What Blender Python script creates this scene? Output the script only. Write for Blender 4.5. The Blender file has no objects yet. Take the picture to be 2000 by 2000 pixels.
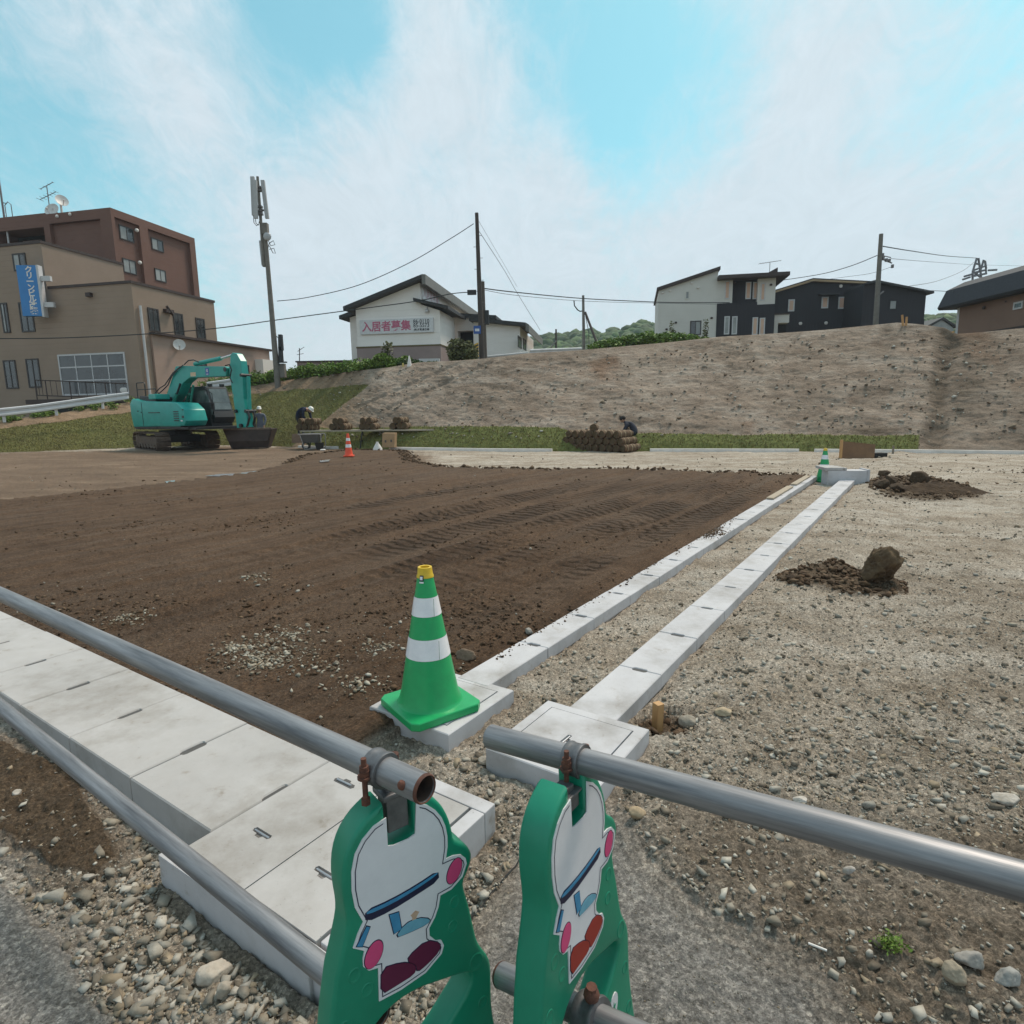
import bpy, bmesh, random
import numpy as np
from math import sin, cos, tan, radians, degrees, pi, atan2, sqrt, hypot
from mathutils import Vector, Matrix, Euler

SC = bpy.context.scene
COL = SC.collection
random.seed(7)
RNG = np.random.default_rng(11)

# ------------------------------------------------------------------ camera
FPX, PITCH, ROLL, HCAM = 1200.0, radians(9.5), radians(0.9), 1.5     # focal length in px of a 2000 px frame
_X = np.array([1, 0, 0.]); _U = np.array([0, sin(PITCH), cos(PITCH)])
CD = np.array([0, cos(PITCH), -sin(PITCH)])
CR = _X * cos(ROLL) - _U * sin(ROLL)
CU = _X * sin(ROLL) + _U * cos(ROLL)
CO = np.array([0, 0, HCAM])
cam = bpy.data.cameras.new('camera'); camo = bpy.data.objects.new('camera', cam); COL.objects.link(camo)
camo.matrix_world = Matrix(((CR[0], CU[0], -CD[0], 0), (CR[1], CU[1], -CD[1], 0), (CR[2], CU[2], -CD[2], HCAM), (0, 0, 0, 1)))
cam.sensor_fit = 'HORIZONTAL'; cam.sensor_width = 36; cam.lens = 36 * FPX / 2000
cam.clip_start = 0.05; cam.clip_end = 6000
SC.camera = camo

# ------------------------------------------------------------------ world, sun, exposure
SUN_EL, SUN_AZ = radians(56), radians(42)      # azimuth measured clockwise from +Y
world = bpy.data.worlds.new('World'); SC.world = world; world.use_nodes = True
wn, wl = world.node_tree.nodes, world.node_tree.links
wn.clear()
def N(t, nodes, **kw):
    n = nodes.new(t)
    for k, v in kw.items(): setattr(n, k, v)
    return n
out = N('ShaderNodeOutputWorld', wn); bg = N('ShaderNodeBackground', wn); bg.inputs[1].default_value = 0.1
sky = N('ShaderNodeTexSky', wn, sky_type='NISHITA', sun_disc=False, sun_elevation=SUN_EL, sun_rotation=SUN_AZ, altitude=100, air_density=1.0, dust_density=1.2, ozone_density=1.0)
tc = N('ShaderNodeTexCoord', wn)
def wmath(op, a, b=None, c=None, clamp=False):
    m = N('ShaderNodeMath', wn, operation=op); m.use_clamp = clamp
    for i, v in enumerate((a, b, c)):
        if v is None: continue
        if isinstance(v, (int, float)): m.inputs[i].default_value = v
        else: wl.new(v, m.inputs[i])
    return m.outputs[0]
def wvec(op, a, b=None):
    m = N('ShaderNodeVectorMath', wn, operation=op)
    for i, v in enumerate((a, b)):
        if v is None: continue
        if isinstance(v, tuple): m.inputs[i].default_value = v
        else: wl.new(v, m.inputs[i])
    return m
sep = N('ShaderNodeSeparateXYZ', wn); wl.new(tc.outputs['Generated'], sep.inputs[0])
zz = wmath('MAXIMUM', wmath('ADD', sep.outputs[2], 0.42), 0.05)
cx = wmath('DIVIDE', sep.outputs[0], zz); cy = wmath('DIVIDE', sep.outputs[1], zz)
cmb = N('ShaderNodeCombineXYZ', wn); wl.new(cx, cmb.inputs[0]); wl.new(cy, cmb.inputs[1])
def wnoise(scale, detail, rough, dist, rot, sx=1, sy=1):
    mp = N('ShaderNodeMapping', wn); mp.inputs['Rotation'].default_value = (0, 0, rot); mp.inputs['Scale'].default_value = (sx, sy, 1)
    wl.new(cmb.outputs[0], mp.inputs[0])
    n = N('ShaderNodeTexNoise', wn); n.inputs['Scale'].default_value = scale; n.inputs['Detail'].default_value = detail
    n.inputs['Roughness'].default_value = rough; n.inputs['Distortion'].default_value = dist
    wl.new(mp.outputs[0], n.inputs['Vector']); return n.outputs[0]
n_big = wnoise(2.6, 7, .6, .6, .3)
n_str = wnoise(6.5, 10, .70, 2.2, radians(140), 1.35, .9)      # long thin wisps
n_fin = wnoise(15.0, 9, .74, 1.2, radians(120), 1.6, .8)
def sdir(px, py):
    v = CD + CR * (px - 1000) / FPX - CU * (py - 1000) / FPX
    return v / np.linalg.norm(v)
def patch(px, py, r0, r1):
    """smooth round patch of sky about one direction, r in degrees"""
    d = wvec('DOT_PRODUCT', wvec('NORMALIZE', tc.outputs['Generated']).outputs[0], tuple(float(q) for q in sdir(px, py))).outputs['Value']
    m = N('ShaderNodeMapRange', wn, interpolation_type='SMOOTHSTEP')
    m.inputs[1].default_value = cos(radians(r1)); m.inputs[2].default_value = cos(radians(r0))
    wl.new(d, m.inputs[0]); return m.outputs[0]
# cover: 0 clear .. 1 cloud; grows towards the horizon, opened and closed by a few broad patches
el = wmath('MAXIMUM', sep.outputs[2], 0.0)
cov = wmath('SUBTRACT', 1.24, wmath('MULTIPLY', wmath('MINIMUM', el, .48), 1.30))
for px, py, r0, r1, w in [(70, 330, 4, 19, -.62), (600, 140, 1, 9, -.62), (1290, 215, 1, 9, -.62), (1110, 70, 1, 10, -.40), (1930, 80, 1, 11, -.46), (620, 10, 0, 7, -.28), (430, 60, 0, 5, -.2), (1500, 20, 0, 6, -.15),
                          (300, 60, 1, 9, .44), (500, 310, 3, 12, .46), (720, 230, 0, 5, .30), (880, 100, 1, 7, .40), (1600, 260, 3, 17, .32), (980, 380, 2, 12, .20), (1700, 70, 1, 7, .2), (80, 20, 1, 6, .25)]:
    cov = wmath('ADD', cov, wmath('MULTIPLY', patch(px, py, r0, r1), w))
cl = wmath('ADD', cov, wmath('MULTIPLY', wmath('SUBTRACT', n_big, .5), .62))
cl = wmath('ADD', cl, wmath('MULTIPLY', wmath('SUBTRACT', n_str, .5), .66))
cl = wmath('ADD', cl, wmath('MULTIPLY', wmath('SUBTRACT', n_fin, .5), .80))
mr = N('ShaderNodeMapRange', wn, interpolation_type='SMOOTHSTEP'); wl.new(cl, mr.inputs[0])
mr.inputs[1].default_value = .02; mr.inputs[2].default_value = 1.18; mr.inputs[3].default_value = .10; mr.inputs[4].default_value = .93
# cloud colour: a little brighter on dense wisps, greyer low down
cr = N('ShaderNodeValToRGB', wn); wl.new(el, cr.inputs[0])
cr.color_ramp.elements[0].position = .02; cr.color_ramp.elements[0].color = (.545, .60, .655, 1)
cr.color_ramp.elements[1].position = .5; cr.color_ramp.elements[1].color = (.555, .63, .68, 1)
cb = wvec('SCALE', cr.outputs[0]); wl.new(wmath('MULTIPLY', wmath('ADD', wmath('MULTIPLY', n_str, .27), .865), 10.3), cb.inputs['Scale'])
tint = N('ShaderNodeMix', wn, data_type='RGBA', blend_type='MULTIPLY'); tint.inputs[0].default_value = 1
wl.new(sky.outputs[0], tint.inputs[6]); tint.inputs[7].default_value = (.60, 1.05, .88, 1)
addc = N('ShaderNodeMix', wn, data_type='RGBA', blend_type='ADD'); addc.inputs[0].default_value = 1
wl.new(tint.outputs[2], addc.inputs[6]); addc.inputs[7].default_value = (.62, 1.75, 1.95, 1)
mx = N('ShaderNodeMix', wn, data_type='RGBA'); wl.new(mr.outputs[0], mx.inputs[0])
wl.new(addc.outputs[2], mx.inputs[6]); wl.new(cb.outputs[0], mx.inputs[7])
wl.new(mx.outputs[2], bg.inputs[0]); wl.new(bg.outputs[0], out.inputs[0])

sun = bpy.data.lights.new('sun', 'SUN'); sun.energy = 2.5; sun.angle = radians(14); sun.color = (1, .86, .72)
suno = bpy.data.objects.new('sun', sun); COL.objects.link(suno)
sd = Vector((sin(SUN_AZ) * cos(SUN_EL), cos(SUN_AZ) * cos(SUN_EL), sin(SUN_EL)))
suno.rotation_euler = sd.to_track_quat('Z', 'Y').to_euler(); suno.location = (0, 0, 60)
SC.view_settings.view_transform = 'Standard'; SC.view_settings.look = 'None'
SC.view_settings.exposure = 0.34; SC.view_settings.gamma = 1
SC.cycles.max_bounces = 6; SC.cycles.use_denoising = True

# ------------------------------------------------------------------ geometry of the view: a pixel of the photo as a line in space
def ray(px, py): return CD + CR * (px - 1000) / FPX - CU * (py - 1000) / FPX
def G(px, py, z=0.):
    v = ray(px, py); return CO + v * ((z - HCAM) / v[2])
def P(px, py, Y):
    v = ray(px, py); return CO + v * (Y / v[1])
def proj(p):
    q = np.asarray(p) - CO; D = q @ CD
    return 1000 + FPX * (q @ CR) / D, 1000 - FPX * (q @ CU) / D
EA = radians(55.9); EX = np.array([cos(EA), sin(EA)]); NX = np.array([sin(EA), -cos(EA)])    # along the gutters / across them to the right
def SN(s, n, z=0.):
    q = EX * s + NX * n; return Vector((q[0], q[1], z))

# ------------------------------------------------------------------ materials
MATS = {}
def M(name, c1, c2=None, scale=8., rough=.8, bump=0., bscale=60., metal=0., detail=6, spec=.5, stretch=None, attr=None, bdist=.01, coat=0):
    if name in MATS: return MATS[name]
    m = bpy.data.materials.new(name); m.use_nodes = True; MATS[name] = m
    nt = m.node_tree; b = nt.nodes['Principled BSDF']
    b.inputs['Roughness'].default_value = rough; b.inputs['Metallic'].default_value = metal
    b.inputs['Specular IOR Level'].default_value = spec
    if coat: b.inputs['Coat Weight'].default_value = coat
    c2 = c2 or tuple(q * .82 for q in c1)
    if attr is None or name != 'stone': c1 = (c1[0] * 1.02, c1[1] * .975, c1[2] * .965); c2 = (c2[0] * 1.02, c2[1] * .975, c2[2] * .965)
    t = nt.nodes.new('ShaderNodeTexCoord'); mp = nt.nodes.new('ShaderNodeMapping')
    if stretch: mp.inputs['Scale'].default_value = stretch
    nt.links.new(t.outputs['Object'], mp.inputs[0])
    n = nt.nodes.new('ShaderNodeTexNoise'); n.inputs['Scale'].default_value = scale; n.inputs['Detail'].default_value = detail
    n.inputs['Roughness'].default_value = .65; nt.links.new(mp.outputs[0], n.inputs[0])
    r = nt.nodes.new('ShaderNodeValToRGB'); nt.links.new(n.outputs[0], r.inputs[0])
    r.color_ramp.elements[0].position = .32; r.color_ramp.elements[0].color = (*c2, 1)
    r.color_ramp.elements[1].position = .68; r.color_ramp.elements[1].color = (*c1, 1)
    src = r.outputs[0]
    if attr:
        a = nt.nodes.new('ShaderNodeAttribute'); a.attribute_name = attr
        mm = nt.nodes.new('ShaderNodeMix'); mm.data_type = 'RGBA'; mm.blend_type = 'MULTIPLY'; mm.inputs[0].default_value = 1
        nt.links.new(src, mm.inputs[6]); nt.links.new(a.outputs['Color'], mm.inputs[7]); src = mm.outputs[2]
    nt.links.new(src, b.inputs['Base Color'])
    if bump:
        n2 = nt.nodes.new('ShaderNodeTexNoise'); n2.inputs['Scale'].default_value = bscale; n2.inputs['Detail'].default_value = 5
        nt.links.new(mp.outputs[0], n2.inputs[0])
        bp = nt.nodes.new('ShaderNodeBump'); bp.inputs['Strength'].default_value = bump; bp.inputs['Distance'].default_value = bdist
        nt.links.new(n2.outputs[0], bp.inputs['Height']); nt.links.new(bp.outputs[0], b.inputs['Normal'])
    return m
def glass(name, col=(.02, .025, .03), rough=.08):
    m = M(name, col, tuple(q * .8 for q in col), rough=rough, spec=.8, scale=2); return m

WORLD = {}
def wmat(o):
    while o is not None and o.name not in WORLD: o = o.parent
    return WORLD[o.name] if o is not None else Matrix()
# ------------------------------------------------------------------ mesh builder
class MB:
    def __init__(s): s.v = []; s.f = []; s.mi = []; s.cur = 0; s.T = Matrix()
    def _add(s, vs, fs):
        o = len(s.v); s.v += [tuple(s.T @ Vector(q)) for q in vs]
        s.f += [tuple(o + i for i in f) for f in fs]; s.mi += [s.cur] * len(fs); return s
    def box(s, x0, y0, z0, x1, y1, z1):
        x0, x1 = min(x0, x1), max(x0, x1); y0, y1 = min(y0, y1), max(y0, y1); z0, z1 = min(z0, z1), max(z0, z1)
        return s._add([(x0, y0, z0), (x1, y0, z0), (x1, y1, z0), (x0, y1, z0), (x0, y0, z1), (x1, y0, z1), (x1, y1, z1), (x0, y1, z1)],
                      [(3, 2, 1, 0), (4, 5, 6, 7), (0, 1, 5, 4), (1, 2, 6, 5), (2, 3, 7, 6), (3, 0, 4, 7)])
    def hexa(s, p):       # 8 corners, bottom ring then top ring
        return s._add(p, [(3, 2, 1, 0), (4, 5, 6, 7), (0, 1, 5, 4), (1, 2, 6, 5), (2, 3, 7, 6), (3, 0, 4, 7)])
    def loft(s, rings, cap=True, close=True):
        n = len(rings[0]); vs = [q for r in rings for q in r]; fs = []
        for i in range(len(rings) - 1):
            for j in range(n if close else n - 1):
                k = (j + 1) % n; fs.append((i * n + j, i * n + k, (i + 1) * n + k, (i + 1) * n + j))
        if cap: fs.append(tuple(range(n))[::-1]); fs.append(tuple((len(rings) - 1) * n + j for j in range(n)))
        return s._add(vs, fs)
    def prism(s, poly, d0, d1, ax='z'):
        """2-D outline extruded: ax z -> (a,b,d), y -> (a,d,b), x -> (d,a,b)"""
        f = {'z': lambda a, b, d: (a, b, d), 'y': lambda a, b, d: (a, d, b), 'x': lambda a, b, d: (d, a, b)}[ax]
        return s.loft([[f(a, b, d0) for a, b in poly], [f(a, b, d1) for a, b in poly]])
    def tube(s, pts, r, seg=8, cap=True):
        pts = [Vector(p) for p in pts]; rr = r if isinstance(r, (list, tuple)) else [r] * len(pts); rings = []
        prev = None
        for i, p in enumerate(pts):
            d = (pts[min(i + 1, len(pts) - 1)] - pts[max(i - 1, 0)]).normalized()
            if prev is None: a = d.orthogonal().normalized()
            else:
                a = prev - d * prev.dot(d); a = a.normalized() if a.length > 1e-6 else d.orthogonal().normalized()
            prev = a; b = d.cross(a)
            rings.append([tuple(p + (a * cos(2 * pi * k / seg) + b * sin(2 * pi * k / seg)) * rr[i]) for k in range(seg)])
        return s.loft(rings, cap)
    def lathe(s, prof, seg=24, cap=False):
        return s.loft([[(r * cos(2 * pi * k / seg), r * sin(2 * pi * k / seg), z) for k in range(seg)] for r, z in prof], cap)
    def ball(s, c, r, seg=10, rings=6, sc=(1, 1, 1)):
        rs = []
        for i in range(1, rings):
            t = pi * i / rings; rs.append([(c[0] + r * sc[0] * sin(t) * cos(2 * pi * k / seg), c[1] + r * sc[1] * sin(t) * sin(2 * pi * k / seg), c[2] - r * sc[2] * cos(t)) for k in range(seg)])
        return s.loft(rs, True)
    def quad(s, a, b, c, d): return s._add([a, b, c, d], [(0, 1, 2, 3)])
    def build(s, name, mats, parent=None, world=True, smooth=False, bevel=0):
        me = bpy.data.meshes.new(name)
        vs = s.v
        if parent is not None and world:
            Mi = wmat(parent).inverted()
            vs = [tuple(Mi @ Vector(q)) for q in vs]
        me.from_pydata(vs, [], s.f)
        for m in (mats if isinstance(mats, (list, tuple)) else [mats]): me.materials.append(m)
        me.polygons.foreach_set('material_index', s.mi)
        bm = bmesh.new(); bm.from_mesh(me); bmesh.ops.recalc_face_normals(bm, faces=bm.faces)
        if bevel:
            es = [e for e in bm.edges if len(e.link_faces) == 2 and e.calc_face_angle(0) > .6]
            bmesh.ops.bevel(bm, geom=es, offset=bevel, segments=2, affect='EDGES', profile=.6)
        if smooth:
            for f in bm.faces: f.smooth = True
            for e in bm.edges:
                if len(e.link_faces) == 2 and e.calc_face_angle(0) > radians(smooth if smooth is not True else 40): e.smooth = False
        bm.to_mesh(me); bm.free()
        o = bpy.data.objects.new(name, me); COL.objects.link(o); o.parent = parent
        return o
def tag(o, label=None, cat=None, group=None, kind=None):
    if label: o['label'] = label
    if cat: o['category'] = cat
    if group: o['group'] = group
    if kind: o['kind'] = kind
    return o
def thing(name, label, cat, loc, rz=0., group=None):
    o = bpy.data.objects.new(name, None); COL.objects.link(o); o.empty_display_size = .2
    M4 = Matrix.Translation(Vector(loc)) @ Matrix.Rotation(rz, 4, 'Z')
    o.location = loc; o.rotation_euler = (0, 0, rz); WORLD[o.name] = M4
    return tag(o, label, cat, group)
def fromnp(name, V, F, mat, smooth=False, attrs=None, parent=None):
    """fast mesh from arrays; F is (n,3) or (n,4)"""
    me = bpy.data.meshes.new(name); n, k = F.shape
    me.vertices.add(len(V)); me.vertices.foreach_set('co', np.ascontiguousarray(V, dtype=np.float32).ravel())
    me.loops.add(n * k); me.loops.foreach_set('vertex_index', np.ascontiguousarray(F, dtype=np.int32).ravel())
    me.polygons.add(n); me.polygons.foreach_set('loop_start', np.arange(0, n * k, k, dtype=np.int32))
    if smooth: me.polygons.foreach_set('use_smooth', np.ones(n, dtype=bool))
    me.update(calc_edges=True)
    for an, dat in (attrs or {}).items():
        a = me.color_attributes.new(an, 'FLOAT_COLOR', 'POINT'); a.data.foreach_set('color', np.ascontiguousarray(dat, dtype=np.float32).ravel())
    me.materials.append(mat); o = bpy.data.objects.new(name, me); COL.objects.link(o); o.parent = parent
    return o
class Frame:
    """upright local frame of a building or machine: x right/forward, y, z up"""
    def __init__(s, o, rz):
        s.M = Matrix.Translation(Vector(o)) @ Matrix.Rotation(rz, 4, 'Z'); s.Mi = s.M.inverted(); s.o = Vector(o); s.rz = rz
    def hit(s, px, py, ax, val):
        """point (local) where the sight line through a photo pixel meets the local plane ax = val"""
        o = s.Mi @ Vector(CO); d = (s.Mi.to_3x3() @ Vector(ray(px, py))); t = (val - o[ax]) / d[ax]; return o + d * t

# ------------------------------------------------------------------ noise on arrays
def _h(ix, iy, seed):
    h = (ix.astype(np.int64) * 374761393 + iy.astype(np.int64) * 668265263 + seed * 1442695041) & 0xffffffff
    h = ((h ^ (h >> 13)) * 1274126177) & 0xffffffff
    return ((h ^ (h >> 16)) & 0xffff) / 65535.0
def vn(x, y, seed=0):
    ix = np.floor(x); iy = np.floor(y); fx = x - ix; fy = y - iy
    fx = fx * fx * (3 - 2 * fx); fy = fy * fy * (3 - 2 * fy); ix = ix.astype(np.int64); iy = iy.astype(np.int64)
    a = _h(ix, iy, seed); b = _h(ix + 1, iy, seed); c = _h(ix, iy + 1, seed); d = _h(ix + 1, iy + 1, seed)
    return (a + (b - a) * fx) * (1 - fy) + (c + (d - c) * fx) * fy - .5
def fbm(x, y, sc, o=4, seed=0, g=.5):
    x = np.asarray(x, float); y = np.asarray(y, float)
    r = 0; a = 1; t = 0
    for i in range(o):
        r = r + a * vn(x / sc + 17.3 * i, y / sc - 9.1 * i, seed + i); t += a; a *= g; sc *= .5
    return r / t * 2
def inpoly(x, y, poly):
    x = np.asarray(x, float); y = np.asarray(y, float)
    r = np.zeros(x.shape, bool); n = len(poly)
    for i in range(n):
        x0, y0 = poly[i]; x1, y1 = poly[(i + 1) % n]
        if y0 == y1: continue
        c = ((y0 > y) != (y1 > y)) & (x < (x1 - x0) * (y - y0) / (y1 - y0) + x0); r ^= c
    return r
def sstep(a, b, x): t = np.clip((x - a) / (b - a), 0, 1); return t * t * (3 - 2 * t)
# ================================================================== GROUND
def gp(l, z=0.): return [tuple(G(a, b, z)[:2]) for a, b in l]
def snp(l): return [tuple(EX * s + NX * n) for s, n in l]
SOIL = snp([(1.40, -1.90), (2.34, -1.95), (13.9, -1.95)]) + gp([(1500, 926), (1470, 921), (1300, 917), (1150, 915), (1000, 914), (870, 912), (800, 897), (790, 878), (680, 876), (600, 886), (560, 903), (480, 923), (330, 941), (180, 958), (0, 976)], .08) + snp([(1.40, -14)])
BROWN = gp([(-300, 905), (0, 884), (200, 880), (420, 873), (800, 876), (840, 895), (800, 930), (0, 1100), (-500, 1100)])
ASPH_L = [(-6, 1.9)] + gp([(-40, 1660), (40, 1730), (90, 1790), (160, 1850), (200, 1920), (250, 2010)]) + [(-.55, .6), (-.5, -3), (-8, -3)]
ASPH_R = [(-.30, .4)] + gp([(905, 2005), (925, 1850), (955, 1730), (1010, 1640), (1120, 1560), (1180, 1590), (1225, 1690), (1330, 1790), (1440, 1850), (1540, 1880), (1610, 1960), (1650, 2040)]) + [(.9, -3), (-.3, -3)]
DARKL = [(-6, 1.95)] + gp([(-40, 1420), (60, 1480), (160, 1560), (215, 1640), (240, 1700), (170, 1770), (80, 1740), (-20, 1660)])
FRONTBR = gp([(1230, 1590), (1320, 1560), (1600, 1600), (2100, 1700), (2300, 2100), (1640, 2050), (1560, 1900), (1380, 1820), (1260, 1720)])
PATCH1 = gp([(1555, 1130), (1620, 1122), (1690, 1140), (1760, 1150), (1770, 1172), (1720, 1180), (1640, 1172), (1560, 1160), (1515, 1145)])
PATCH2 = gp([(1690, 950), (1740, 935), (1800, 930), (1870, 945), (1915, 965), (1900, 978), (1800, 982), (1720, 975)])
PATCH3 = gp([(1255, 1420), (1300, 1395), (1345, 1405), (1360, 1432), (1310, 1450), (1265, 1450)])
BOXB = (np.array([(a, b, c) for c in (-.58, .58) for a, b in ((-.58, -.58), (.58, -.58), (.58, .58), (-.58, .58))], float), np.array([(0, 2, 1), (0, 3, 2), (4, 5, 6), (4, 6, 7), (0, 1, 5), (0, 5, 4), (1, 2, 6), (1, 6, 5), (2, 3, 7), (2, 7, 6), (3, 0, 4), (3, 4, 7)]))
def soft(x, y, poly, w=.05, warp=.12, seed=3, k=4):
    d = np.maximum(1, np.hypot(x, y) * .16)
    wx = x + warp * d * fbm(x, y, .9, 5, seed, .6); wy = y + warp * d * fbm(x, y, .9, 5, seed + 9, .6); r = 0
    for i in range(k):
        a = 2 * pi * i / k + .3; q = w * (1 if k == 4 else .35 + .75 * ((i * 5) % k) / k); r = r + inpoly(wx + q * cos(a) * d, wy + q * sin(a) * d, poly)
    return r / float(k)
def zones(x, y):
    z = {}
    z['soil'] = soft(x, y, SOIL, .03, .06); z['brown'] = soft(x, y, BROWN, .1, .25, 21)
    z['asph'] = np.maximum(soft(x, y, ASPH_L, .09, .12, 5, 14), soft(x, y, ASPH_R, .10, .14, 6, 14))
    z['dark'] = np.maximum(np.maximum(soft(x, y, DARKL, .04, .15, 7), .55 * soft(x, y, FRONTBR, .08, .2, 8)),
                           np.maximum(np.maximum(soft(x, y, PATCH1, .03, .1, 31), soft(x, y, PATCH2, .03, .1, 32)), soft(x, y, PATCH3, .02, .1, 33)))
    z['dark'] = z['dark'] * (1 - z['asph']); z['soil'] = z['soil'] * (1 - z['asph'])
    return z
def sn_of(x, y): return x * EX[0] + y * EX[1], x * NX[0] + y * NX[1]
def H(x, y, z=None, fine=True):
    z = z or zones(x, y); s, n = sn_of(x, y); R = np.hypot(x, y)
    soil, asph = z['soil'], z['asph']; grav = 1 - np.maximum(soil, asph)
    dsk = sstep(1.45, 1.75, s) * sstep(16, 9, s) * sstep(-2.4, -1.9, n) * sstep(3.5, 0, n)
    h = grav * (.042 * dsk + .030 * fbm(x, y, .8, 4, 40) + .026 * fbm(x, y, .16, 4, 41, .65) + ((.020 * np.abs(fbm(x, y, .055, 3, 42, .7)) + .008 * fbm(x, y, .02, 2, 43)) * sstep(14, 4, y) if fine else .004))
    clod = np.abs(fbm(x, y, .22, 4, 50, .6))
    hs = .085 + .03 * fbm(x, y, 2.2, 3, 51) + .016 * clod + (.022 * np.abs(fbm(x, y, .075, 4, 52, .75)) * (.5 + 1.2 * np.clip(fbm(x, y, 1.4, 3, 94) + .4, 0, 1)) if fine else .006)
    hs = hs + .024 * fbm(s * .08, n, .20, 4, 53)                      # smoothed strokes of the bucket, along the gutters
    for c, w in ((-2.72, .27), (-3.62, .27), (-5.3, .24), (-7.3, .22)):            # crawler tracks: cleats across two long ruts
        m = sstep(w + .07, w, np.abs(n - c + .25 * fbm(s, 0 * s, 5, 1, 54))) * sstep(2.6, 4.2, s) * sstep(17, 13, s)
        hs = hs - m * (.034 - .030 * np.abs(((s / .15 + .3 * fbm(x, y, .4, 2, 69)) % 1) * 2 - 1)) + m * .006 * fbm(x, y, .05, 2, 56)
    hs = hs + .05 * sstep(.55, 0, np.abs(n + 2.3)) * np.clip(fbm(s, n, .5, 3, 57), 0, 1)
    h = h + soil * hs + asph * (.012 + .006 * fbm(x, y, .03, 3, 58, .8) + .006 * fbm(x, y, .25, 2, 66)) + .028 * z['dark'] * (1 - soil)
    h = h + .05 * sstep(.45, 0, np.abs(n + .72)) * sstep(2.6, 3.4, s) * grav * (1 + .6 * fbm(x, y, .4, 3, 59)) # spoil thrown up beside the right gutter
    pit = soft(x, y, PATCH3, .04, .05, 33); h = h - .08 * pit
    # keep the ground under the concrete
    def cut(s0, s1, n0, n1, d=.02):
        return sstep(-d, d, s - s0) * sstep(-d, d, s1 - s) * sstep(-d, d, n - n0) * sstep(-d, d, n1 - n)
    k = 0
    for a in ((2.30, 13.3, -1.92, -1.77), (2.36, 13.0, -1.28, -1.09), (.99, 1.44, -16, -1.9), (.84, 1.55, -1.85, -1.19), (1.90, 2.37, -2.10, -1.65), (1.87, 2.37, -1.42, -.92)):
        k = np.maximum(k, cut(*a))
    h = h * (1 - k) - .06 * k
    near_l = sstep(.12, .0, np.abs(n + 2.0)) * (s > 2.3) * soil; h = h - .025 * near_l
    # no ground above the concrete where soil meets it
    h = np.where((n < -1.9) & (s > 1.2) & (s < 1.75) & (soil > .3), np.minimum(h, .10), h)
    h = np.where(y > 15, h * (1 - .3 * sstep(15, 24, y)), h)
    return h

def gcols():
    a = np.linspace(-.98, .98, 800); b = np.linspace(1.0, 1.75, 60)[1:] ** 2.2
    return np.concatenate([-(b[::-1]) * 1.0, a, b])
def grows():
    inv = np.linspace(1 / .80, 1 / 33., 760); y = 1 / inv
    return np.concatenate([np.linspace(-3, .75, 14), y])
cu, rv = gcols(), grows()
UU, VV = np.meshgrid(cu, rv)
scale = np.maximum(VV, .75) * 1.0
GX = UU * scale; GY = VV
ZN = zones(GX, GY); GZ = H(GX, GY, ZN)
nr, nc = GX.shape
idx = np.arange(nr * nc).reshape(nr, nc)
F = np.stack([idx[:-1, :-1], idx[:-1, 1:], idx[1:, 1:], idx[1:, :-1]], -1).reshape(-1, 4)
attr = np.stack([ZN['soil'], ZN['brown'], ZN['asph'], ZN['dark']], -1).reshape(-1, 4)

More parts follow.
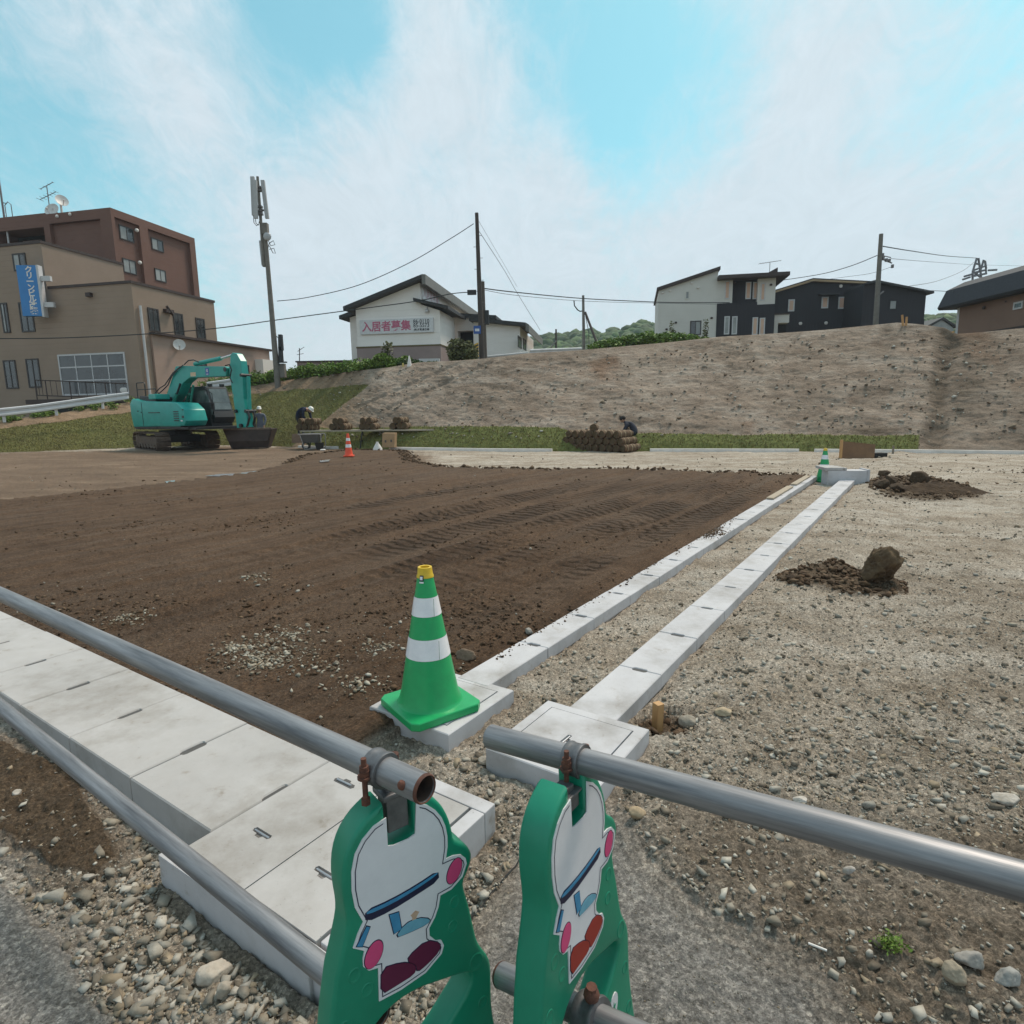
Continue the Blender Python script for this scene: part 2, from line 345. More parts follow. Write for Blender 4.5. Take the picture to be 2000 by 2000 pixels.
def ground_material():
    m = bpy.data.materials.new('site_ground'); m.use_nodes = True; nt = m.node_tree; nd, ln = nt.nodes, nt.links
    b = nd['Principled BSDF']; b.inputs['Roughness'].default_value = .95; b.inputs['Specular IOR Level'].default_value = .25
    tc = nd.new('ShaderNodeTexCoord')
    def noise(sc, det=8, ro=.65, st=None, rot=0):
        v = tc.outputs['Object']
        if rot:
            m0 = nd.new('ShaderNodeMapping'); m0.inputs['Rotation'].default_value = (0, 0, rot); ln.new(v, m0.inputs[0]); v = m0.outputs[0]
        if st:
            mp = nd.new('ShaderNodeMapping'); mp.inputs['Scale'].default_value = st; ln.new(v, mp.inputs[0]); v = mp.outputs[0]
        n = nd.new('ShaderNodeTexNoise'); n.inputs['Scale'].default_value = sc; n.inputs['Detail'].default_value = det; n.inputs['Roughness'].default_value = ro
        ln.new(v, n.inputs[0]); return n.outputs[0]
    def ramp(f, stops):
        r = nd.new('ShaderNodeValToRGB'); ln.new(f, r.inputs[0]); e = r.color_ramp.elements
        while len(e) < len(stops): e.new(.5)
        for q, (p, c) in zip(e, stops): q.position = p; q.color = (c[0] * .97, c[1] * .965, c[2] * .97, 1)
        return r.outputs[0]
    def mix(f, a, c, bt='MIX'):
        x = nd.new('ShaderNodeMix'); x.data_type = 'RGBA'; x.blend_type = bt
        if isinstance(f, float): x.inputs[0].default_value = f
        else: ln.new(f, x.inputs[0])
        ln.new(a, x.inputs[6]); ln.new(c, x.inputs[7]); return x.outputs[2]
    at = nd.new('ShaderNodeAttribute'); at.attribute_name = 'zone'; sp = nd.new('ShaderNodeSeparateColor'); ln.new(at.outputs['Color'], sp.inputs[0])
    n1, n2, n3, n4 = noise(.55, 10, .7), noise(5, 10, .72), noise(45, 6, .7), noise(1.4, 9, .65, (.35, 1.1, 1), radians(8))
    grav = mix(n1, ramp(n2, [(.28, (.17, .125, .085)), (.42, (.33, .27, .205)), (.56, (.47, .41, .335)), (.72, (.60, .55, .475))]), ramp(n4, [(.3, (.20, .148, .098)), (.46, (.39, .325, .25)), (.64, (.62, .57, .49))]))
    grav = mix(ramp(noise(1.9, 8, .7), [(.52, (0, 0, 0)), (.68, (.75, .75, .75))]), grav, ramp(n3, [(.3, (.13, .095, .062)), (.7, (.28, .22, .155))]))
    soil = mix(.45, ramp(n1, [(.3, (.092, .052, .027)), (.7, (.150, .090, .052))]), ramp(n2, [(.3, (.046, .025, .013)), (.48, (.112, .066, .037)), (.72, (.215, .138, .085))]))
    soil = mix(ramp(noise(2.1, 9, .7, (.12, 1.6, 1), -EA - .1), [(.5, (0, 0, 0)), (.68, (.8, .8, .8))]), soil, ramp(n3, [(.3, (.036, .022, .013)), (.7, (.075, .047, .03))]))
    soil = mix(ramp(noise(3.2, 9, .7, (.10, 1.3, 1), -EA + .06), [(.46, (0, 0, 0)), (.66, (.85, .85, .85))]), soil, ramp(n3, [(.3, (.105, .072, .048)), (.7, (.19, .135, .095))]))
    brown = mix(.5, ramp(n1, [(.3, (.14, .092, .060)), (.7, (.26, .18, .12))]), ramp(n4, [(.3, (.10, .068, .046)), (.55, (.22, .155, .105)), (.7, (.38, .29, .205))]))
    asph = mix(.5, ramp(n2, [(.3, (.20, .192, .18)), (.7, (.35, .34, .32))]), ramp(n3, [(.35, (.11, .10, .09)), (.5, (.32, .29, .25)), (.66, (.58, .53, .47))]))
    dark = mix(.5, ramp(n1, [(.3, (.075, .050, .029)), (.7, (.15, .105, .066))]), ramp(n2, [(.3, (.06, .039, .022)), (.7, (.21, .152, .10))]))
    a3 = nd.new('ShaderNodeAttribute'); a3.attribute_name = 'ruts'; s3 = nd.new('ShaderNodeSeparateColor'); ln.new(a3.outputs['Color'], s3.inputs[0]); m3 = nd.new('ShaderNodeMath'); m3.operation = 'MULTIPLY'; m3.inputs[1].default_value = .55; ln.new(s3.outputs[0], m3.inputs[0])
    soil = mix(m3.outputs[0], soil, ramp(n2, [(.3, (.030, .018, .010)), (.7, (.085, .052, .031))]))
    c = mix(sp.outputs[1], grav, brown); c = mix(at.outputs['Alpha'], c, dark); c = mix(sp.outputs[0], c, soil); c = mix(sp.outputs[2], c, asph)
    def cells(sc, stops, amt):
        vo = nd.new('ShaderNodeTexVoronoi'); vo.inputs['Scale'].default_value = sc; ln.new(tc.outputs['Object'], vo.inputs['Vector']); s1 = nd.new('ShaderNodeSeparateColor'); ln.new(vo.outputs['Color'], s1.inputs[0]); return ramp(s1.outputs[0], stops), vo.outputs['Distance'], s1.outputs[1]
    chip1, dist1, r1 = cells(95, [(0, (.50, .49, .47)), (.4, (.85, .85, .85)), (.7, (1.1, 1.1, 1.1)), (1, (1.75, 1.73, 1.68))], 1); chip2, dist2, r2 = cells(240, [(0, (.55, .54, .52)), (.5, (1, 1, 1)), (1, (1.5, 1.48, 1.45))], 1)
    soft_ = nd.new('ShaderNodeMapRange'); ln.new(sp.outputs[0], soft_.inputs[0]); soft_.inputs[3].default_value = .62; soft_.inputs[4].default_value = .48
    c = mix(soft_.outputs[0], c, chip1, 'MULTIPLY'); c = mix(soft_.outputs[0], c, chip2, 'MULTIPLY')
    speck = ramp(noise(60, 5, .8), [(.36, (.62, .60, .58)), (.5, (1, 1, 1)), (.66, (1.3, 1.29, 1.27))])
    c = mix(.8, c, speck, 'MULTIPLY')
    c = mix(.30, c, ramp(noise(.35, 6, .7), [(.35, (.72, .72, .72)), (.65, (1.3, 1.3, 1.3))]), 'MULTIPLY'); ln.new(c, b.inputs['Base Color'])
    bp = nd.new('ShaderNodeBump'); bp.inputs['Strength'].default_value = .9; bp.inputs['Distance'].default_value = .020
    ln.new(noise(42, 10, .8), bp.inputs['Height'])
    bp3 = nd.new('ShaderNodeBump'); bp3.inputs['Strength'].default_value = .8; bp3.inputs['Distance'].default_value = .006; ln.new(r1, bp3.inputs['Height']); ln.new(bp.outputs[0], bp3.inputs['Normal']); bp = bp3
    bp2 = nd.new('ShaderNodeBump'); bp2.inputs['Strength'].default_value = .6; bp2.inputs['Distance'].default_value = .05
    ln.new(n2, bp2.inputs['Height']); ln.new(bp.outputs[0], bp2.inputs['Normal'])
    # cleat prints of the crawler tracks, pressed across the ruts
    a2 = nd.new('ShaderNodeAttribute'); a2.attribute_name = 'ruts'; s2 = nd.new('ShaderNodeSeparateColor'); ln.new(a2.outputs['Color'], s2.inputs[0])
    m1 = nd.new('ShaderNodeMapping'); m1.inputs['Rotation'].default_value = (0, 0, -EA); ln.new(tc.outputs['Object'], m1.inputs[0])
    wv = nd.new('ShaderNodeTexWave'); wv.bands_direction = 'X'; wv.inputs['Scale'].default_value = 2 * pi / (20 * .155); wv.inputs['Distortion'].default_value = 2.2; wv.inputs['Detail'].default_value = 4; wv.inputs['Detail Scale'].default_value = 2.5; ln.new(m1.outputs[0], wv.inputs[0])
    mu = nd.new('ShaderNodeMath'); mu.operation = 'MULTIPLY'; ln.new(wv.outputs['Fac'], mu.inputs[0]); ln.new(s2.outputs[0], mu.inputs[1])
    bp4 = nd.new('ShaderNodeBump'); bp4.inputs['Strength'].default_value = 1; bp4.inputs['Distance'].default_value = .07; ln.new(mu.outputs[0], bp4.inputs['Height']); ln.new(bp2.outputs[0], bp4.inputs['Normal'])
    # long drag marks of the grading bucket
    bp5 = nd.new('ShaderNodeBump'); bp5.inputs['Distance'].default_value = .06; ln.new(sp.outputs[0], bp5.inputs['Strength']); ln.new(noise(3.2, 9, .7, (.10, 1.3, 1), -EA + .06), bp5.inputs['Height']); ln.new(bp4.outputs[0], bp5.inputs['Normal']); ln.new(bp5.outputs[0], b.inputs['Normal'])
    return m
MG = ground_material()
s__, n__g = sn_of(GX, GY); RUT = 0
for c_, w_ in ((-2.45, .22), (-3.05, .22), (-3.75, .24), (-4.45, .22), (-5.4, .24), (-6.9, .22)): RUT = np.maximum(RUT, sstep(w_ + .07, w_ - .02, np.abs(n__g - c_ + .35 * fbm(s__, 0 * s__ + c_, 4, 2, 54))) * sstep(2.7, 3.6, s__ + .5 * c_ + 1.2) * sstep(15, 10, s__ - .4 * c_))
RUT = RUT * ZN['soil'] * np.clip(.75 + 1.5 * fbm(GX, GY, 1.2, 3, 93), 0, 1)
attr_r = np.stack([RUT, RUT * 0, RUT * 0, RUT * 0 + 1], -1).reshape(-1, 4)
g = fromnp('ground', np.stack([GX, GY, GZ], -1).reshape(-1, 3), F, MG, True, {'zone': attr, 'ruts': attr_r}); tag(g, kind='structure')
mb = MB(); mb.quad((-2500, -2500, -.32), (2500, -2500, -.32), (2500, 2500, -.32), (-2500, 2500, -.32))
tag(mb.build('terrain', M('far_ground', (.16, .15, .08), (.10, .12, .05), scale=.05)), kind='structure')

# ================================================================== EMBANKMENT
TOE = np.array([(-70, 19), (-45, 22.5), (-30, 25), (-21.6, 26.4), (-17.5, 29.0), (-14, 30.0), (-11, 28.2), (-7.5, 25.6), (-4, 24.3), (0, 22.2), (4, 21.4), (7, 20.6), (11.4, 19.3), (14.9, 17.7), (19, 15.3), (26, 10.5), (40, 2)], float)
def toe_pts(n):
    d = np.r_[0, np.cumsum(np.hypot(*np.diff(TOE, axis=0).T))]; t = np.linspace(0, d[-1], 4000)
    x = np.interp(t, d, TOE[:, 0]); y = np.interp(t, d, TOE[:, 1]); k = np.ones(161) / 161
    xs = np.convolve(np.pad(x, 80, 'edge'), k, 'valid'); ys = np.convolve(np.pad(y, 80, 'edge'), k, 'valid')
    # finer where the photo looks
    w = np.where((xs / np.maximum(ys, 1) > -.95) & (xs / np.maximum(ys, 1) < .95), 6., 1.); c = np.r_[0, np.cumsum(w)[1:]]; q = np.linspace(0, c[-1], n)
    i = np.interp(q, c, np.arange(4000)); return np.interp(i, np.arange(4000), xs), np.interp(i, np.arange(4000), ys)
NT = 1000
tx, ty = toe_pts(NT)
CREST = np.array([(-900, 850), (-200, 838), (0, 824), (150, 802), (250, 786), (400, 764), (480, 757), (560, 743), (640, 733), (700, 724), (760, 718), (820, 708), (900, 704), (950, 700), (1030, 690), (1130, 684), (1200, 678), (1300, 669), (1400, 658), (1500, 652), (1600, 645), (1700, 635), (1738, 631), (1780, 634), (1830, 641), (1855, 653), (1900, 650), (2000, 640), (2400, 610), (3000, 590)], float)
def crest_of(x, y):
    """height and distance factor of the crest on the level line from the camera through a toe point"""
    px, _ = proj((x, y, 1.5)); cy_ = np.interp(px, CREST[:, 0], CREST[:, 1]); v = ray(px, cy_); k = v[2] / hypot(v[0], v[1])
    R = hypot(x, y); run = 1.42 + 1.3 * float(sstep(760, 560, px)); zc = (HCAM + k * R) / (1 - run * k); zc = max(zc, .8)
    return zc, (R + run * zc) / R
cr_ = []
for x_, y_ in zip(tx, ty):
    if y_ > 4 and abs(x_) < 1.8 * y_: cr_.append(crest_of(x_, y_))
    else: cr_.append(None)
first = next(c for c in cr_ if c); last = [c for c in cr_ if c][-1]; mid = NT // 2
cr_ = [c if c else (first if i < mid else last) for i, c in enumerate(cr_)]
zc = np.array([c[0] for c in cr_]); fc = np.array([c[1] for c in cr_])
NVs = 170
vv = np.linspace(0, 1, NVs)
TX, V2 = np.meshgrid(tx, vv); TY = np.meshgrid(ty, vv)[0]; ZC = np.meshgrid(zc, vv)[0]; FC = np.meshgrid(fc, vv)[0]
fac = 1 + (FC - 1) * V2
EXx, EYy = TX * fac, TY * fac
EZ = ZC * V2
ul = np.r_[0, np.cumsum(np.hypot(np.diff(tx), np.diff(ty)))]; UL = np.meshgrid(ul, vv)[0]; SL = V2 * ZC * 1.7
q = np.stack([EXx, EYy, EZ], -1) - CO; D = q @ CD; D = np.maximum(D, .5)
PX = 1000 + FPX * (q @ CR) / D; PY = 1000 - FPX * (q @ CU) / D
okv = (q @ CD) > 1
wob = 6 * fbm(UL, SL, 1.2, 4, 60)
diag = 620 + (832 - PY) * (95 / 75.)
gl = np.interp(PX, [-900, 0, 250, 490, 600, 720], [880, 838, 806, 768, 760, 753])
grass = ((PX < diag + wob * .4) & (PY > gl + wob * .6) & okv) * 1.0
strip_top = np.interp(PX, [600, 640, 900, 1090, 1130, 1250, 1480, 1530, 1700, 1795], [834, 839, 833, 837, 847, 848, 851, 849, 853, 850])
strip = ((PX > 600) & (PX < 1793 + wob * .3) & (PY > strip_top + wob * .25) & okv) * 1.0
GR = np.maximum(grass, strip)
bare = 1 - GR
# relief, pushed out along the slope normal
nrm_in = np.stack([-EXx, -EYy], -1) / np.hypot(EXx, EYy)[..., None]
prof = sstep(0, .06, V2) * sstep(1.0, .93, V2)
rel = bare * (.06 * fbm(UL, SL, 1.7, 4, 61) + .055 * fbm(UL * .35 + SL * .5, SL, .5, 4, 62) + .035 * fbm(UL, SL * 1.6, .17, 3, 68, .7) + .035 * np.abs(fbm(UL + SL * .8, SL * .3 - UL * .2, .30, 3, 63)))
rel = rel - bare * (.16 + .08 * fbm(UL, SL, .6, 3, 67)) * sstep(26, 2, np.abs(PX - 1848 + (PY - 650) * .10 + 2.2 * wob)) * okv
rel = rel - bare * .08 * sstep(16, 2, np.abs(PX - 1730 + 2 * wob)) * sstep(780, 640, PY) * okv
for gx0, gy0, gx1, gy1 in ((690, 800, 905, 705), (755, 800, 960, 706), (1075, 700, 1035, 770), (1400, 655, 1360, 700), (1480, 655, 1430, 705), (1560, 655, 1515, 720), (985, 850, 1010, 838)):
    dx, dy = gx1 - gx0, gy1 - gy0; L = hypot(dx, dy); t_ = ((PX - gx0) * dx + (PY - gy0) * dy) / L / L; dd = np.abs((PX - gx0) * dy - (PY - gy0) * dx) / L
    rel = rel - bare * .07 * sstep(5, 1, dd + np.abs(wob) * .3) * (t_ > 0) * (t_ < 1) * okv
rel = rel + GR * (.03 * fbm(UL, SL, .5, 3, 64) + .03 * np.abs(fbm(UL, SL, .16, 3, 65))) + strip * .05
EXx = EXx + nrm_in[..., 0] * rel * .55 * prof; EYy = EYy + nrm_in[..., 1] * rel * .55 * prof; EZ = EZ + rel * .8 * prof - .04 * (V2 == 0)
# plateau beyond the crest
rows = [(EXx, EYy, EZ)]
far = [(1.5, 0.0), (4, -.02), (10, -.03), (22, -.05), (60, -.1), (200, -.1), (900, -.3), (3500, -.5)]
bx, by, bz = EXx[-1], EYy[-1], EZ[-1]; rn = np.hypot(bx, by)
zfar = np.convolve(np.pad(bz, 60, 'edge'), np.ones(121) / 121, 'valid')
for d_, dz in far:
    k = min(1, d_ / 6.); zr = bz * (1 - k) + zfar * k + dz + .03 * fbm(ul, ul * 0 + d_, 1.0, 3, 66)
    rows.append((bx * (1 + d_ / rn), by * (1 + d_ / rn), zr))
EXa = np.vstack([rows[0][0]] + [r[0][None] for r in rows[1:]]); EYa = np.vstack([rows[0][1]] + [r[1][None] for r in rows[1:]]); EZa = np.vstack([rows[0][2]] + [r[2][None] for r in rows[1:]])
GRa = np.vstack([GR, np.tile(GR[-1] * 0, (len(far), 1))])
TOPa = np.vstack([bare * 0, np.ones((len(far), NT))])
nr, nc = EXa.shape; idx = np.arange(nr * nc).reshape(nr, nc)
F = np.stack([idx[:-1, :-1], idx[:-1, 1:], idx[1:, 1:], idx[1:, :-1]], -1).reshape(-1, 4)
STRa = np.vstack([strip, np.zeros((len(far), NT))])
PXa = np.vstack([PX, np.tile(PX[-1], (len(far), 1))])
LEFT = sstep(760, 640, PXa) * (1 - GRa)
DMP = bare * okv * np.clip(.60 * sstep(1815, 1880, PX + 2 * wob) * (.55 + .9 * np.clip(fbm(UL, SL * 2.5, 1.6, 4, 91), -.5, 1)) + .75 * sstep(30, 4, np.abs(PX - 1846 + (PY - 650) * .12 + 3 * wob)) + .35 * sstep(26, 4, np.abs(PX - 1730 + 4 * wob)) * sstep(760, 660, PY)
      + .7 * sstep(14, 2, np.abs(PY - 842 + .6 * wob)) * sstep(1600, 1680, PX) * sstep(1800, 1740, PX) + .45 * sstep(.1, .5, fbm(UL, SL * 1.3, 2.6, 5, 92, .62)) + .40 * sstep(.15, .5, fbm(UL * 1.4 + SL * .25, SL * .22, .9, 5, 95, .6)) * sstep(.2, .9, V2), 0, 1)
DMPa = np.vstack([DMP, np.zeros((len(far), NT))]); attr2 = np.stack([DMPa, DMPa * 0, DMPa * 0, DMPa * 0 + 1], -1).reshape(-1, 4)
attr = np.stack([GRa, STRa, LEFT, TOPa], -1).reshape(-1, 4)
def bank_material():
    m = bpy.data.materials.new('bank_earth'); m.use_nodes = True; nt = m.node_tree; nd, ln = nt.nodes, nt.links
    b = nd['Principled BSDF']; b.inputs['Roughness'].default_value = .95; b.inputs['Specular IOR Level'].default_value = .2
    tc = nd.new('ShaderNodeTexCoord')
    def noise(sc, det=8, ro=.65, st=None, rot=(0, 0, 0)):
        v = tc.outputs['Object']
        if st:
            mp = nd.new('ShaderNodeMapping'); mp.inputs['Scale'].default_value = st; mp.inputs['Rotation'].default_value = rot; ln.new(v, mp.inputs[0]); v = mp.outputs[0]
        n = nd.new('ShaderNodeTexNoise'); n.inputs['Scale'].default_value = sc; n.inputs['Detail'].default_value = det; n.inputs['Roughness'].default_value = ro
        ln.new(v, n.inputs[0]); return n.outputs[0]
    def ramp(f, stops):
        r = nd.new('ShaderNodeValToRGB'); ln.new(f, r.inputs[0]); e = r.color_ramp.elements
        while len(e) < len(stops): e.new(.5)
        for q, (p, c) in zip(e, stops): q.position = p; q.color = (c[0] * .97, c[1] * .965, c[2] * .97, 1)
        return r.outputs[0]
    def mix(f, a, c, bt='MIX'):
        x = nd.new('ShaderNodeMix'); x.data_type = 'RGBA'; x.blend_type = bt
        if isinstance(f, float): x.inputs[0].default_value = f
        else: ln.new(f, x.inputs[0])
        ln.new(a, x.inputs[6]); ln.new(c, x.inputs[7]); return x.outputs[2]
    at = nd.new('ShaderNodeAttribute'); at.attribute_name = 'zone'; sp = nd.new('ShaderNodeSeparateColor'); ln.new(at.outputs['Color'], sp.inputs[0])
    n1, n2, n3 = noise(.28, 9, .65), noise(1.5, 11, .76, (1, 1, 1.7), (0, .5, 0)), noise(.9, 10, .74, (.6, .6, 2.8))
    bare = mix(.5, ramp(n1, [(.34, (.16, .115, .08)), (.5, (.28, .21, .157)), (.66, (.43, .34, .265))]), ramp(n2, [(.34, (.15, .105, .073)), (.46, (.25, .188, .14)), (.56, (.35, .275, .21)), (.68, (.52, .43, .345))]))
    bare = mix(ramp(n3, [(.5, (0, 0, 0)), (.70, (.6, .6, .6))]), bare, ramp(n2, [(.3, (.38, .325, .27)), (.7, (.58, .51, .43))]))
    red = mix(ramp(noise(.33, 4, .5), [(.62, (0, 0, 0)), (.72, (.6, .6, .6))]), bare, ramp(n2, [(.3, (.14, .065, .03)), (.7, (.26, .135, .07))]))
    lbr = ramp(n2, [(.3, (.19, .125, .075)), (.7, (.34, .235, .15))]); c = mix(sp.outputs[2], red, lbr)
    ad = nd.new('ShaderNodeAttribute'); ad.attribute_name = 'damp'; sd2 = nd.new('ShaderNodeSeparateColor'); ln.new(ad.outputs['Color'], sd2.inputs[0]); c = mix(sd2.outputs[0], c, ramp(n2, [(.3, (.075, .053, .037)), (.55, (.16, .12, .085)), (.75, (.27, .215, .16))]))
    gr = mix(.5, ramp(noise(.45, 8, .7), [(.32, (.105, .082, .030)), (.5, (.135, .130, .040)), (.68, (.17, .175, .058))]), ramp(noise(5, 8, .75), [(.3, (.065, .060, .020)), (.5, (.135, .135, .042)), (.75, (.25, .22, .10))]))
    gs = mix(.55, ramp(noise(.8, 8, .7), [(.32, (.105, .105, .036)), (.6, (.165, .17, .055))]), ramp(noise(6, 8, .75), [(.3, (.06, .07, .02)), (.5, (.15, .17, .05)), (.75, (.27, .27, .11))]))
    c = mix(sp.outputs[0], c, gr); c = mix(sp.outputs[1], c, gs); c = mix(at.outputs['Alpha'], c, ramp(n2, [(.3, (.09, .085, .04)), (.7, (.2, .17, .11))]))
    c = mix(.75, c, ramp(noise(11, 8, .8), [(.34, (.50, .48, .46)), (.46, (1, 1, 1)), (.60, (1.12, 1.11, 1.1)), (.7, (1.5, 1.48, 1.45))]), 'MULTIPLY'); ln.new(c, b.inputs['Base Color'])
    bp = nd.new('ShaderNodeBump'); bp.inputs['Strength'].default_value = .9; bp.inputs['Distance'].default_value = .10
    ln.new(noise(3.2, 10, .75, (1, 1, 2)), bp.inputs['Height']); ln.new(bp.outputs[0], b.inputs['Normal'])
    return m
bank = fromnp('hillside', np.stack([EXa, EYa, EZa], -1).reshape(-1, 3), F, bank_material(), True, {'zone': attr, 'damp': attr2}); tag(bank, kind='structure')
def bank_at(px, v, out=0.):
    """a point on the slope at picture column px and share v of its height"""
    i = int(np.argmin(np.abs(PX[int(v * (NVs - 1))] - px) + (~okv[int(v * (NVs - 1))]) * 1e6)); j = int(v * (NVs - 1))
    return Vector((EXx[j, i], EYy[j, i], EZ[j, i] + out))
def bank_px(px, py):
    m = np.abs(PX - px) + np.abs(PY - py) * 2 + (~okv) * 1e6; j, i = np.unravel_index(np.argmin(m), m.shape); return Vector((EXx[j, i], EYy[j, i], EZ[j, i]))
def plat_z(px, extra=0.):
    i = int(np.argmin(np.abs(PX[-1] - px) + (~okv[-1]) * 1e6)); return float(zfar[i]) + extra
def crest_pt(px):
    i = int(np.argmin(np.abs(PX[-1] - px) + (~okv[-1]) * 1e6)); return Vector((float(bx[i]), float(by[i]), float(bz[i])))

# grass blades on the turf (short, bent, joined as stuff)
def scatter_tris(name, pts, h, w, mat, nrm=None, seed=1):
    r = np.random.default_rng(seed); n = len(pts); a = r.uniform(0, 2 * pi, n); hh = h * r.uniform(.5, 1.3, n); ww = w * r.uniform(.6, 1.3, n)
    dx, dy = np.cos(a) * ww, np.sin(a) * ww; lx, ly = r.normal(0, .4, n) * hh, r.normal(0, .4, n) * hh
    A = pts + np.stack([dx, dy, -.01 + 0 * dx], -1); B = pts - np.stack([dx, dy, .01 + 0 * dx], -1); C = pts + np.stack([lx, ly, hh], -1)
    V = np.stack([A, B, C], 1).reshape(-1, 3); F = np.arange(3 * n).reshape(n, 3)
    t = r.uniform(.55, 1.5, n)[:, None]; c = np.concatenate([t * np.array([[1.05, 1, .8]]) * r.uniform(.9, 1.15, (n, 1)), np.ones((n, 1))], 1); c = np.repeat(c, 3, 0)
    return fromnp(name, V, F, mat, False, {'tone': c})
jj, ii = np.nonzero((GR[:-1, :-1] > 0) & (PX[:-1, :-1] > -60) & (PX[:-1, :-1] < 2050)); k = RNG.integers(0, len(jj), 46000); jj, ii = jj[k], ii[k]
f1, f2 = RNG.random(len(jj)), RNG.random(len(jj))
def lerp2(A): return (A[jj, ii] * (1 - f1) + A[jj, ii + 1] * f1) * (1 - f2) + (A[jj + 1, ii] * (1 - f1) + A[jj + 1, ii + 1] * f1) * f2
gpts = np.stack([lerp2(EXx), lerp2(EYy), lerp2(EZ)], -1)
tag(scatter_tris('turf_grass', gpts, .048, .02, M('turf_blade', (.20, .19, .065), (.13, .11, .045), scale=1.2, rough=.7, attr='tone')), 'short olive turf grass growing on the lower slope and its toe strip', 'grass', kind='stuff')

# ================================================================== LOOSE STONES (stuff)
def ico(sub):
    bm = bmesh.new(); bmesh.ops.create_icosphere(bm, subdivisions=sub, radius=1); v = np.array([q.co[:] for q in bm.verts]); f = np.array([[q.index for q in fc_.verts] for fc_ in bm.faces]); bm.free(); return v, f
OCT = (np.array([(1, 0, 0), (-1, 0, 0), (0, 1, 0), (0, -1, 0), (0, 0, 1), (0, 0, -1)], float), np.array([(0, 2, 4), (2, 1, 4), (1, 3, 4), (3, 0, 4), (2, 0, 5), (1, 2, 5), (3, 1, 5), (0, 3, 5)]))
IC1, IC2 = ico(1), ico(2)
def stones(name, x, y, size, base, mat, cols, seed, zoff=None, flat=(.45, .8), ang=.28):
    r = np.random.default_rng(seed); n = len(x); bv, bf = base; nv = len(bv)
    z = H(x, y, fine=False) if zoff is None else zoff
    if nv > 11:       # broken faces: each stone is cut by random planes
        bn = bv / np.linalg.norm(bv, axis=1)[:, None]; rad = np.full((n, nv), 1.0)
        for _ in range(9):
            pn = r.normal(0, 1, (n, 3)); pn /= np.linalg.norm(pn, axis=1)[:, None]; hh = r.uniform(.36, .74, (n, 1)); qd = pn @ bn.T; rad = np.where(qd > .05, np.minimum(rad, hh / np.maximum(qd, .05)), rad)
        jit = (rad * (1 + r.normal(0, .05, (n, nv))))[..., None] * 1.15
    else: jit = 1 + r.normal(0, ang * .8, (n, nv, 1)).clip(-.5, .5)
    V = (bv[None] * jit + r.normal(0, .17 if nv == 8 else .13 if nv < 20 else .045, (n, nv, 3))) * size[:, None, None]
    V = V * np.stack([r.uniform(.6, 1.45, n), r.uniform(.6, 1.1, n), r.uniform(*flat, n)], -1)[:, None]
    a = r.uniform(0, 2 * pi, n); c, s = np.cos(a)[:, None], np.sin(a)[:, None]; t = r.normal(0, .25, n)[:, None]
    X = V[..., 0] * c - V[..., 1] * s; Y = V[..., 0] * s + V[..., 1] * c; Z = V[..., 2] + X * t
    V = np.stack([X + x[:, None], Y + y[:, None], Z + (z + size * .22)[:, None]], -1).reshape(-1, 3)
    Fc = (bf[None] + (np.arange(n) * nv)[:, None, None]).reshape(-1, 3)
    k = r.integers(0, len(cols), n); cc = np.array(cols)[k] * r.uniform(.65, 1.15, (n, 1)); cc = np.repeat(np.concatenate([cc, np.ones((n, 1))], 1), nv, 0)
    o = fromnp(name, V, Fc, mat, False, {'tone': cc}); return o
MST = M('stone', (1, 1, 1), (.72, .70, .66), scale=30, rough=.92, bump=.4, bscale=80, attr='tone', bdist=.004, spec=.25)
GREY = [(.41, .375, .32), (.33, .29, .235), (.47, .44, .385), (.26, .225, .18), (.44, .41, .36), (.35, .28, .20), (.21, .175, .135)]
CLOD = [(.10, .060, .034), (.075, .043, .024), (.135, .085, .052), (.19, .125, .078)]
def sample(n, y0, y1, xr=1.0, seed=0, p=1.0):
    """points spread evenly in the picture: dense near, sparse far"""
    r = np.random.default_rng(seed); u = r.random(n) ** p; y = 1 / (1 / y0 + (1 / y1 - 1 / y0) * u); x = r.uniform(-xr, xr, n) * y; return x, y, r
def keep(x, y, m): return x[m], y[m]
def on_concrete(x, y, g=.015):
    s, n = sn_of(x, y); k = np.zeros(x.shape, bool)
    for s0, s1, n0, n1 in ((2.2, 13.4, -1.95, -1.75), (2.2, 13.1, -1.31, -1.06), (.96, 1.47, -16, -1.9), (.8, 1.60, -1.9, -1.17), (1.84, 2.40, -2.15, -1.60), (1.84, 2.39, -1.46, -.88)):
        k |= (s > s0 - g) & (s < s1 + g) & (n > n0 - g) & (n < n1 + g)
    return k
allst = []
def lay(name, n, y0, y1, smin, smax, base, seed, want, cols, label, p=1.0, power=2.5, flat=(.45, .8), ang=.28, xr=.95, grow=.0):
    x, y, r = sample(n, y0, y1, xr, seed, p); z = zones(x, y); m = want(x, y, z, r) & ~on_concrete(x, y); x, y = x[m], y[m]
    s = smin * (smax / smin) ** (r.random(len(x)) ** power); s = s * (1 + grow * y)
    o = stones(name, x, y, s, base, MST, cols, seed, flat=flat, ang=ang); tag(o, label, 'stones', kind='stuff'); return o
def w_grav(x, y, z, r):
    s, n = sn_of(x, y); d = fbm(x, y, 1.1, 4, 70); dens = np.clip(.62 + 1.1 * d + .5 * sstep(1.2, .2, np.abs(n + .6)), .12, 1)
    return (z['soil'] < .3) & (z['asph'] < .3) & (z['brown'] < .5) & (r.random(len(x)) < dens * (1 - np.minimum(1, 1.5 * z['dark'])))
lay('gravel_grit', 85000, .9, 16, .0020, .0065, OCT, 101, w_grav, GREY, 'fine grey grit scattered over the bare gravel ground', power=1.6, grow=.16, flat=(.5, .9))
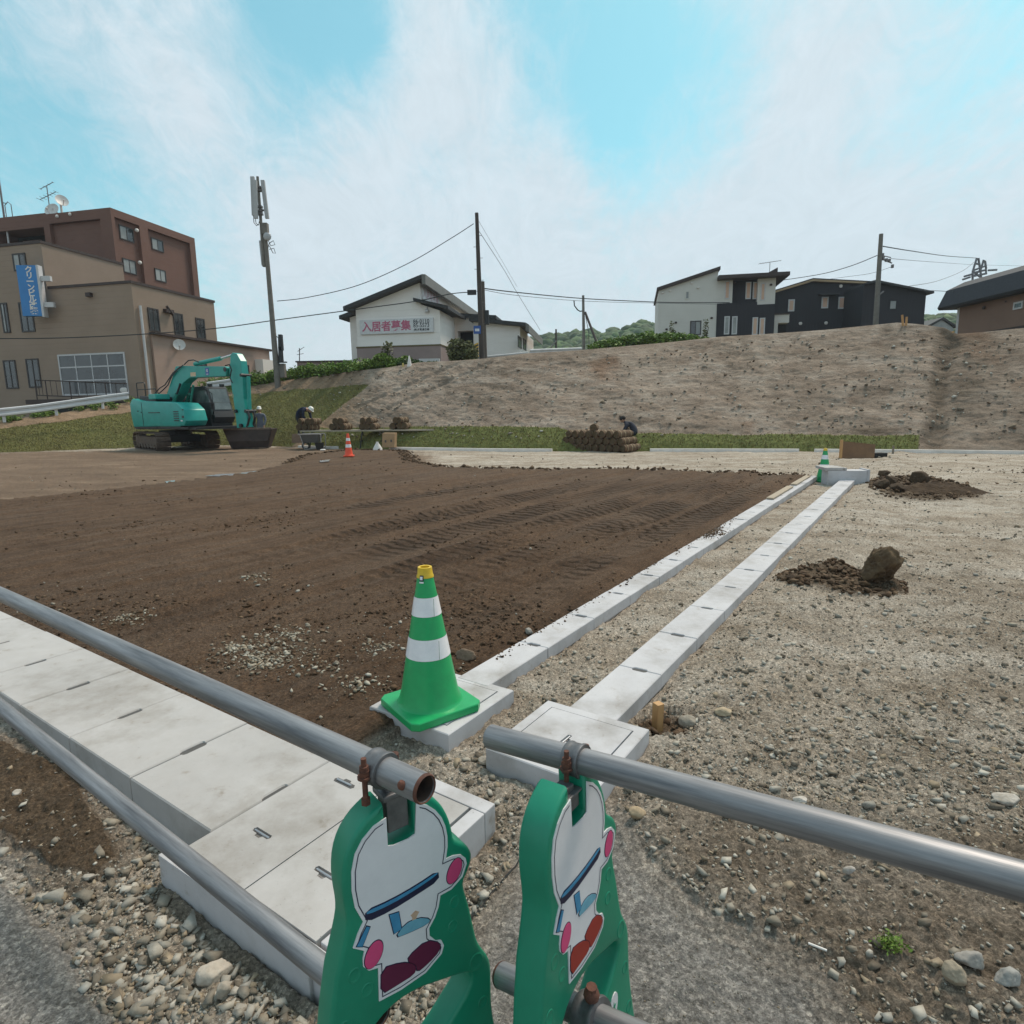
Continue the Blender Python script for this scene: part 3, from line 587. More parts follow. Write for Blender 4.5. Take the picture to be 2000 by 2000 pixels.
lay('gravel_pebbles', 30000, .9, 18, .005, .018, BOXB, 102, w_grav, GREY, 'grey and buff pebbles scattered over the gravel ground', power=2.8, grow=.09)
def w_rub(x, y, z, r):
    s, n = sn_of(x, y); d = fbm(x, y, .35, 3, 71); a = sstep(.96, .84, s) * sstep(-3.9, -3.0, n) * sstep(.9, .3, -y + 1.0 + 0 * x)
    return (z['asph'] < .6) & (s < .95) & (n < -.7) & (r.random(len(x)) < np.clip(.55 + 1.0 * d, .05, 1)) & (r.random(len(x)) < 1 - .80 * z['dark'])
lay('rubble_grit', 36000, .8, 2.6, .0025, .007, OCT, 111, w_rub, GREY, 'fine crushed grit between the rubble beside the lower rail', xr=.95, power=1.3)
lay('rubble_stones', 17000, .8, 2.6, .006, .024, BOXB, 112, w_rub, GREY, 'broken grey rubble stones heaped beside the lower rail', xr=.95, power=2.0, ang=.38)
lay('rubble_lumps', 900, .85, 2.3, .019, .038, BOXB, 113, w_rub, GREY[:5], 'larger broken lumps of concrete rubble beside the lower rail', xr=.9, power=2.2, ang=.2)
def w_soil(x, y, z, r): return (z['soil'] > .6) & (r.random(len(x)) < np.clip(.15 + 2.4 * fbm(x, y, 1.1, 4, 72), .05, 1))
lay('soil_crumbs', 30000, 2.0, 19, .003, .013, OCT, 121, w_soil, CLOD, 'dark crumbs of loose topsoil across the levelled plot', power=1.6, grow=.14, flat=(.4, .8), xr=.9)
lay('soil_clods', 1700, 2.0, 19, .009, .026, IC1, 122, w_soil, CLOD, 'dark brown soil clods lying across the levelled plot', power=2.2, grow=.06, flat=(.35, .7), xr=.9)
def w_sp(x, y, z, r): return (z['soil'] > .6) & (r.random(len(x)) < np.clip(-.35 + 3.2 * fbm(x, y, .9, 3, 73) * sstep(7, 2.5, y) + .12, .03, 1))
lay('soil_pebbles', 7000, 1.9, 16, .004, .020, IC1, 123, w_sp, GREY, 'pale pebbles sprinkled over the dark topsoil', power=2.6, grow=.05, xr=.9)
def w_as(x, y, z, r): return (z['asph'] > .5) & (r.random(len(x)) < np.clip(.35 + fbm(x, y, .5, 3, 74), .02, 1))
lay('pavement_grit', 26000, .75, 2.6, .0012, .0042, OCT, 131, w_as, GREY, 'loose grit lying on the worn asphalt edge', power=1.8, xr=1.0)
def w_far(x, y, z, r): return (z['soil'] < .3) & (z['asph'] < .3) & (r.random(len(x)) < np.clip(.25 + 1.0 * fbm(x, y, 2.2, 4, 75), .02, 1))
lay('far_clods', 2500, 11, 21, .012, .05, IC1, 141, w_far, CLOD + GREY[:2] + CLOD, 'dark lumps strewn over the pale track at the far side', power=2.4, xr=.95)
# clods spilled along the edge of the soil
xe = []; r_ = np.random.default_rng(5)
for (a, b, n_) in ((1, 6, 500), (6, 15, 900)):
    pass
pe = np.array(SOIL[2:14]); 
ex, ey = [], []
for i in range(len(pe) - 1):
    m_ = int(90 * hypot(*(pe[i + 1] - pe[i])) ** .8); t = r_.random(m_)[:, None]; q_ = pe[i] * (1 - t) + pe[i + 1] * t + r_.normal(0, .14, (m_, 2)); ex += list(q_[:, 0]); ey += list(q_[:, 1])
ex, ey = np.array(ex), np.array(ey); mk = ~on_concrete(ex, ey); ex, ey = ex[mk], ey[mk]
tag(stones('soil_edge_clods', ex, ey, .02 + .055 * r_.random(len(ex)) ** 3, IC1, MST, CLOD, 151), 'dark clods along the back edge of the topsoil plot', 'soil', kind='stuff')
# crumbs fallen on the left gutter lids
m_ = 900; s_ = np.r_[r_.normal(6.75, .17, 620), r_.uniform(2.6, 8, 280)]; n__ = -1.945 + np.abs(np.r_[r_.normal(0, .085, 620), r_.normal(0, .035, 280)]).clip(0, .19); q_ = EX[None] * s_[:, None] + NX[None] * n__[:, None]
tag(stones('gutter_soil_crumbs', q_[:, 0], q_[:, 1], .003 + .012 * r_.random(m_) ** 2, IC1, MST, CLOD, 152, zoff=np.full(m_, .121)), 'crumbs of soil spilled onto the left gutter lids', 'soil', kind='stuff')
# pale lumps along the hedge and on the bank
bp_ = [bank_at(px, v) for px, v in [(r_.uniform(420, 900), r_.uniform(.78, .98)) for _ in range(60)] + [(r_.uniform(620, 2000), r_.uniform(.1, .95)) for _ in range(1500)]]
bxs = np.array([p[0] for p in bp_]); bys = np.array([p[1] for p in bp_]); bzs = np.array([p[2] for p in bp_])
tag(stones('bank_stones', bxs, bys, .025 + .07 * r_.random(len(bxs)) ** 3, IC1, MST, GREY + [(.5, .48, .43)] + CLOD[2:], 153, zoff=bzs), 'small stones and lumps stuck in the bare earth bank', 'stones', kind='stuff')

# clods strewn over the spilled soil by the boulder, by the heap and in the pit at the stake
cx__, cy__ = [], []
for poly_, n_ in ((PATCH1, 1500), (PATCH2, 3000), (PATCH3, 260)):
    a_ = np.array(poly_); x0, y0 = a_.min(0) - .1; x1, y1 = a_.max(0) + .1; x = r_.uniform(x0, x1, n_); y = r_.uniform(y0, y1, n_); m_ = soft(x, y, poly_, .03, .1, 31) > .2; cx__ += list(x[m_]); cy__ += list(y[m_])
cx__, cy__ = np.array(cx__), np.array(cy__); mk = ~on_concrete(cx__, cy__); cx__, cy__ = cx__[mk], cy__[mk]
tag(stones('spilled_soil_clods', cx__, cy__, .005 + (.022 + .003 * cy__) * r_.random(len(cx__)) ** 3, IC1, MST, CLOD, 155), 'dark crumbs of soil strewn beside the lone boulder and the heap', 'soil', kind='stuff')

gx_, gy_ = [], []
for px_, py_, rr_k, n_ in ((520, 1272, .16, 900), (460, 1262, .06, 260), (560, 1235, .14, 420), (505, 1292, .07, 300), (740, 1262, .07, 200), (250, 1208, .10, 320), (620, 1300, .10, 160), (505, 1128, .08, 120), (700, 1345, .10, 200)):
    c_ = G(px_, py_, .09); gx_ += list(c_[0] + r_.normal(0, rr_k, n_)); gy_ += list(c_[1] + r_.normal(0, rr_k * .8, n_))
gx_, gy_ = np.array(gx_), np.array(gy_); mk = ~on_concrete(gx_, gy_); gx_, gy_ = gx_[mk], gy_[mk]
tag(stones('pale_grit_patches', gx_, gy_, .0025 + .017 * r_.random(len(gx_)) ** 4, IC1, MST, [(.38, .33, .26), (.30, .25, .19), (.46, .42, .35), (.20, .15, .10)], 156), 'pale grit scattered in patches over the near topsoil', 'grit', kind='stuff')
# ================================================================== FOREGROUND CONCRETE
MC = M('concrete_new', (.52, .525, .54), (.45, .455, .47), scale=3.5, rough=.85, bump=.12, bscale=120, bdist=.003)
MCL = M('concrete_lid', (.45, .445, .435), (.38, .375, .365), scale=2.2, rough=.85, bump=.15, bscale=90, bdist=.003)
MCD = M('concrete_rough', (.42, .39, .355), (.28, .26, .235), scale=9, rough=.92, bump=.4, bscale=50, bdist=.006)
MHOLE = M('slot_shade', (.10, .098, .095), rough=.95); MCSH = M('shaded_concrete', (.13, .125, .115), (.08, .076, .07), scale=8, rough=.9)  # dark colours carrying the shade inside slots, hand holes and troughs
MSTEEL = M('galvanised', (.55, .56, .57), (.38, .39, .41), scale=14, rough=.42, metal=.9, bump=.08, bscale=200, bdist=.002)
def rows_thing(name, label, s0, s1, n0, n1, pitch, phase, ztop, cat, group=None, slot=.085, slotw=.016, mat=MC, wob=.003, stairs=0):
    """covered gutter running along +s (or lids): a trough wall with one lid per pitch; hand slots straddle the joints"""
    o = SN(s0, (n0 + n1) / 2, 0); t = thing(name, label, cat, o, 0, group); r = random.Random(int(s0 * 100 - n0 * 10)); T = Matrix(((EX[0], NX[0], 0, 0), (EX[1], NX[1], 0, 0), (0, 0, 1, 0), (0, 0, 0, 1)))
    mb = MB(); mb.T = T; th = .085
    q = s0
    # trough segments 2 lids long
    while q < s1 - .01:
        e = min(q + pitch * 2, s1); mb.box(q + .002, n0 + .006, -.25, e - .004, n0 + .055, ztop - th * .5); mb.box(q + .002, n1 - .055, -.25, e - .004, n1 - .006, ztop - th * .5); q = e
    mb.cur = 1; mb.box(s0 + .01, n0 + .056, -.25, s1 - .01, n1 - .056, ztop - .095)  # trough bed coloured dark for the shade under the lids
    mb.build('trough', [MCD, MCSH], t)
    fl = MB(); fl.T = T
    q = s0 + phase if phase else s0; js = [s0] + ([q] if phase else [])
    while js[-1] + pitch < s1 - .02: js.append(js[-1] + pitch)
    js.append(s1); c = (n0 + n1) / 2
    for a in js[1:-1]: fl.box(a - slotw - .004, c - slot / 2 - .006, ztop - .05, a + slotw + .004, c + slot / 2 + .006, ztop - .008)  # dark plates below the joints stand in for shade down the slots
    o_ = fl.build('slot_shade_fill', MHOLE, t); o_['kind'] = 'stuff'
    for a, b in zip(js[:-1], js[1:]):
        g = .0025; L, W = slot / 2, slotw; dz = r.uniform(-wob, wob); dn = r.uniform(-.002, .002)
        def notch(x, sg):        # half of a slot, seen from the lid's end
            return [(x, c - L), (x + sg * W * .6, c - L * .9), (x + sg * W, c - L * .7), (x + sg * W, c + L * .7), (x + sg * W * .6, c + L * .9), (x, c + L)]
        poly = [(a + g, n0)] + (notch(a + g, 1) if a > s0 + .01 else []) + [(a + g, n1)] 
        poly = poly + [(b - g, n1)] + (notch(b - g, -1)[::-1] if b < s1 - .01 else []) + [(b - g, n0)]
        m = MB(); m.T = T; e = .004
        cx_, cy_ = (a + b) / 2, c
        def ins(p, k): return (p[0] + (k if p[0] < cx_ else -k), p[1] + (k if p[1] <= n0 + .001 else -k if p[1] >= n1 - .001 else 0))
        m.loft([[(p[0], p[1] + dn, ztop - th * .9 + dz) for p in poly], [(p[0], p[1] + dn, ztop - e + dz) for p in poly], [(ins(p, e)[0], ins(p, e)[1] + dn, ztop + dz) for p in poly]])
        m.build('lid', mat, t)
    return t
gl_ = rows_thing('covered_gutter', 'left pale concrete gutter run with lids, dark topsoil banked against its edge', 2.335, 13.25, -1.943, -1.748, .60, .60, .120, 'gutter', 'concrete gutters')
gr_ = rows_thing('covered_gutter', 'right pale concrete gutter run with lids, rough gravel on both its sides', 2.36, 12.95, -1.300, -1.062, .60, .575, .120, 'gutter', 'concrete gutters')
for ch in gl_.children: pass
# two boards lying on the left gutter
MPLY = M('weathered_wood', (.42, .36, .27), (.30, .25, .18), scale=4, rough=.8, stretch=(1, 12, 1), bump=.2)
for k, (sa, sb) in enumerate(((9.6, 11.2), (11.5, 13.0))):
    mb = MB(); mb.T = Matrix(((EX[0], NX[0], 0, 0), (EX[1], NX[1], 0, 0), (0, 0, 1, 0), (0, 0, 0, 1)))
    mb.box(sa, -1.93, .124, sb, -1.83, .147)
    tag(mb.build('board', MPLY, bevel=.003), ['nearer of two grey boards lying on the left gutter', 'farther of two grey boards lying on the left gutter, by the far green cone'][k], 'board', 'boards lying on the left gutter')

# wide lidded channel running off to the left, its slots across the joints
def channel():
    t = thing('drain_channel', 'wide concrete drain channel of large slabs running left beneath the rails', 'drain', SN(1.2, -6, 0)); T = Matrix(((EX[0], NX[0], 0, 0), (EX[1], NX[1], 0, 0), (0, 0, 1, 0), (0, 0, 0, 1)))
    r = random.Random(3); s0, s1, c = .965, 1.465, 1.215; z = .12
    js = [-1.895 - .555 * k for k in range(26)]; js[1] = -2.457
    fl = MB(); fl.T = T
    for a in js[:-1]: fl.box(c - .059, a - .019, .04, c + .059, a + .019, z - .007)  # dark inserts, the slots' shade put into their colour
    o_ = fl.build('slot_shade_fill', MHOLE, t); o_['kind'] = 'stuff'
    for k, (b, a) in enumerate(zip(js[:-1], js[1:])):
        m = MB(); m.T = T; g = .0028; dz = r.uniform(-.004, .004); L, W, e = .055, .014, .005
        # outline in (n, s): slab from n=a to n=b
        def notch(x, sg): return [(x, c - L), (x + sg * W * .7, c - L * .9), (x + sg * W, c - L * .7), (x + sg * W, c + L * .7), (x + sg * W * .7, c + L * .9), (x, c + L)]
        poly = [(a + g, s0)] + notch(a + g, 1) + [(a + g, s1), (b - g, s1)] + (notch(b - g, -1)[::-1]) + [(b - g, s0)]
        cx_ = (a + b) / 2
        def ins(p, q): return (p[0] + (q if p[0] < cx_ else -q), p[1] + (q if p[1] <= s0 + .001 else -q if p[1] >= s1 - .001 else 0))
        m.loft([[(p[1], p[0], -.02) for p in poly], [(p[1], p[0], z - e + dz) for p in poly], [(ins(p, e)[1], ins(p, e)[0], z + dz) for p in poly]])
        m.build('slab', MCL, t)
    m = MB(); m.T = T
    m.box(s0 + .03, -16, -.3, s1 - .03, -1.9, .06); m.build('channel_base', MCSH, t)  # base coloured dark as the shade beneath the slabs
channel()
def handle_lid(m, x0, y0, x1, y1, z, hx, hy, ang, mat, t, T, name='lid'):
    """flat lid with an oblong hand recess that holds a steel lifting bar"""
    mb = MB(); mb.T = T
    ca, sa = cos(ang), sin(ang); L, W = .040, .010
    rec = [(-L, -W), (-L * .55, -W * 1.0), (L * .55, -W), (L, -W), (L * 1.12, 0), (L, W), (L * .4, W), (L * .3, W * 2.1), (-L * .3, W * 2.1), (-L * .4, W), (-L, W), (-L * 1.12, 0)]
    rec = [(hx + a * ca - b * sa, hy + a * sa + b * ca) for a, b in rec]
    bm = bmesh.new(); e = .003
    o = [(x0, y0), (x1, y0), (x1, y1), (x0, y1)]
    vo = [bm.verts.new((*p, z)) for p in o]; vr = [bm.verts.new((*p, z)) for p in rec]
    for L_ in (vo, vr):
        for i in range(len(L_)): bm.edges.new((L_[i], L_[(i + 1) % len(L_)]))
    bmesh.ops.triangle_fill(bm, use_beauty=True, edges=bm.edges[:])
    cxr, cyr = hx, hy; kill = [f for f in bm.faces if inpoly(np.array([f.calc_center_median().x]), np.array([f.calc_center_median().y]), rec)[0]]
    bmesh.ops.delete(bm, geom=kill, context='FACES_ONLY')
    vb = [bm.verts.new((*p, z - .05)) for p in o]
    for i in range(4): bm.faces.new((vo[i], vb[i], vb[(i + 1) % 4], vo[(i + 1) % 4]))
    vd = [bm.verts.new((*p, z - .018)) for p in rec]; n = len(rec)
    for i in range(n): bm.faces.new((vr[i], vr[(i + 1) % n], vd[(i + 1) % n], vd[i]))
    bm.faces.new(vd)
    bm.normal_update(); bmesh.ops.recalc_face_normals(bm, faces=bm.faces); me = bpy.data.meshes.new(name); bm.transform(T); bm.transform(wmat(t).inverted()); bm.to_mesh(me); bm.free(); me.materials.append(mat)
    ob = bpy.data.objects.new(name, me); COL.objects.link(ob); ob.parent = t
    hb = MB(); hb.T = T; a = (hx - L * .95 * ca, hy - L * .95 * sa, z - .004); b = (hx + L * .95 * ca, hy + L * .95 * sa, z - .004)
    hb.tube([(a[0], a[1], z - .017), a, b, (b[0], b[1], z - .017)], .0042, 8); h = hb.build('handle', MSTEEL, t, smooth=True)
    h.parent = ob; h.matrix_parent_inverse = Matrix()
    return ob
def weather(m, lo=.74, specks=True):
    nt = m.node_tree; nd, ln = nt.nodes, nt.links; b = nd['Principled BSDF']; src = b.inputs['Base Color'].links[0].from_socket; t = nd.new('ShaderNodeTexCoord')
    def mul(src, sc, det, stops, st=None):
        mp = nd.new('ShaderNodeMapping'); mp.inputs['Scale'].default_value = st or (1, 1, 1); ln.new(t.outputs['Object'], mp.inputs[0]); n = nd.new('ShaderNodeTexNoise'); n.inputs['Scale'].default_value = sc; n.inputs['Detail'].default_value = det; n.inputs['Roughness'].default_value = .7; ln.new(mp.outputs[0], n.inputs[0])
        r = nd.new('ShaderNodeValToRGB'); ln.new(n.outputs[0], r.inputs[0]); e = r.color_ramp.elements
        while len(e) < len(stops): e.new(.5)
        for q, (p, c) in zip(e, stops): q.position = p; q.color = (*c, 1)
        x = nd.new('ShaderNodeMix'); x.data_type = 'RGBA'; x.blend_type = 'MULTIPLY'; x.inputs[0].default_value = 1; ln.new(src, x.inputs[6]); ln.new(r.outputs[0], x.inputs[7]); return x.outputs[2]
    src = mul(src, 1.9, 7, [(.34, (lo, lo * .97, lo * .92)), (.52, (1, 1, 1)), (.7, (1.06, 1.06, 1.06))])
    src = mul(src, 9, 8, [(.30, (.72, .67, .60)), (.40, (.97, .96, .95)), (.6, (1, 1, 1))])
    if specks: src = mul(src, 140, 2, [(.24, (.35, .33, .30)), (.29, (1, 1, 1))])
    ln.new(src, b.inputs['Base Color'])
for m_c in (MC, MCL, MCD): weather(m_c)
TSN = Matrix(((EX[0], NX[0], 0, 0), (EX[1], NX[1], 0, 0), (0, 0, 1, 0), (0, 0, 0, 1)))
def pit_box(name, label, s0, s1, n0, n1, z, rim, hpos, hang, group='concrete catch pits', zb=-.2, nl=1, cutc=None, taper=0):
    t = thing(name, label, 'drain pit', SN((s0 + s1) / 2, (n0 + n1) / 2, 0), 0, group)
    m = MB(); m.T = TSN
    o = [(s0, n0), (s1, n0), (s1, n1), (s0, n1)]; i = [(s0 + rim, n0 + rim), (s1 - rim, n0 + rim), (s1 - rim, n1 - rim), (s0 + rim, n1 - rim)]
    b = [(a + (-taper if a == s0 and k == 0 else 0) , c + (taper if c == n0 else 0)) for k, (a, c) in enumerate(o)]
    R = lambda p, zz, k=0: [(a + (k if a < (s0 + s1) / 2 else -k), c + (k if c < (n0 + n1) / 2 else -k), zz) for a, c in p]
    m.loft([R(b, zb), R(o, z - .004), R(o, z, .004), R(i, z), R(i, z - .035), ], cap=True); m.build('pit_frame', MC, t, smooth=False)
    g = .006
    w = (n1 - n0 - 2 * rim) / nl
    for k in range(nl):
        handle_lid(None, s0 + rim + g, n0 + rim + g + k * w, s1 - rim - g, n0 + rim - g + (k + 1) * w, z + .002, *hpos[k], hang, MCL if nl > 1 else MC, t, TSN)
    return t
pit_box('catch_pit', 'square concrete catch pit under the near green cone', 1.870, 2.375, -2.10, -1.615, .12, .055, [(2.12, -1.80)], .6, zb=-.06, taper=.05)
pit_box('catch_pit', 'square concrete catch pit with a steel handle under the tip of the right rail', 1.870, 2.372, -1.415, -.905, .122, .050, [(2.10, -1.17)], 0.05, zb=-.08)
# long pit where the channel ends: three handled lids between narrow rims
E1, E2 = Vector(G(308, 1665, .10)), Vector(G(600, 1872, .10))
t = thing('junction_pit', 'long concrete junction pit with handled lids under the left rails', 'drain pit', SN(1.2, -1.5, 0), 0)
m = MB(); m.T = TSN; z = .118; S0, S1, NA, NB = .85, 1.600, -1.893, -1.175; rim = .062
m.box(S1 - rim, NA, -.12, S1, NB, z); m.box(S0 - .0, NA - .0, -.12, S0 + .020, NB, z - .003); m.box(S0 + .03, NB - .055, -.12, S1 - rim - .002, NB, z - .001); m.box(S0 + .03, NA + .01, -.15, S1 - rim, NB - .06, .065)
m.build('pit_frame', MC, t, bevel=.004)
SA, SBm = S0 + .024, S1 - rim - .006; wl_ = (NB - .06 - NA - .004) / 2
for k in range(2):
    a0 = NA + .004 + k * wl_
    hp_ = [G(512, 1627, z), G(635, 1705, z)][k]; hs_, hn_ = float(hp_[:2] @ EX), float(hp_[:2] @ NX); hf_ = G(671, 1529, z); fs_ = float(hf_[:2] @ EX)
    ob = handle_lid(None, SA, a0, SBm, a0 + wl_ - .005, z, hs_, hn_, pi / 2, MCL, t, TSN)
    hx, hy = fs_, a0 + wl_ * .5
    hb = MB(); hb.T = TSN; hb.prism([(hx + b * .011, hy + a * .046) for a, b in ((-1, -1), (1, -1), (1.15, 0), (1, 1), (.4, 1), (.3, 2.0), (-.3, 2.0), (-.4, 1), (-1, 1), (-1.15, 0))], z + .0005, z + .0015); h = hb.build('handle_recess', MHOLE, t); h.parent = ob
    hb = MB(); hb.T = TSN
    hb.tube([(hx, hy - .038, z - .01), (hx, hy - .038, z + .004), (hx, hy + .038, z + .004), (hx, hy + .038, z - .01)], .0042, 8); h = hb.build('handle', MSTEEL, t, smooth=True); h.parent = ob
# thin board edge standing beside the lower rail
mb = MB(); ed_ = (E2 - E1).normalized(); en_ = Vector((-ed_.y, ed_.x, 0)); mb.hexa([(*E1.xy, -.06), (*E2.xy, -.06), (*(E2 + en_ * .022).xy, -.06), (*(E1 + en_ * .022).xy, -.06), (*E1.xy, .092), (*E2.xy, .098), (*(E2 + en_ * .022).xy, .098), (*(E1 + en_ * .022).xy, .092)]); tag(mb.build('edging_slab', MC, bevel=.003), 'thin pale concrete slab standing on edge along the lower rail', 'slab')
# far pit with a loose lid on top
o_ = G(1625, 946, 0); a_ = G(1556, 940, 0)
t = thing('concrete_block', 'upright pale concrete pit wall at the far end of the right gutter', 'concrete block', (5.9, 11.9, 0))
A, B = Vector(G(1615, 948, .02)), Vector(G(1692, 948, .02)); d = (B - A).normalized(); nn = Vector((-d.y, d.x, 0))
m = MB(); hh = .29
def slabbox(m, A, B, nn, w, z0, z1): m.hexa([(*A.xy, z0), (*B.xy, z0), (*(B + nn * w).xy, z0), (*(A + nn * w).xy, z0), (*A.xy, z1), (*B.xy, z1), (*(B + nn * w).xy, z1), (*(A + nn * w).xy, z1)])
slabbox(m, A, B, nn, .30, -.1, hh); m.build('front_wall', MC, t, bevel=.006)
m = MB(); slabbox(m, B + d * .004, B + d * .05, nn, .36, -.1, hh + .02); m.build('end_wall', MC, t, bevel=.004)
t = thing('loose_lid', 'loose pale concrete lid resting on the far pit wall beside the green cone', 'lid', tuple(A + Vector((0, 0, hh))))
m = MB(); p0 = A - d * .05; slabbox(m, p0, p0 + d * .32, nn, .50, hh + .004, hh + .055); m.build('slab', MCL, t, bevel=.005)
m = MB(); slabbox(m, p0 + d * .34, p0 + d * .38, nn, .48, hh + .004, hh + .05); m.build('strip', MCL, t, bevel=.004)

# ================================================================== CONES
MGRN = M('cone_green', (.010, .36, .115), (.008, .31, .10), scale=20, rough=.38, spec=.5)
MYEL = M('cone_yellow', (.72, .49, .03), (.62, .41, .02), scale=20, rough=.4)
MREF = M('reflective_white', (.80, .81, .83), (.70, .72, .75), scale=25, rough=.28, spec=.7)
MSCUF = M('scuff', (.16, .17, .14), (.03, .20, .07), scale=40, rough=.8)
MORG = M('cone_orange', (.85, .095, .035), (.75, .08, .03), scale=20, rough=.45)
MINK = M('navy_print', (.012, .014, .04), rough=.5)
def cone(label, base, rz, hgt, green=True, side=.36, top=True, group='traffic cones'):
    t = thing('traffic_cone', label, 'traffic cone', base, rz, group); k = hgt / .70; body = MGRN if green else MORG
    m = MB(); h = side / 2; c = .028
    pl = [(-h, -h + c), (-h + c, -h), (h - c, -h), (h, -h + c), (h, h - c), (h - c, h), (-h + c, h), (-h, h - c)]
    R = lambda q, z: [(a * q, b * q, z) for a, b in pl]
    m.loft([R(.98, 0), R(1, .006), R(1, .034), R(.985, .038), R(.80, .0395)]); m.build('base', body, t, world=False, smooth=30)
    r0, r1 = .142 * side / .36, .034; Z0, Z1 = .038, hgt - (.035 if top else 0)
    rad = lambda z: r0 + (r1 - r0) * (z - Z0) / (Z1 - Z0)
    m = MB(); m.lathe([(r0 * 1.09, Z0 + .001), (r0 * 1.045, Z0 + .006), (r0 * 1.01, Z0 + .020)] + [(rad(z), z) for z in np.linspace(Z0 + .05, Z1, 10)] + [(r1 * .8, Z1), (r1 * .75, Z1 - .05)], 40); m.build('body', body, t, world=False, smooth=60)
    for za, zb in ((.275 * k, .370 * k), (.475 * k, .562 * k)):
        m = MB(); m.lathe([(rad(za) + .0022, za), (rad(zb) + .0022, zb)], 40); m.cur = 1
        m.box(-.0008, -rad(za) - .004, za + .002, .0008, -rad(za) - .0035, zb - .002); m.T = Matrix.Rotation(.1, 4, 'Z')
        b_ = m.build('reflective_band', [MREF, MSCUF], t, world=False, smooth=60)
    if top:
        m = MB(); m.lathe([(rad(Z1 - .006) + .004, Z1 - .012), (rad(Z1 - .006) + .004, Z1 - .006), (r1 + .001, Z1 + .002), (r1 - .002, Z1 + .034), (r1 - .006, Z1 + .036), (r1 - .012, Z1 + .034), (r1 - .013, Z1 - .02)], 32); m.build('cap', MYEL, t, world=False, smooth=50)
    return t
pc = G(835, 1383, .122)
c1 = cone('near green cone with yellow cap and two white bands on a concrete pit', (pc[0] + .012, pc[1] + .012, .123), atan2(*((G(937, 1372, .14) - G(800, 1420, .14))[:2][::-1])), .68)
# maker's sticker near its top: a white round mark on a dark square, white strip below
for (r_, z0, z1, a0, a1, mt, nm) in ((.0, .622, .648, -2.72, -2.25, MINK, 'sticker'), (.0012, .628, .643, -2.66, -2.36, MREF, 'sticker_mark'), (0., .613, .6195, -2.72, -2.25, MREF, 'sticker_strip')):
    rd = lambda z: .142 + (.034 - .142) * (z - .038) / (.665 - .038)
    m = MB(); aa = np.linspace(a0, a1, 7); m.loft([[((rd(z) + .0015 + r_) * cos(a), (rd(z) + .0015 + r_) * sin(a), z) for a in aa] for z in (z0, z1)], cap=False, close=False)
    m.build(nm, mt, c1, world=False)
pf = G(1606, 941, 0); cone('far green cone with yellow cap standing at the end of the gutters', (pf[0] + .02, pf[1], float(H(np.array([pf[0]]), np.array([pf[1]]))[0])), radians(10), .66, side=.34)
po = G(682, 898, .0); c3 = cone('orange cone with two white bands standing on the brown soil', (po[0], po[1], float(H(np.array([po[0]]), np.array([po[1]]))[0]) + .01), radians(8), .72, green=False, side=.32, top=False)

# ================================================================== PIPE RAILS
def pipe_mat():
    m = M('steel_pipe', (.36, .365, .375), (.12, .125, .135), scale=3, rough=.50, metal=.6, bump=.35, bscale=9, bdist=.0015, stretch=(16, 16, .9), detail=9); return m
MPIPE = pipe_mat()
MRUST = M('rust', (.15, .058, .034), (.055, .026, .02), scale=60, rough=.85, bump=.4, bscale=150, bdist=.002)
MIN_ = M('pipe_inside', (.09, .055, .04), (.03, .022, .02), scale=40, rough=.9)
MCLMP = M('clamp_steel', (.20, .205, .215), (.11, .115, .12), scale=25, rough=.5, metal=.6, bump=.2, bscale=120, bdist=.002)
def pipe(label, a, b, r=.0243, rustA=True, extra=None):
    a, b = Vector(a), Vector(b); d = (b - a).normalized(); t = thing('steel_pipe', label, 'pipe', tuple(a), 0, 'barrier pipes')
    q = d.to_track_quat('Z', 'Y').to_matrix().to_4x4(); T = Matrix.Translation(a) @ q; L = (b - a).length
    qo = Matrix.Translation(-a) @ T
    me = MB(); me.lathe([(r * .86, .10), (r * .86, .002), (r * .93, 0), (r, .002), (r, L * .25), (r, L * .5), (r, L * .75), (r, L)], 40); o = me.build('tube', MPIPE, t, world=False, smooth=40)
    o.matrix_basis = qo
    m = MB(); m.lathe([(r * .855, .004), (r * .855, .3), (.001, .3)], 32); o = m.build('bore', MIN_, t, world=False, smooth=40); o.data.transform(Matrix.Translation(-a) @ T)
    if rustA:
        m = MB(); m.lathe([(r * .862, .0015), (r * .93, -.0008), (r * 1.012, .0022), (r * 1.012, .006)], 40); o = m.build('rusty_rim', MRUST, t, world=False, smooth=40); o.data.transform(Matrix.Translation(-a) @ T)
    return t, d
def ext(a, b, k): a, b = Vector(a), Vector(b); return b + (b - a) * k
ULa, ULb = P(832, 1542, .912), P(0, 1160, 2.165); URa, URb = P(957, 1438, 1.185), P(2000, 1722, .690)
def depthp(px, py, d): return CO + ray(px, py) * d
ULa, ULb = depthp(832, 1542, 1.0), depthp(0, 1160, 2.24); URa, URb = depthp(957, 1438, 1.27), depthp(2000, 1722, .755)
t1, d1 = pipe('upper left steel rail with an open rusty end at the left barricade', ULa, ext(ULa, ULb, .5))
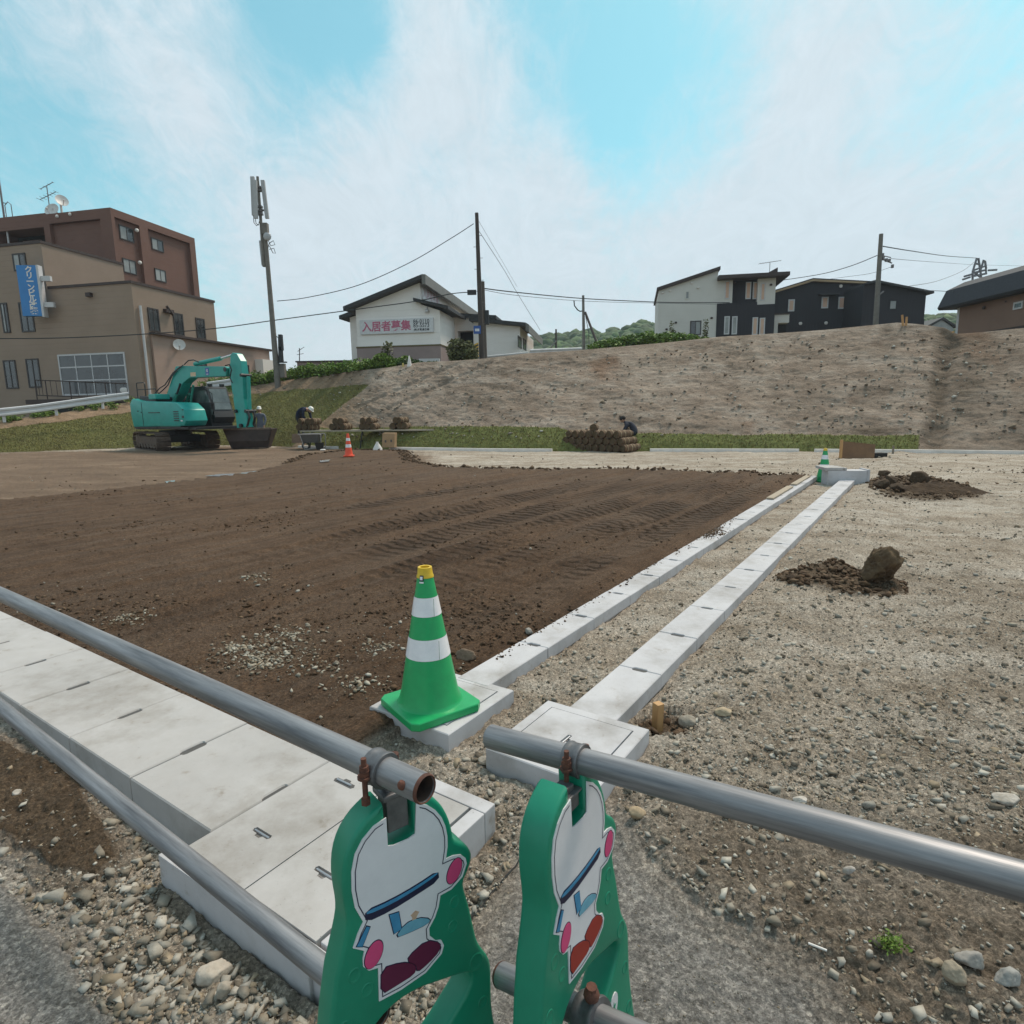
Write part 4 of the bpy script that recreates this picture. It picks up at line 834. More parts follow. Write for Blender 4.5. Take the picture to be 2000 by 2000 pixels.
# rusty spot on the near end
qd = d1; up_ = Vector((0, 0, 1)); side_ = qd.cross(up_).normalized(); u2 = side_.cross(qd)
ctr = Vector(ULa) + qd * .032 ; tow = (Vector(CO) - ctr); tow = (tow - qd * tow.dot(qd)).normalized(); tow = (tow * .86 - up_ * .35 - qd * tow.dot(qd)).normalized()
m = MB(); m.ball(tuple(ctr + tow * .0225), .0085, 10, 6, (1, 1, 1)); m.build('rust_spot', MRUST, t1, smooth=True)
pipe('upper right steel rail clamped above the right barricade', URa, ext(URa, URb, .6), rustA=False)
LLa, LLb = depthp(745, 1986, 1.20), depthp(0, 1380, 2.35)
LLs = depthp(631, 1880, 1.3)
pipe('lower left steel rail above the rubble, passing behind the left barricade', LLa, ext(LLa, LLb, .5))
LRa = depthp(977, 1903, 1.27); LRb = depthp(1190, 2000, 1.085)
pipe('lower right steel rail with a rusty stub, passing behind the right barricade', LRa, ext(LRa, LRb, 3.0))
# green paint mark on the lower left pipe
m = MB(); dd = (Vector(LLb) - Vector(LLa)).normalized(); cpt = Vector(depthp(12, 1390, 2.32)); 
q = dd.to_track_quat('Z', 'Y').to_matrix().to_4x4()

# ================================================================== BARRICADES
MBG = M('barricade_green', (.006, .235, .135), (.005, .205, .118), scale=18, rough=.42, spec=.5, bump=.05, bscale=300, bdist=.001)
MWH = M('sticker_white', (.70, .71, .74), (.64, .65, .68), scale=20, rough=.35)
MSB = M('sticker_blue', (.05, .26, .46), (.035, .20, .38), scale=60, rough=.4)
MSN = M('sticker_navy', (.010, .012, .05), rough=.4)
MPK = M('sticker_pink', (.62, .065, .20), (.55, .055, .17), scale=40, rough=.4)
MPL = M('sticker_plum', (.115, .008, .045), (.10, .006, .04), scale=40, rough=.4)
MRD = M('sticker_rust', (.30, .022, .012), (.26, .018, .01), scale=40, rough=.4)
MLB = M('sticker_pale_blue', (.16, .40, .52), (.11, .32, .44), scale=60, rough=.4)
MSTN = M('sticker_stain', (.42, .27, .17), (.55, .42, .32), scale=90, rough=.7)
BAND = [(-0.048, -0.097), (-0.003, -0.101), (0.048, -0.099), (0.092, -0.093), (0.093, -0.111), (0.047, -0.116), (-0.004, -0.120), (-0.049, -0.117)]
G1_ = [(0.113, -0.085), (0.123, -0.084), (0.124, -0.098), (0.136, -0.091), (0.148, -0.096), (0.145, -0.116), (0.132, -0.130), (0.115, -0.133), (0.104, -0.112), (0.113, -0.103)]
G2_ = [(-0.047, -0.161), (-0.029, -0.165), (-0.016, -0.181), (-0.017, -0.192), (-0.029, -0.190), (-0.035, -0.201), (-0.051, -0.205), (-0.058, -0.196), (-0.053, -0.173)]
B1 = [(-0.029, -0.218), (0.009, -0.229), (0.032, -0.245), (0.037, -0.257), (0.031, -0.267), (-0.001, -0.267), (-0.033, -0.267)]
B2 = [(0.022, -0.226), (0.061, -0.215), (0.089, -0.237), (0.086, -0.252), (0.060, -0.263), (0.038, -0.267), (0.036, -0.249), (0.023, -0.238)]
LN_ = [(0.000, -0.176), (0.020, -0.160), (0.047, -0.162), (0.072, -0.178), (0.065, -0.185), (0.027, -0.181)]
T1_ = [(-0.049, -0.125), (-0.043, -0.130), (-0.059, -0.158), (-0.069, -0.152)]
T2_ = [(-0.007, -0.127), (0.011, -0.131), (0.014, -0.166), (-0.001, -0.167)]
ST = [(0.059, 0.055), (0.080, 0.042), (0.096, 0.025), (0.107, 0.007), (0.114, -0.013), (0.117, -0.035), (0.116, -0.056), (0.111, -0.078), (0.127, -0.079), (0.143, -0.085), (0.153, -0.097), (0.155, -0.109), (0.144, -0.131), (0.119, -0.144), (0.095, -0.144), (0.090, -0.164), (0.081, -0.181), (0.068, -0.196), (0.068, -0.211), (0.080, -0.228), (0.091, -0.233), (0.096, -0.247), (0.090, -0.261), (0.055, -0.279), (0.005, -0.282), (-0.037, -0.278), (-0.034, -0.214), (-0.051, -0.209), (-0.060, -0.196), (-0.060, -0.183), (-0.056, -0.168), (-0.075, -0.152), (-0.065, -0.131), (-0.054, -0.115), (-0.066, -0.082), (-0.069, -0.050), (-0.067, -0.017), (-0.059, 0.012), (-0.044, 0.032), (-0.023, 0.047), (0.001, 0.052), (0.000, 0.000), (0.011, -0.004), (0.040, -0.005), (0.053, -0.002)]
def oval(cx, cy, a, b, rot, n=18): return [(cx + a * cos(t) * cos(rot) - b * sin(t) * sin(rot), cy + a * cos(t) * sin(rot) + b * sin(t) * cos(rot)) for t in np.linspace(0, 2 * pi, n, endpoint=False)]
G1, G2 = oval(.127, -.110, .024, .015, 1.1), oval(-.040, -.184, .024, .016, 1.15)
OUT = [(.060, .072), (.078, .064), (.098, .045), (.113, .024), (.124, -.002), (.130, -.030), (.132, -.052), (.146, -.064), (.160, -.076), (.169, -.094), (.169, -.110), (.160, -.128), (.147, -.146), (.150, -.170), (.158, -.205), (.164, -.245), (.171, -.285), (.182, -.310), (.196, -.335), (.200, -.360), (.198, -.400), (.197, -.450), (.203, -.500), (.213, -.57), (.225, -.66), (.235, -.765),
       (.105, -.765), (.095, -.70), (.07, -.63), (.02, -.60), (-.03, -.63), (-.055, -.70), (-.065, -.765), (-.190, -.765), (-.172, -.60), (-.152, -.45), (-.136, -.345), (-.122, -.262), (-.108, -.197), (-.094, -.157), (-.082, -.118), (-.080, -.095), (-.083, -.060), (-.083, -.030), (-.078, .002), (-.066, .030), (-.046, .053), (-.022, .068), (-.002, .076), (-.001, .07), (.0, .0), (.010, -.007), (.042, -.007), (.054, .0), (.0555, .066)]
HOLE = [(.150, -.340), (.127, -.331), (.076, -.316), (.041, -.306), (.0, -.304), (-.037, -.316), (-.062, -.340), (-.080, -.385), (-.086, -.440), (-.070, -.485), (-.035, -.500), (.02, -.475), (.085, -.428), (.135, -.386), (.155, -.360)]
def inset2(poly, d):
    n = len(poly); A = sum(poly[i][0] * poly[(i + 1) % n][1] - poly[(i + 1) % n][0] * poly[i][1] for i in range(n)); sg = 1 if A > 0 else -1; r = []
    for i in range(n):
        p0, p1, p2 = Vector(poly[i - 1]), Vector(poly[i]), Vector(poly[(i + 1) % n]); e1, e2 = (p1 - p0), (p2 - p1)
        if e1.length < 1e-6 or e2.length < 1e-6: r.append(tuple(p1)); continue
        e1.normalize(); e2.normalize(); n1 = Vector((-e1.y, e1.x)) * sg; n2 = Vector((-e2.y, e2.x)) * sg; b = n1 + n2
        if b.length < .2: b = n1
        else: b = b.normalized() / max(.5, b.normalized().dot(n1))
        r.append(tuple(p1 + b * d))
    return r
def holed(outer, hole, d0, d1, rnd=.007):
    """plate with one hole, rounded front and back rims; local x = u, z = v, thickness along y (front at y = d0)"""
    bm = bmesh.new()
    def face(o, h, y):
        vo = [bm.verts.new((a, y, b)) for a, b in o]; vh = [bm.verts.new((a, y, b)) for a, b in h] if h else []
        es = []
        for L_ in ([vo, vh] if h else [vo]):
            for i in range(len(L_)): es.append(bm.edges.new((L_[i], L_[(i + 1) % len(L_)])))
        bmesh.ops.triangle_fill(bm, use_beauty=True, edges=es); return vo, vh
    steps = [(0, rnd), (rnd * .12, rnd * .45), (rnd * .45, rnd * .12), (rnd, 0)]
    ro, rh = [], []
    hole_out = [inset2(hole, -0) for _ in (0,)][0] if hole else None
    a = face(inset2(outer, steps[0][1]), inset2(hole, -steps[0][1]) if hole else None, d0); ro.append(a[0]); rh.append(a[1])
    for dy, k in steps[1:]:
        ro.append([bm.verts.new((p, d0 + dy, q)) for p, q in inset2(outer, k)]); rh.append([bm.verts.new((p, d0 + dy, q)) for p, q in inset2(hole, -k)] if hole else [])
    for dy, k in steps[:0:-1]:
        ro.append([bm.verts.new((p, d1 - dy, q)) for p, q in inset2(outer, k)]); rh.append([bm.verts.new((p, d1 - dy, q)) for p, q in inset2(hole, -k)] if hole else [])
    b = face(inset2(outer, steps[0][1]), inset2(hole, -steps[0][1]) if hole else None, d1); ro.append(b[0]); rh.append(b[1])
    for L_ in ((ro, rh) if hole else (ro,)):
        for i in range(len(L_) - 1):
            n = len(L_[0])
            for j in range(n): bm.faces.new((L_[i][j], L_[i][(j + 1) % n], L_[i + 1][(j + 1) % n], L_[i + 1][j]))
    bmesh.ops.recalc_face_normals(bm, faces=bm.faces); return bm
def smooth_poly(p, n=1):
    """round the outline a little, keeping the square notch"""
    for _ in range(n):
        r = []
        for i in range(len(p)):
            a, b, c = Vector(p[i - 1]), Vector(p[i]), Vector(p[(i + 1) % len(p)])
            sharp = (b - a).length > .055 or (c - b).length > .055 or abs(b.x - .0) < .004 and b.y > -.01 or abs(b.x - .054) < .007 and b.y > -.01
            if sharp: r.append(tuple(b))
            else: r += [tuple(a * .25 + b * .75), tuple(b * .75 + c * .25)]
        p = r
    return p
def plate(poly, y0, y1, name, mat, parent):
    bm = bmesh.new(); lo = [bm.verts.new((a, y1, b)) for a, b in poly]; hi = [bm.verts.new((a, y0, b)) for a, b in poly]; n = len(poly)
    es = [bm.edges.new((hi[i], hi[(i + 1) % n])) for i in range(n)]; bmesh.ops.triangle_fill(bm, use_beauty=True, edges=es)
    for i in range(n): bm.faces.new((hi[i], hi[(i + 1) % n], lo[(i + 1) % n], lo[i]))
    bmesh.ops.recalc_face_normals(bm, faces=bm.faces); me = bpy.data.meshes.new(name); bm.to_mesh(me); bm.free(); me.materials.append(mat)
    o = bpy.data.objects.new(name, me); COL.objects.link(o); o.parent = parent; return o
def line_strip(pts, w, closed=True):
    n = len(pts); L_, R_ = [], []
    ins = inset2(pts, w); return pts, ins
def barricade(label, O, th, tilt, boots):
    t = bpy.data.objects.new('barricade', None); COL.objects.link(t); t.empty_display_size = .2
    e = Vector((cos(th), sin(th), 0)); n0 = Vector((sin(th), -cos(th), 0)); up = Vector((0, 0, 1)) * cos(tilt) + n0 * sin(tilt); back = -(e.cross(up))
    # local x = e, y = into the panel's back, z = up
    Mx = Matrix(((e.x, back.x, up.x, O[0]), (e.y, back.y, up.y, O[1]), (e.z, back.z, up.z, O[2]), (0, 0, 0, 1)))
    if Mx.to_3x3().determinant() < 0: back = -back; Mx = Matrix(((e.x, back.x, up.x, O[0]), (e.y, back.y, up.y, O[1]), (e.z, back.z, up.z, O[2]), (0, 0, 0, 1)))
    # put the thing's origin at its foot
    foot = Mx @ Vector((.02, .03, -.765)); B = Mx.to_3x3().to_4x4(); WORLD[t.name] = Matrix.Translation(foot) @ B; t.location = foot; t.rotation_euler = B.to_euler()
    tag(t, label, 'barricade', 'green road barricades')
    off = Vector((-.02, -.03, .765))
    bm = holed(smooth_poly(OUT), smooth_poly(HOLE), 0, .060, .008); bm.transform(Matrix.Translation(off))
    for f in bm.faces: f.smooth = True
    for ed in bm.edges:
        if len(ed.link_faces) == 2 and ed.calc_face_angle(0) > radians(50): ed.smooth = False
    me = bpy.data.meshes.new('panel'); bm.to_mesh(me); bm.free(); me.materials.append(MBG); p = bpy.data.objects.new('panel', me); COL.objects.link(p); p.parent = t
    # moulded dimples: shallow dished rings in the face
    for k, (u, v, r) in enumerate(((-.075, -.205, .013), (-.055, -.245, .012), (.125, -.175, .012), (.118, -.222, .012), (.165, -.325, .017), (.175, -.42, .012), (.185, -.52, .012), (-.10, -.29, .013), (-.12, -.40, .013))):
        m = MB(); m.loft([[(u + q * cos(a), -h, v + q * 1.15 * sin(a)) for a in np.linspace(0, 2 * pi, 20, endpoint=False)] for q, h in ((r * .98, -.0005), (r * .90, .0009), (r * .82, .0010), (r * .70, .0003), (r * .4, .0001))], True); m.T = Matrix()
        ob = m.build('dimple', MBG, None, smooth=80); ob.data.transform(Matrix.Translation(off)); ob.parent = t
    def dec(poly, h, name, mat): ob = plate(smooth_poly(poly) if len(poly) > 4 else poly, -h, -h + .0006, name, mat, s_); ob.data.transform(Matrix.Translation(off)); return ob
    s_ = plate(ST, -.0022, .0004, 'sticker', MWH, t); s_.data.transform(Matrix.Translation(off))
    # thin dark line just inside the sticker edge, broken where the notch is
    a_, b_ = inset2(ST, .0055), inset2(ST, .0072); m = MB()
    for i in range(0, 40):
        j = i + 1
        m.quad((a_[i][0], -.0028, a_[i][1]), (a_[j][0], -.0028, a_[j][1]), (b_[j][0], -.0028, b_[j][1]), (b_[i][0], -.0028, b_[i][1]))
    ob = m.build('border_line', MSN, None); ob.data.transform(Matrix.Translation(off)); ob.parent = s_
    dec([(a, b) for a, b in inset2(BAND, -.0015)], .0026, 'navy_band', MSN); dec(inset2([(BAND[0]), BAND[1], BAND[2], BAND[3], (.0925, -.100), (.048, -.107), (-.004, -.110), (-.0485, -.106)], .0012), .0034, 'blue_band', MSB)
    for poly, mt, nm in ((G1, MPK, 'pink_patch'), (G2, MPK, 'pink_patch'), (B1, boots, 'dark_patch'), (B2, boots, 'dark_patch'), (LN_, MLB, 'pale_blue_patch'), (T1_, MSB, 'blue_patch'), (T2_, MSB, 'blue_patch')):
        dec(inset2(poly, -.0012), .0026, 'patch_outline', MSN); dec(inset2(poly, .0003), .0034, nm, mt)
    return t, Mx
O_L = depthp(487 / 2.76 + 580, 555 / 2.76 + 1450, 1.06); O_R = depthp(1478 / 2.76 + 580, 455 / 2.76 + 1450, 1.0792)
bl, ML = barricade('left green barricade below the open rusty pipe end, plum patches on its sticker', O_L, radians(36.83), radians(-2.49), MPL)
br, MR = barricade('right green barricade under the right rail, rust red patches on its white sticker', O_R, radians(53.77), radians(-3.44), MRD)
ov = [(.118 + .0165 * cos(a) + .006 * sin(a), -.462 + .027 * sin(a)) for a in np.linspace(0, 2 * pi, 20, endpoint=False)]
ob = plate(ov, -.0022, .0004, 'oval_badge', MWH, br); ob.data.transform(Matrix.Translation(Vector((-.02, -.03, .765))))
st = []
for k in range(10): a = pi / 2 + k * pi / 5; r = .009 if k % 2 == 0 else .0035; st.append((.118 + r * cos(a), -.462 + 1.3 * r * sin(a)))
o2 = plate(st, -.003, -.002, 'badge_mark', MBG, ob); o2.data.transform(Matrix.Translation(Vector((-.02, -.03, .765))))
ob = plate([(.033, -.150), (.043, -.146), (.050, -.152), (.045, -.158), (.040, -.168), (.034, -.164), (.036, -.157)], -.0030, -.0022, 'stain', MSTN, bl); ob.data.transform(Matrix.Translation(Vector((-.02, -.03, .765))))

def clamp(label, Mx, a, b, u=.028, flip=1, vtop=.10):
    """pipe clamp: bracket down into the notch, saddle ring round the pipe, eye bolt with nut"""
    a, b = Vector(a), Vector(b); d = (b - a).normalized()
    top = Mx @ Vector((u, .03, vtop)); s = (top - a).dot(d); c = a + d * max(.05, s); c0 = Mx @ Vector((u, .03, .0))
    t = thing('pipe_clamp', label, 'clamp', tuple(c0), 0, 'pipe clamps')
    m = MB(); ex, ey, ez = Mx.to_3x3().col
    O3 = c0
    def LB(x0, y0, z0, x1, y1, z1):
        m.hexa([tuple(O3 + ex * x + ey * y + ez * z) for x, y, z in ((x0, y0, z0), (x1, y0, z0), (x1, y1, z0), (x0, y1, z0), (x0, y0, z1), (x1, y0, z1), (x1, y1, z1), (x0, y1, z1))])
    hz = (c - c0).dot(ez) - .026
    LB(-.020, -.020, .012, .020, .018, hz * .72); LB(-.026, -.024, hz * .70, .026, .024, hz * .80); LB(-.014, -.014, hz * .78, .014, .014, hz)
    m.build('bracket', MCLMP, t, bevel=.0025)
    q = d.to_track_quat('Z', 'Y').to_matrix().to_4x4(); T = Matrix.Translation(c) @ q; m = MB(); m.T = T; R = .0247
    m.lathe([(R, -.017), (R + .006, -.017), (R + .0072, -.012), (R + .0055, -.008), (R + .0055, .008), (R + .0072, .012), (R + .006, .017), (R, .017)], 32); m.build('saddle_ring', MCLMP, t, smooth=50)
    # bolt stands on the camera's side of the pipe
    tow = Vector(CO) - c; tow.z = 0; tow = (tow - d * tow.dot(d)).normalized(); bc = c + tow * (R + .009) - Vector((0, 0, .006)); bc = bc + (-d if flip > 0 else d) * .0
    m = MB(); m.tube([bc - Vector((0, 0, .040)), bc + Vector((0, 0, .042))], .0048, 10); m.build('bolt', MRUST, t, smooth=True)
    m = MB(); m.tube([bc + Vector((0, 0, .006)), bc + Vector((0, 0, .010))], .012, 18); m.tube([bc + Vector((0, 0, .0105)), bc + Vector((0, 0, .020))], .0095, 6); m.tube([bc + Vector((0, 0, .0202)), bc + Vector((0, 0, .028))], .0078, 12); m.build('nut', MRUST, t)
    m = MB(); m.tube([bc - Vector((0, 0, .042)), bc - Vector((0, 0, .032))], .0085, 6); m.build('hinge', MRUST, t)
    m = MB(); far_ = c - tow * (R + .010); m.tube([far_ - Vector((0, 0, .012)), far_ + Vector((0, 0, .010))], .008, 10); m.build('hinge_pin', MRUST, t, smooth=True)
clamp('rusty pipe clamp seated in the notch of the left barricade', ML, ULa, ULb)
clamp('pipe clamp seated in the notch of the right barricade', MR, URa, URb)
def clamp_low(label, a, b, s):
    a, b = Vector(a), Vector(b); d = (b - a).normalized(); c = a + d * s; t = thing('pipe_clamp', label, 'clamp', tuple(c), 0, 'pipe clamps'); q = d.to_track_quat('Z', 'Y').to_matrix().to_4x4()
    m = MB(); m.T = Matrix.Translation(c) @ q; R = .0247; m.lathe([(R, -.022), (R + .010, -.022), (R + .012, -.015), (R + .009, -.008), (R + .009, .010), (R + .012, .016), (R + .010, .022), (R, .022)], 32); m.build('saddle_ring', MCLMP, t, smooth=50)
    m = MB(); m.tube([c + Vector((0, 0, .02)), c + Vector((0, 0, .062))], .010, 8); m.ball(tuple(c + Vector((0, 0, .045))), .015, 10, 6); m.build('bolt', MRUST, t, smooth=True)
clamp_low('clamp on the lower left rail inside the left barricade opening', LLa, LLb, .03)
clamp_low('clamp on the lower right rail inside the right barricade opening', LRa, LRb, .235)

# ================================================================== SINGLE ROCKS, STAKES AND SMALL THINGS NEARBY
def rock(name, label, cat, c, size, sc, col1, col2, seed, sub=4, rough=.12, rz=0, group=None, zsink=.25):
    bm = bmesh.new(); bmesh.ops.create_icosphere(bm, subdivisions=sub, radius=1); r = np.random.default_rng(seed)
    pl = [(Vector(r.normal(0, 1, 3)).normalized(), r.uniform(.52, .85)) for _ in range(11)]
    from mathutils import noise as mn
    for v in bm.verts:
        d = v.co.normalized(); k = 1.0
        for n_, h_ in pl:
            q = d.dot(n_)
            if q > 0: k = min(k, h_ / q)
        k += rough * .5 * mn.fractal(d * 2.5 + Vector((seed, 0, 0)), 1, 2, 5); k += rough * .25 * mn.fractal(d * 9 + Vector((0, seed, 0)), 1, 2, 3)
        v.co = Vector((d.x * sc[0], d.y * sc[1], d.z * sc[2])) * k * size
    z0 = min(v.co.z for v in bm.verts)
    bmesh.ops.rotate(bm, verts=bm.verts, matrix=Matrix.Rotation(rz, 3, 'Z')); 
    me = bpy.data.meshes.new(name); 
    for f in bm.faces: f.smooth = sub > 3
    bm.to_mesh(me); bm.free(); me.materials.append(M('rock_%s' % '_'.join('%02d' % int(q * 99) for q in col1), col1, col2, scale=9 / max(size, .05) * .25, rough=.93, bump=.6, bscale=60, bdist=.006, spec=.2))
    o = bpy.data.objects.new(name, me); COL.objects.link(o); gz = float(H(np.array([c[0]]), np.array([c[1]]), fine=False)[0]); o.location = (c[0], c[1], gz - z0 - zsink * size * sc[2]); return tag(o, label, cat, group)
GY1, GY2 = (.42, .39, .33), (.30, .27, .22)
rk = 'single pale rocks on the ground'
rock('rock', 'largest pale rock lying in the rubble below the lower left rail', 'rock', G(420, 1895), .050, (1.0, .72, .62), (.50, .46, .39), (.38, .34, .28), 3, rz=.5, group=rk)
rock('rock', 'upright pale rock leaning just right of the largest rubble rock', 'rock', G(436, 1940), .030, (.72, .6, 1.0), GY1, GY2, 5, rz=.9, group=rk)
rock('rock', 'buff rock lying just right of the right barricade head', 'rock', G(1243, 1622), .033, (1.0, .8, .85), (.46, .36, .24), (.32, .25, .16), 8, group=rk)
rock('rock', 'grey rock touching the concrete pit between the two barricades', 'rock', G(945, 1505), .026, (1, .8, .9), GY1, GY2, 9, group=rk)
rock('rock', 'pale rock on the left edge of the dark soil beside the asphalt', 'rock', G(85, 1760), .024, (1, .7, .6), GY1, GY2, 10, group=rk)
rock('rock', 'flat pale rock on the dark soil left of the rubble', 'rock', G(176, 1722), .020, (1.1, .8, .5), (.5, .46, .4), GY2, 12, group=rk)
rock('rock', 'pale stone alone on the dark soil, left of the lower rail', 'rock', G(36, 1562), .021, (.8, .8, .7), (.5, .47, .42), GY2, 14, group=rk)
rock('rock', 'round brown boulder half sunk in topsoil beside the near green cone', 'rock', G(912, 1288, .08), .07, (1, .8, .55), (.24, .18, .13), (.15, .11, .08), 15, group=rk, zsink=.5)
rock('rock', 'round pale cobble against the left gutter in the topsoil', 'rock', G(1033, 1234, .08), .033, (1, .9, .9), (.40, .38, .34), (.28, .26, .23), 16, group=rk)
rock('rock', 'white angular stone right of the wooden stake', 'rock', G(1562, 1595), .025, (1.2, .7, .6), (.55, .52, .48), GY1, 18, group=rk)
rock('rock', 'grey angular stone alone on the brown ground under the right rail', 'rock', G(1654, 1748), .019, (1.1, .8, .8), (.44, .42, .4), GY2, 20, group=rk)
rock('rock', 'grey rock in the bottom right corner cluster, nearest the frame edge', 'rock', G(1960, 1968), .034, (1, .8, .8), (.36, .36, .34), (.24, .24, .22), 21, group=rk)
rock('rock', 'tan rock in the bottom right corner cluster', 'rock', G(1856, 1972), .032, (.8, .9, .9), (.38, .33, .25), (.27, .23, .17), 22, group=rk)
rock('rock', 'grey lump above the tan rock in the bottom right cluster', 'rock', G(1890, 1935), .036, (1.1, .8, .7), (.34, .33, .30), (.24, .23, .21), 23, group=rk)
rock('rock', 'pale lump at the right frame edge above the right rail', 'rock', G(1960, 1590), .040, (1.2, .8, .6), (.45, .43, .39), GY2, 24, group=rk)
rock('rock', 'crumbly grey lump just right of the wooden stake', 'rock', G(1345, 1420), .050, (1, .9, .7), (.33, .30, .25), (.22, .20, .16), 25, group=rk)
rock('rock', 'buff rock beside the crumbly lump right of the stake', 'rock', G(1415, 1420), .042, (1.2, .8, .5), (.44, .36, .25), (.30, .25, .17), 26, group=rk)
DB1, DB2 = (.095, .066, .042), (.05, .035, .024)
bo = rock('boulder', 'dark brown soil boulder standing alone on the pale gravel', 'boulder', G(1716, 1152), .185, (.95, .8, .98), (.15, .105, .06), (.07, .048, .032), 31, sub=5, rough=.22, rz=.4, zsink=.2)
rock('boulder', 'small dark lump at the left end of the spilled soil by the boulder', 'clod', G(1546, 1150), .045, (1, .8, .7), DB1, DB2, 32)
# heap of dug soil by the far pit
def mound(name, label, c, rx, ry, h, rz, seed, mat, cat='soil heap'):
    n, k = 48, 16; V = []; r = np.random.default_rng(seed)
    for i in range(k + 1):
        for j in range(n):
            q = i / k; a = 2 * pi * j / n; w = 1 + .28 * float(fbm(np.array([2 * cos(a)]), np.array([2 * sin(a)]), 1.1, 3, seed)[0])
            x, y = rx * q * w * cos(a), ry * q * w * sin(a); z = h * (1 - q ** 1.6) + h * .55 * (1 - q) * 1.0 * float(fbm(np.array([x]), np.array([y]), .35, 4, seed + 3)[0]) + h * .55 * float(np.abs(fbm(np.array([x]), np.array([y]), .14, 3, seed + 5))[0]) * (1 - q * .7)
            V.append((c[0] + x * cos(rz) - y * sin(rz), c[1] + x * sin(rz) + y * cos(rz), c[2] - .02 + max(z, -.02)))
    F = [(i * n + j, i * n + (j + 1) % n, (i + 1) * n + (j + 1) % n, (i + 1) * n + j) for i in range(k) for j in range(n)]
    o = fromnp(name, np.array(V), np.array(F), mat, True); o.location = (0, 0, 0); return tag(o, label, cat)
MSOIL = M('dug_soil', (.085, .058, .037), (.040, .027, .018), scale=6, rough=.95, bump=.8, bscale=25, bdist=.03, spec=.15)
hc = G(1830, 965); mound('soil_heap', 'heap of dark dug soil on the gravel behind the boulder', (hc[0], hc[1], 0), .95, .42, .17, radians(-8), 41, MSOIL)
hc2 = G(1640, 1150); mound('soil_heap', 'low spill of dark soil left of the lone boulder', (hc2[0] - .02, hc2[1], .01), .30, .10, .035, radians(-20), 42, MSOIL)
for (px, py, s_, k, lb) in ((1792, 948, .19, 51, 'round dark clod on top of the dug soil heap'), (1738, 955, .13, 52, 'dark clod left of the dug soil heap'), (1720, 964, .13, 53, 'low flat dark rock left of the dug soil heap'), (1752, 968, .13, 54, 'dark rock in front of the left end of the soil heap'), (1728, 937, .13, 55, 'weathered grey clod behind the left end of the soil heap')):
    rock('clod', lb, 'clod', G(px, py), s_, (1, .8, .75), DB1, DB2, k, group='clods round the dug soil heap')
MWOOD = M('fresh_timber', (.50, .30, .13), (.40, .22, .09), scale=3, rough=.7, stretch=(14, 14, 1.2), bump=.15, bscale=80, bdist=.002)
w0 = G(1283, 1440, -.04); o = MB(); o.T = Matrix.Translation(Vector((w0[0], w0[1], 0))) @ Matrix.Rotation(radians(28), 4, 'Z') @ Matrix.Rotation(radians(2), 4, 'X')
o.box(-.019, -.019, -.16, .019, .019, .135); tag(o.build('wooden_stake', MWOOD, bevel=.002), 'short square timber stake in a pit beside the right catch pit', 'stake')
def cig(label, px, py, L, r, ang, mat):
    c = G(px, py); z = float(H(np.array([c[0]]), np.array([c[1]]), fine=False)[0]) + r; m = MB(); m.tube([(c[0] - L / 2 * cos(ang), c[1] - L / 2 * sin(ang), z + .002), (c[0] + L / 2 * cos(ang), c[1] + L / 2 * sin(ang), z + .002)], r, 10)
    tag(m.build('litter', mat, smooth=True), label, 'litter', 'white litter sticks')
MPAPER = M('paper_white', (.75, .73, .70), (.66, .63, .58), scale=60, rough=.8)
cig('thin white stick on the brown ground at the bottom right', 1594, 1886, .045, .0032, -.55, MPAPER)
cig('small white butt in the rubble below the lower left rail', 239, 1763, .018, .003, -.35, MPAPER)
# weed on the right
def leaves(name, label, cat, pts, size, mat, seed, parent=None, up=.2, kind=None, group=None, name_part=None):
    r = np.random.default_rng(seed); n = len(pts); a = r.normal(0, 1, (n, 3)); a[:, 2] *= .55; a /= np.linalg.norm(a, axis=1)[:, None]
    b = np.cross(a, r.normal(0, 1, (n, 3))); b /= np.linalg.norm(b, axis=1)[:, None]; s = size * r.uniform(.55, 1.35, n)[:, None]
    A = pts - a * s; B = pts + b * s * .45; C = pts + a * s; D = pts - b * s * .45
    V = np.stack([A, B, C, D], 1).reshape(-1, 3); F = np.arange(4 * n).reshape(n, 4); t = r.uniform(.55, 1.45, n)[:, None]
    c = np.concatenate([t * np.array([[1., 1., .9]]), np.ones((n, 1))], 1); c = np.repeat(c, 4, 0); o = fromnp(name, V, F, mat, False, {'tone': c})
    if parent is None: tag(o, label, cat, group, kind)
    return o
ML1 = M('leaf_bright', (.165, .25, .045), (.09, .155, .028), scale=1.5, rough=.6, attr='tone', spec=.3)
ML2 = M('leaf_dark', (.060, .105, .030), (.035, .065, .018), scale=1.5, rough=.65, attr='tone', spec=.3)
ML3 = M('leaf_olive', (.15, .155, .07), (.09, .10, .045), scale=1.5, rough=.65, attr='tone', spec=.3)
cw = G(1735, 1898); r_ = np.random.default_rng(8); pts = np.stack([cw[0] + r_.normal(0, .016, 260), cw[1] + r_.normal(0, .014, 260), .02 + np.abs(r_.normal(0, .012, 260)) + float(H(np.array([cw[0]]), np.array([cw[1]]))[0]) - .012], -1)
leaves('weed', 'small green weed tuft on the ground at the bottom right', 'weed', pts, .006, ML1, 4)

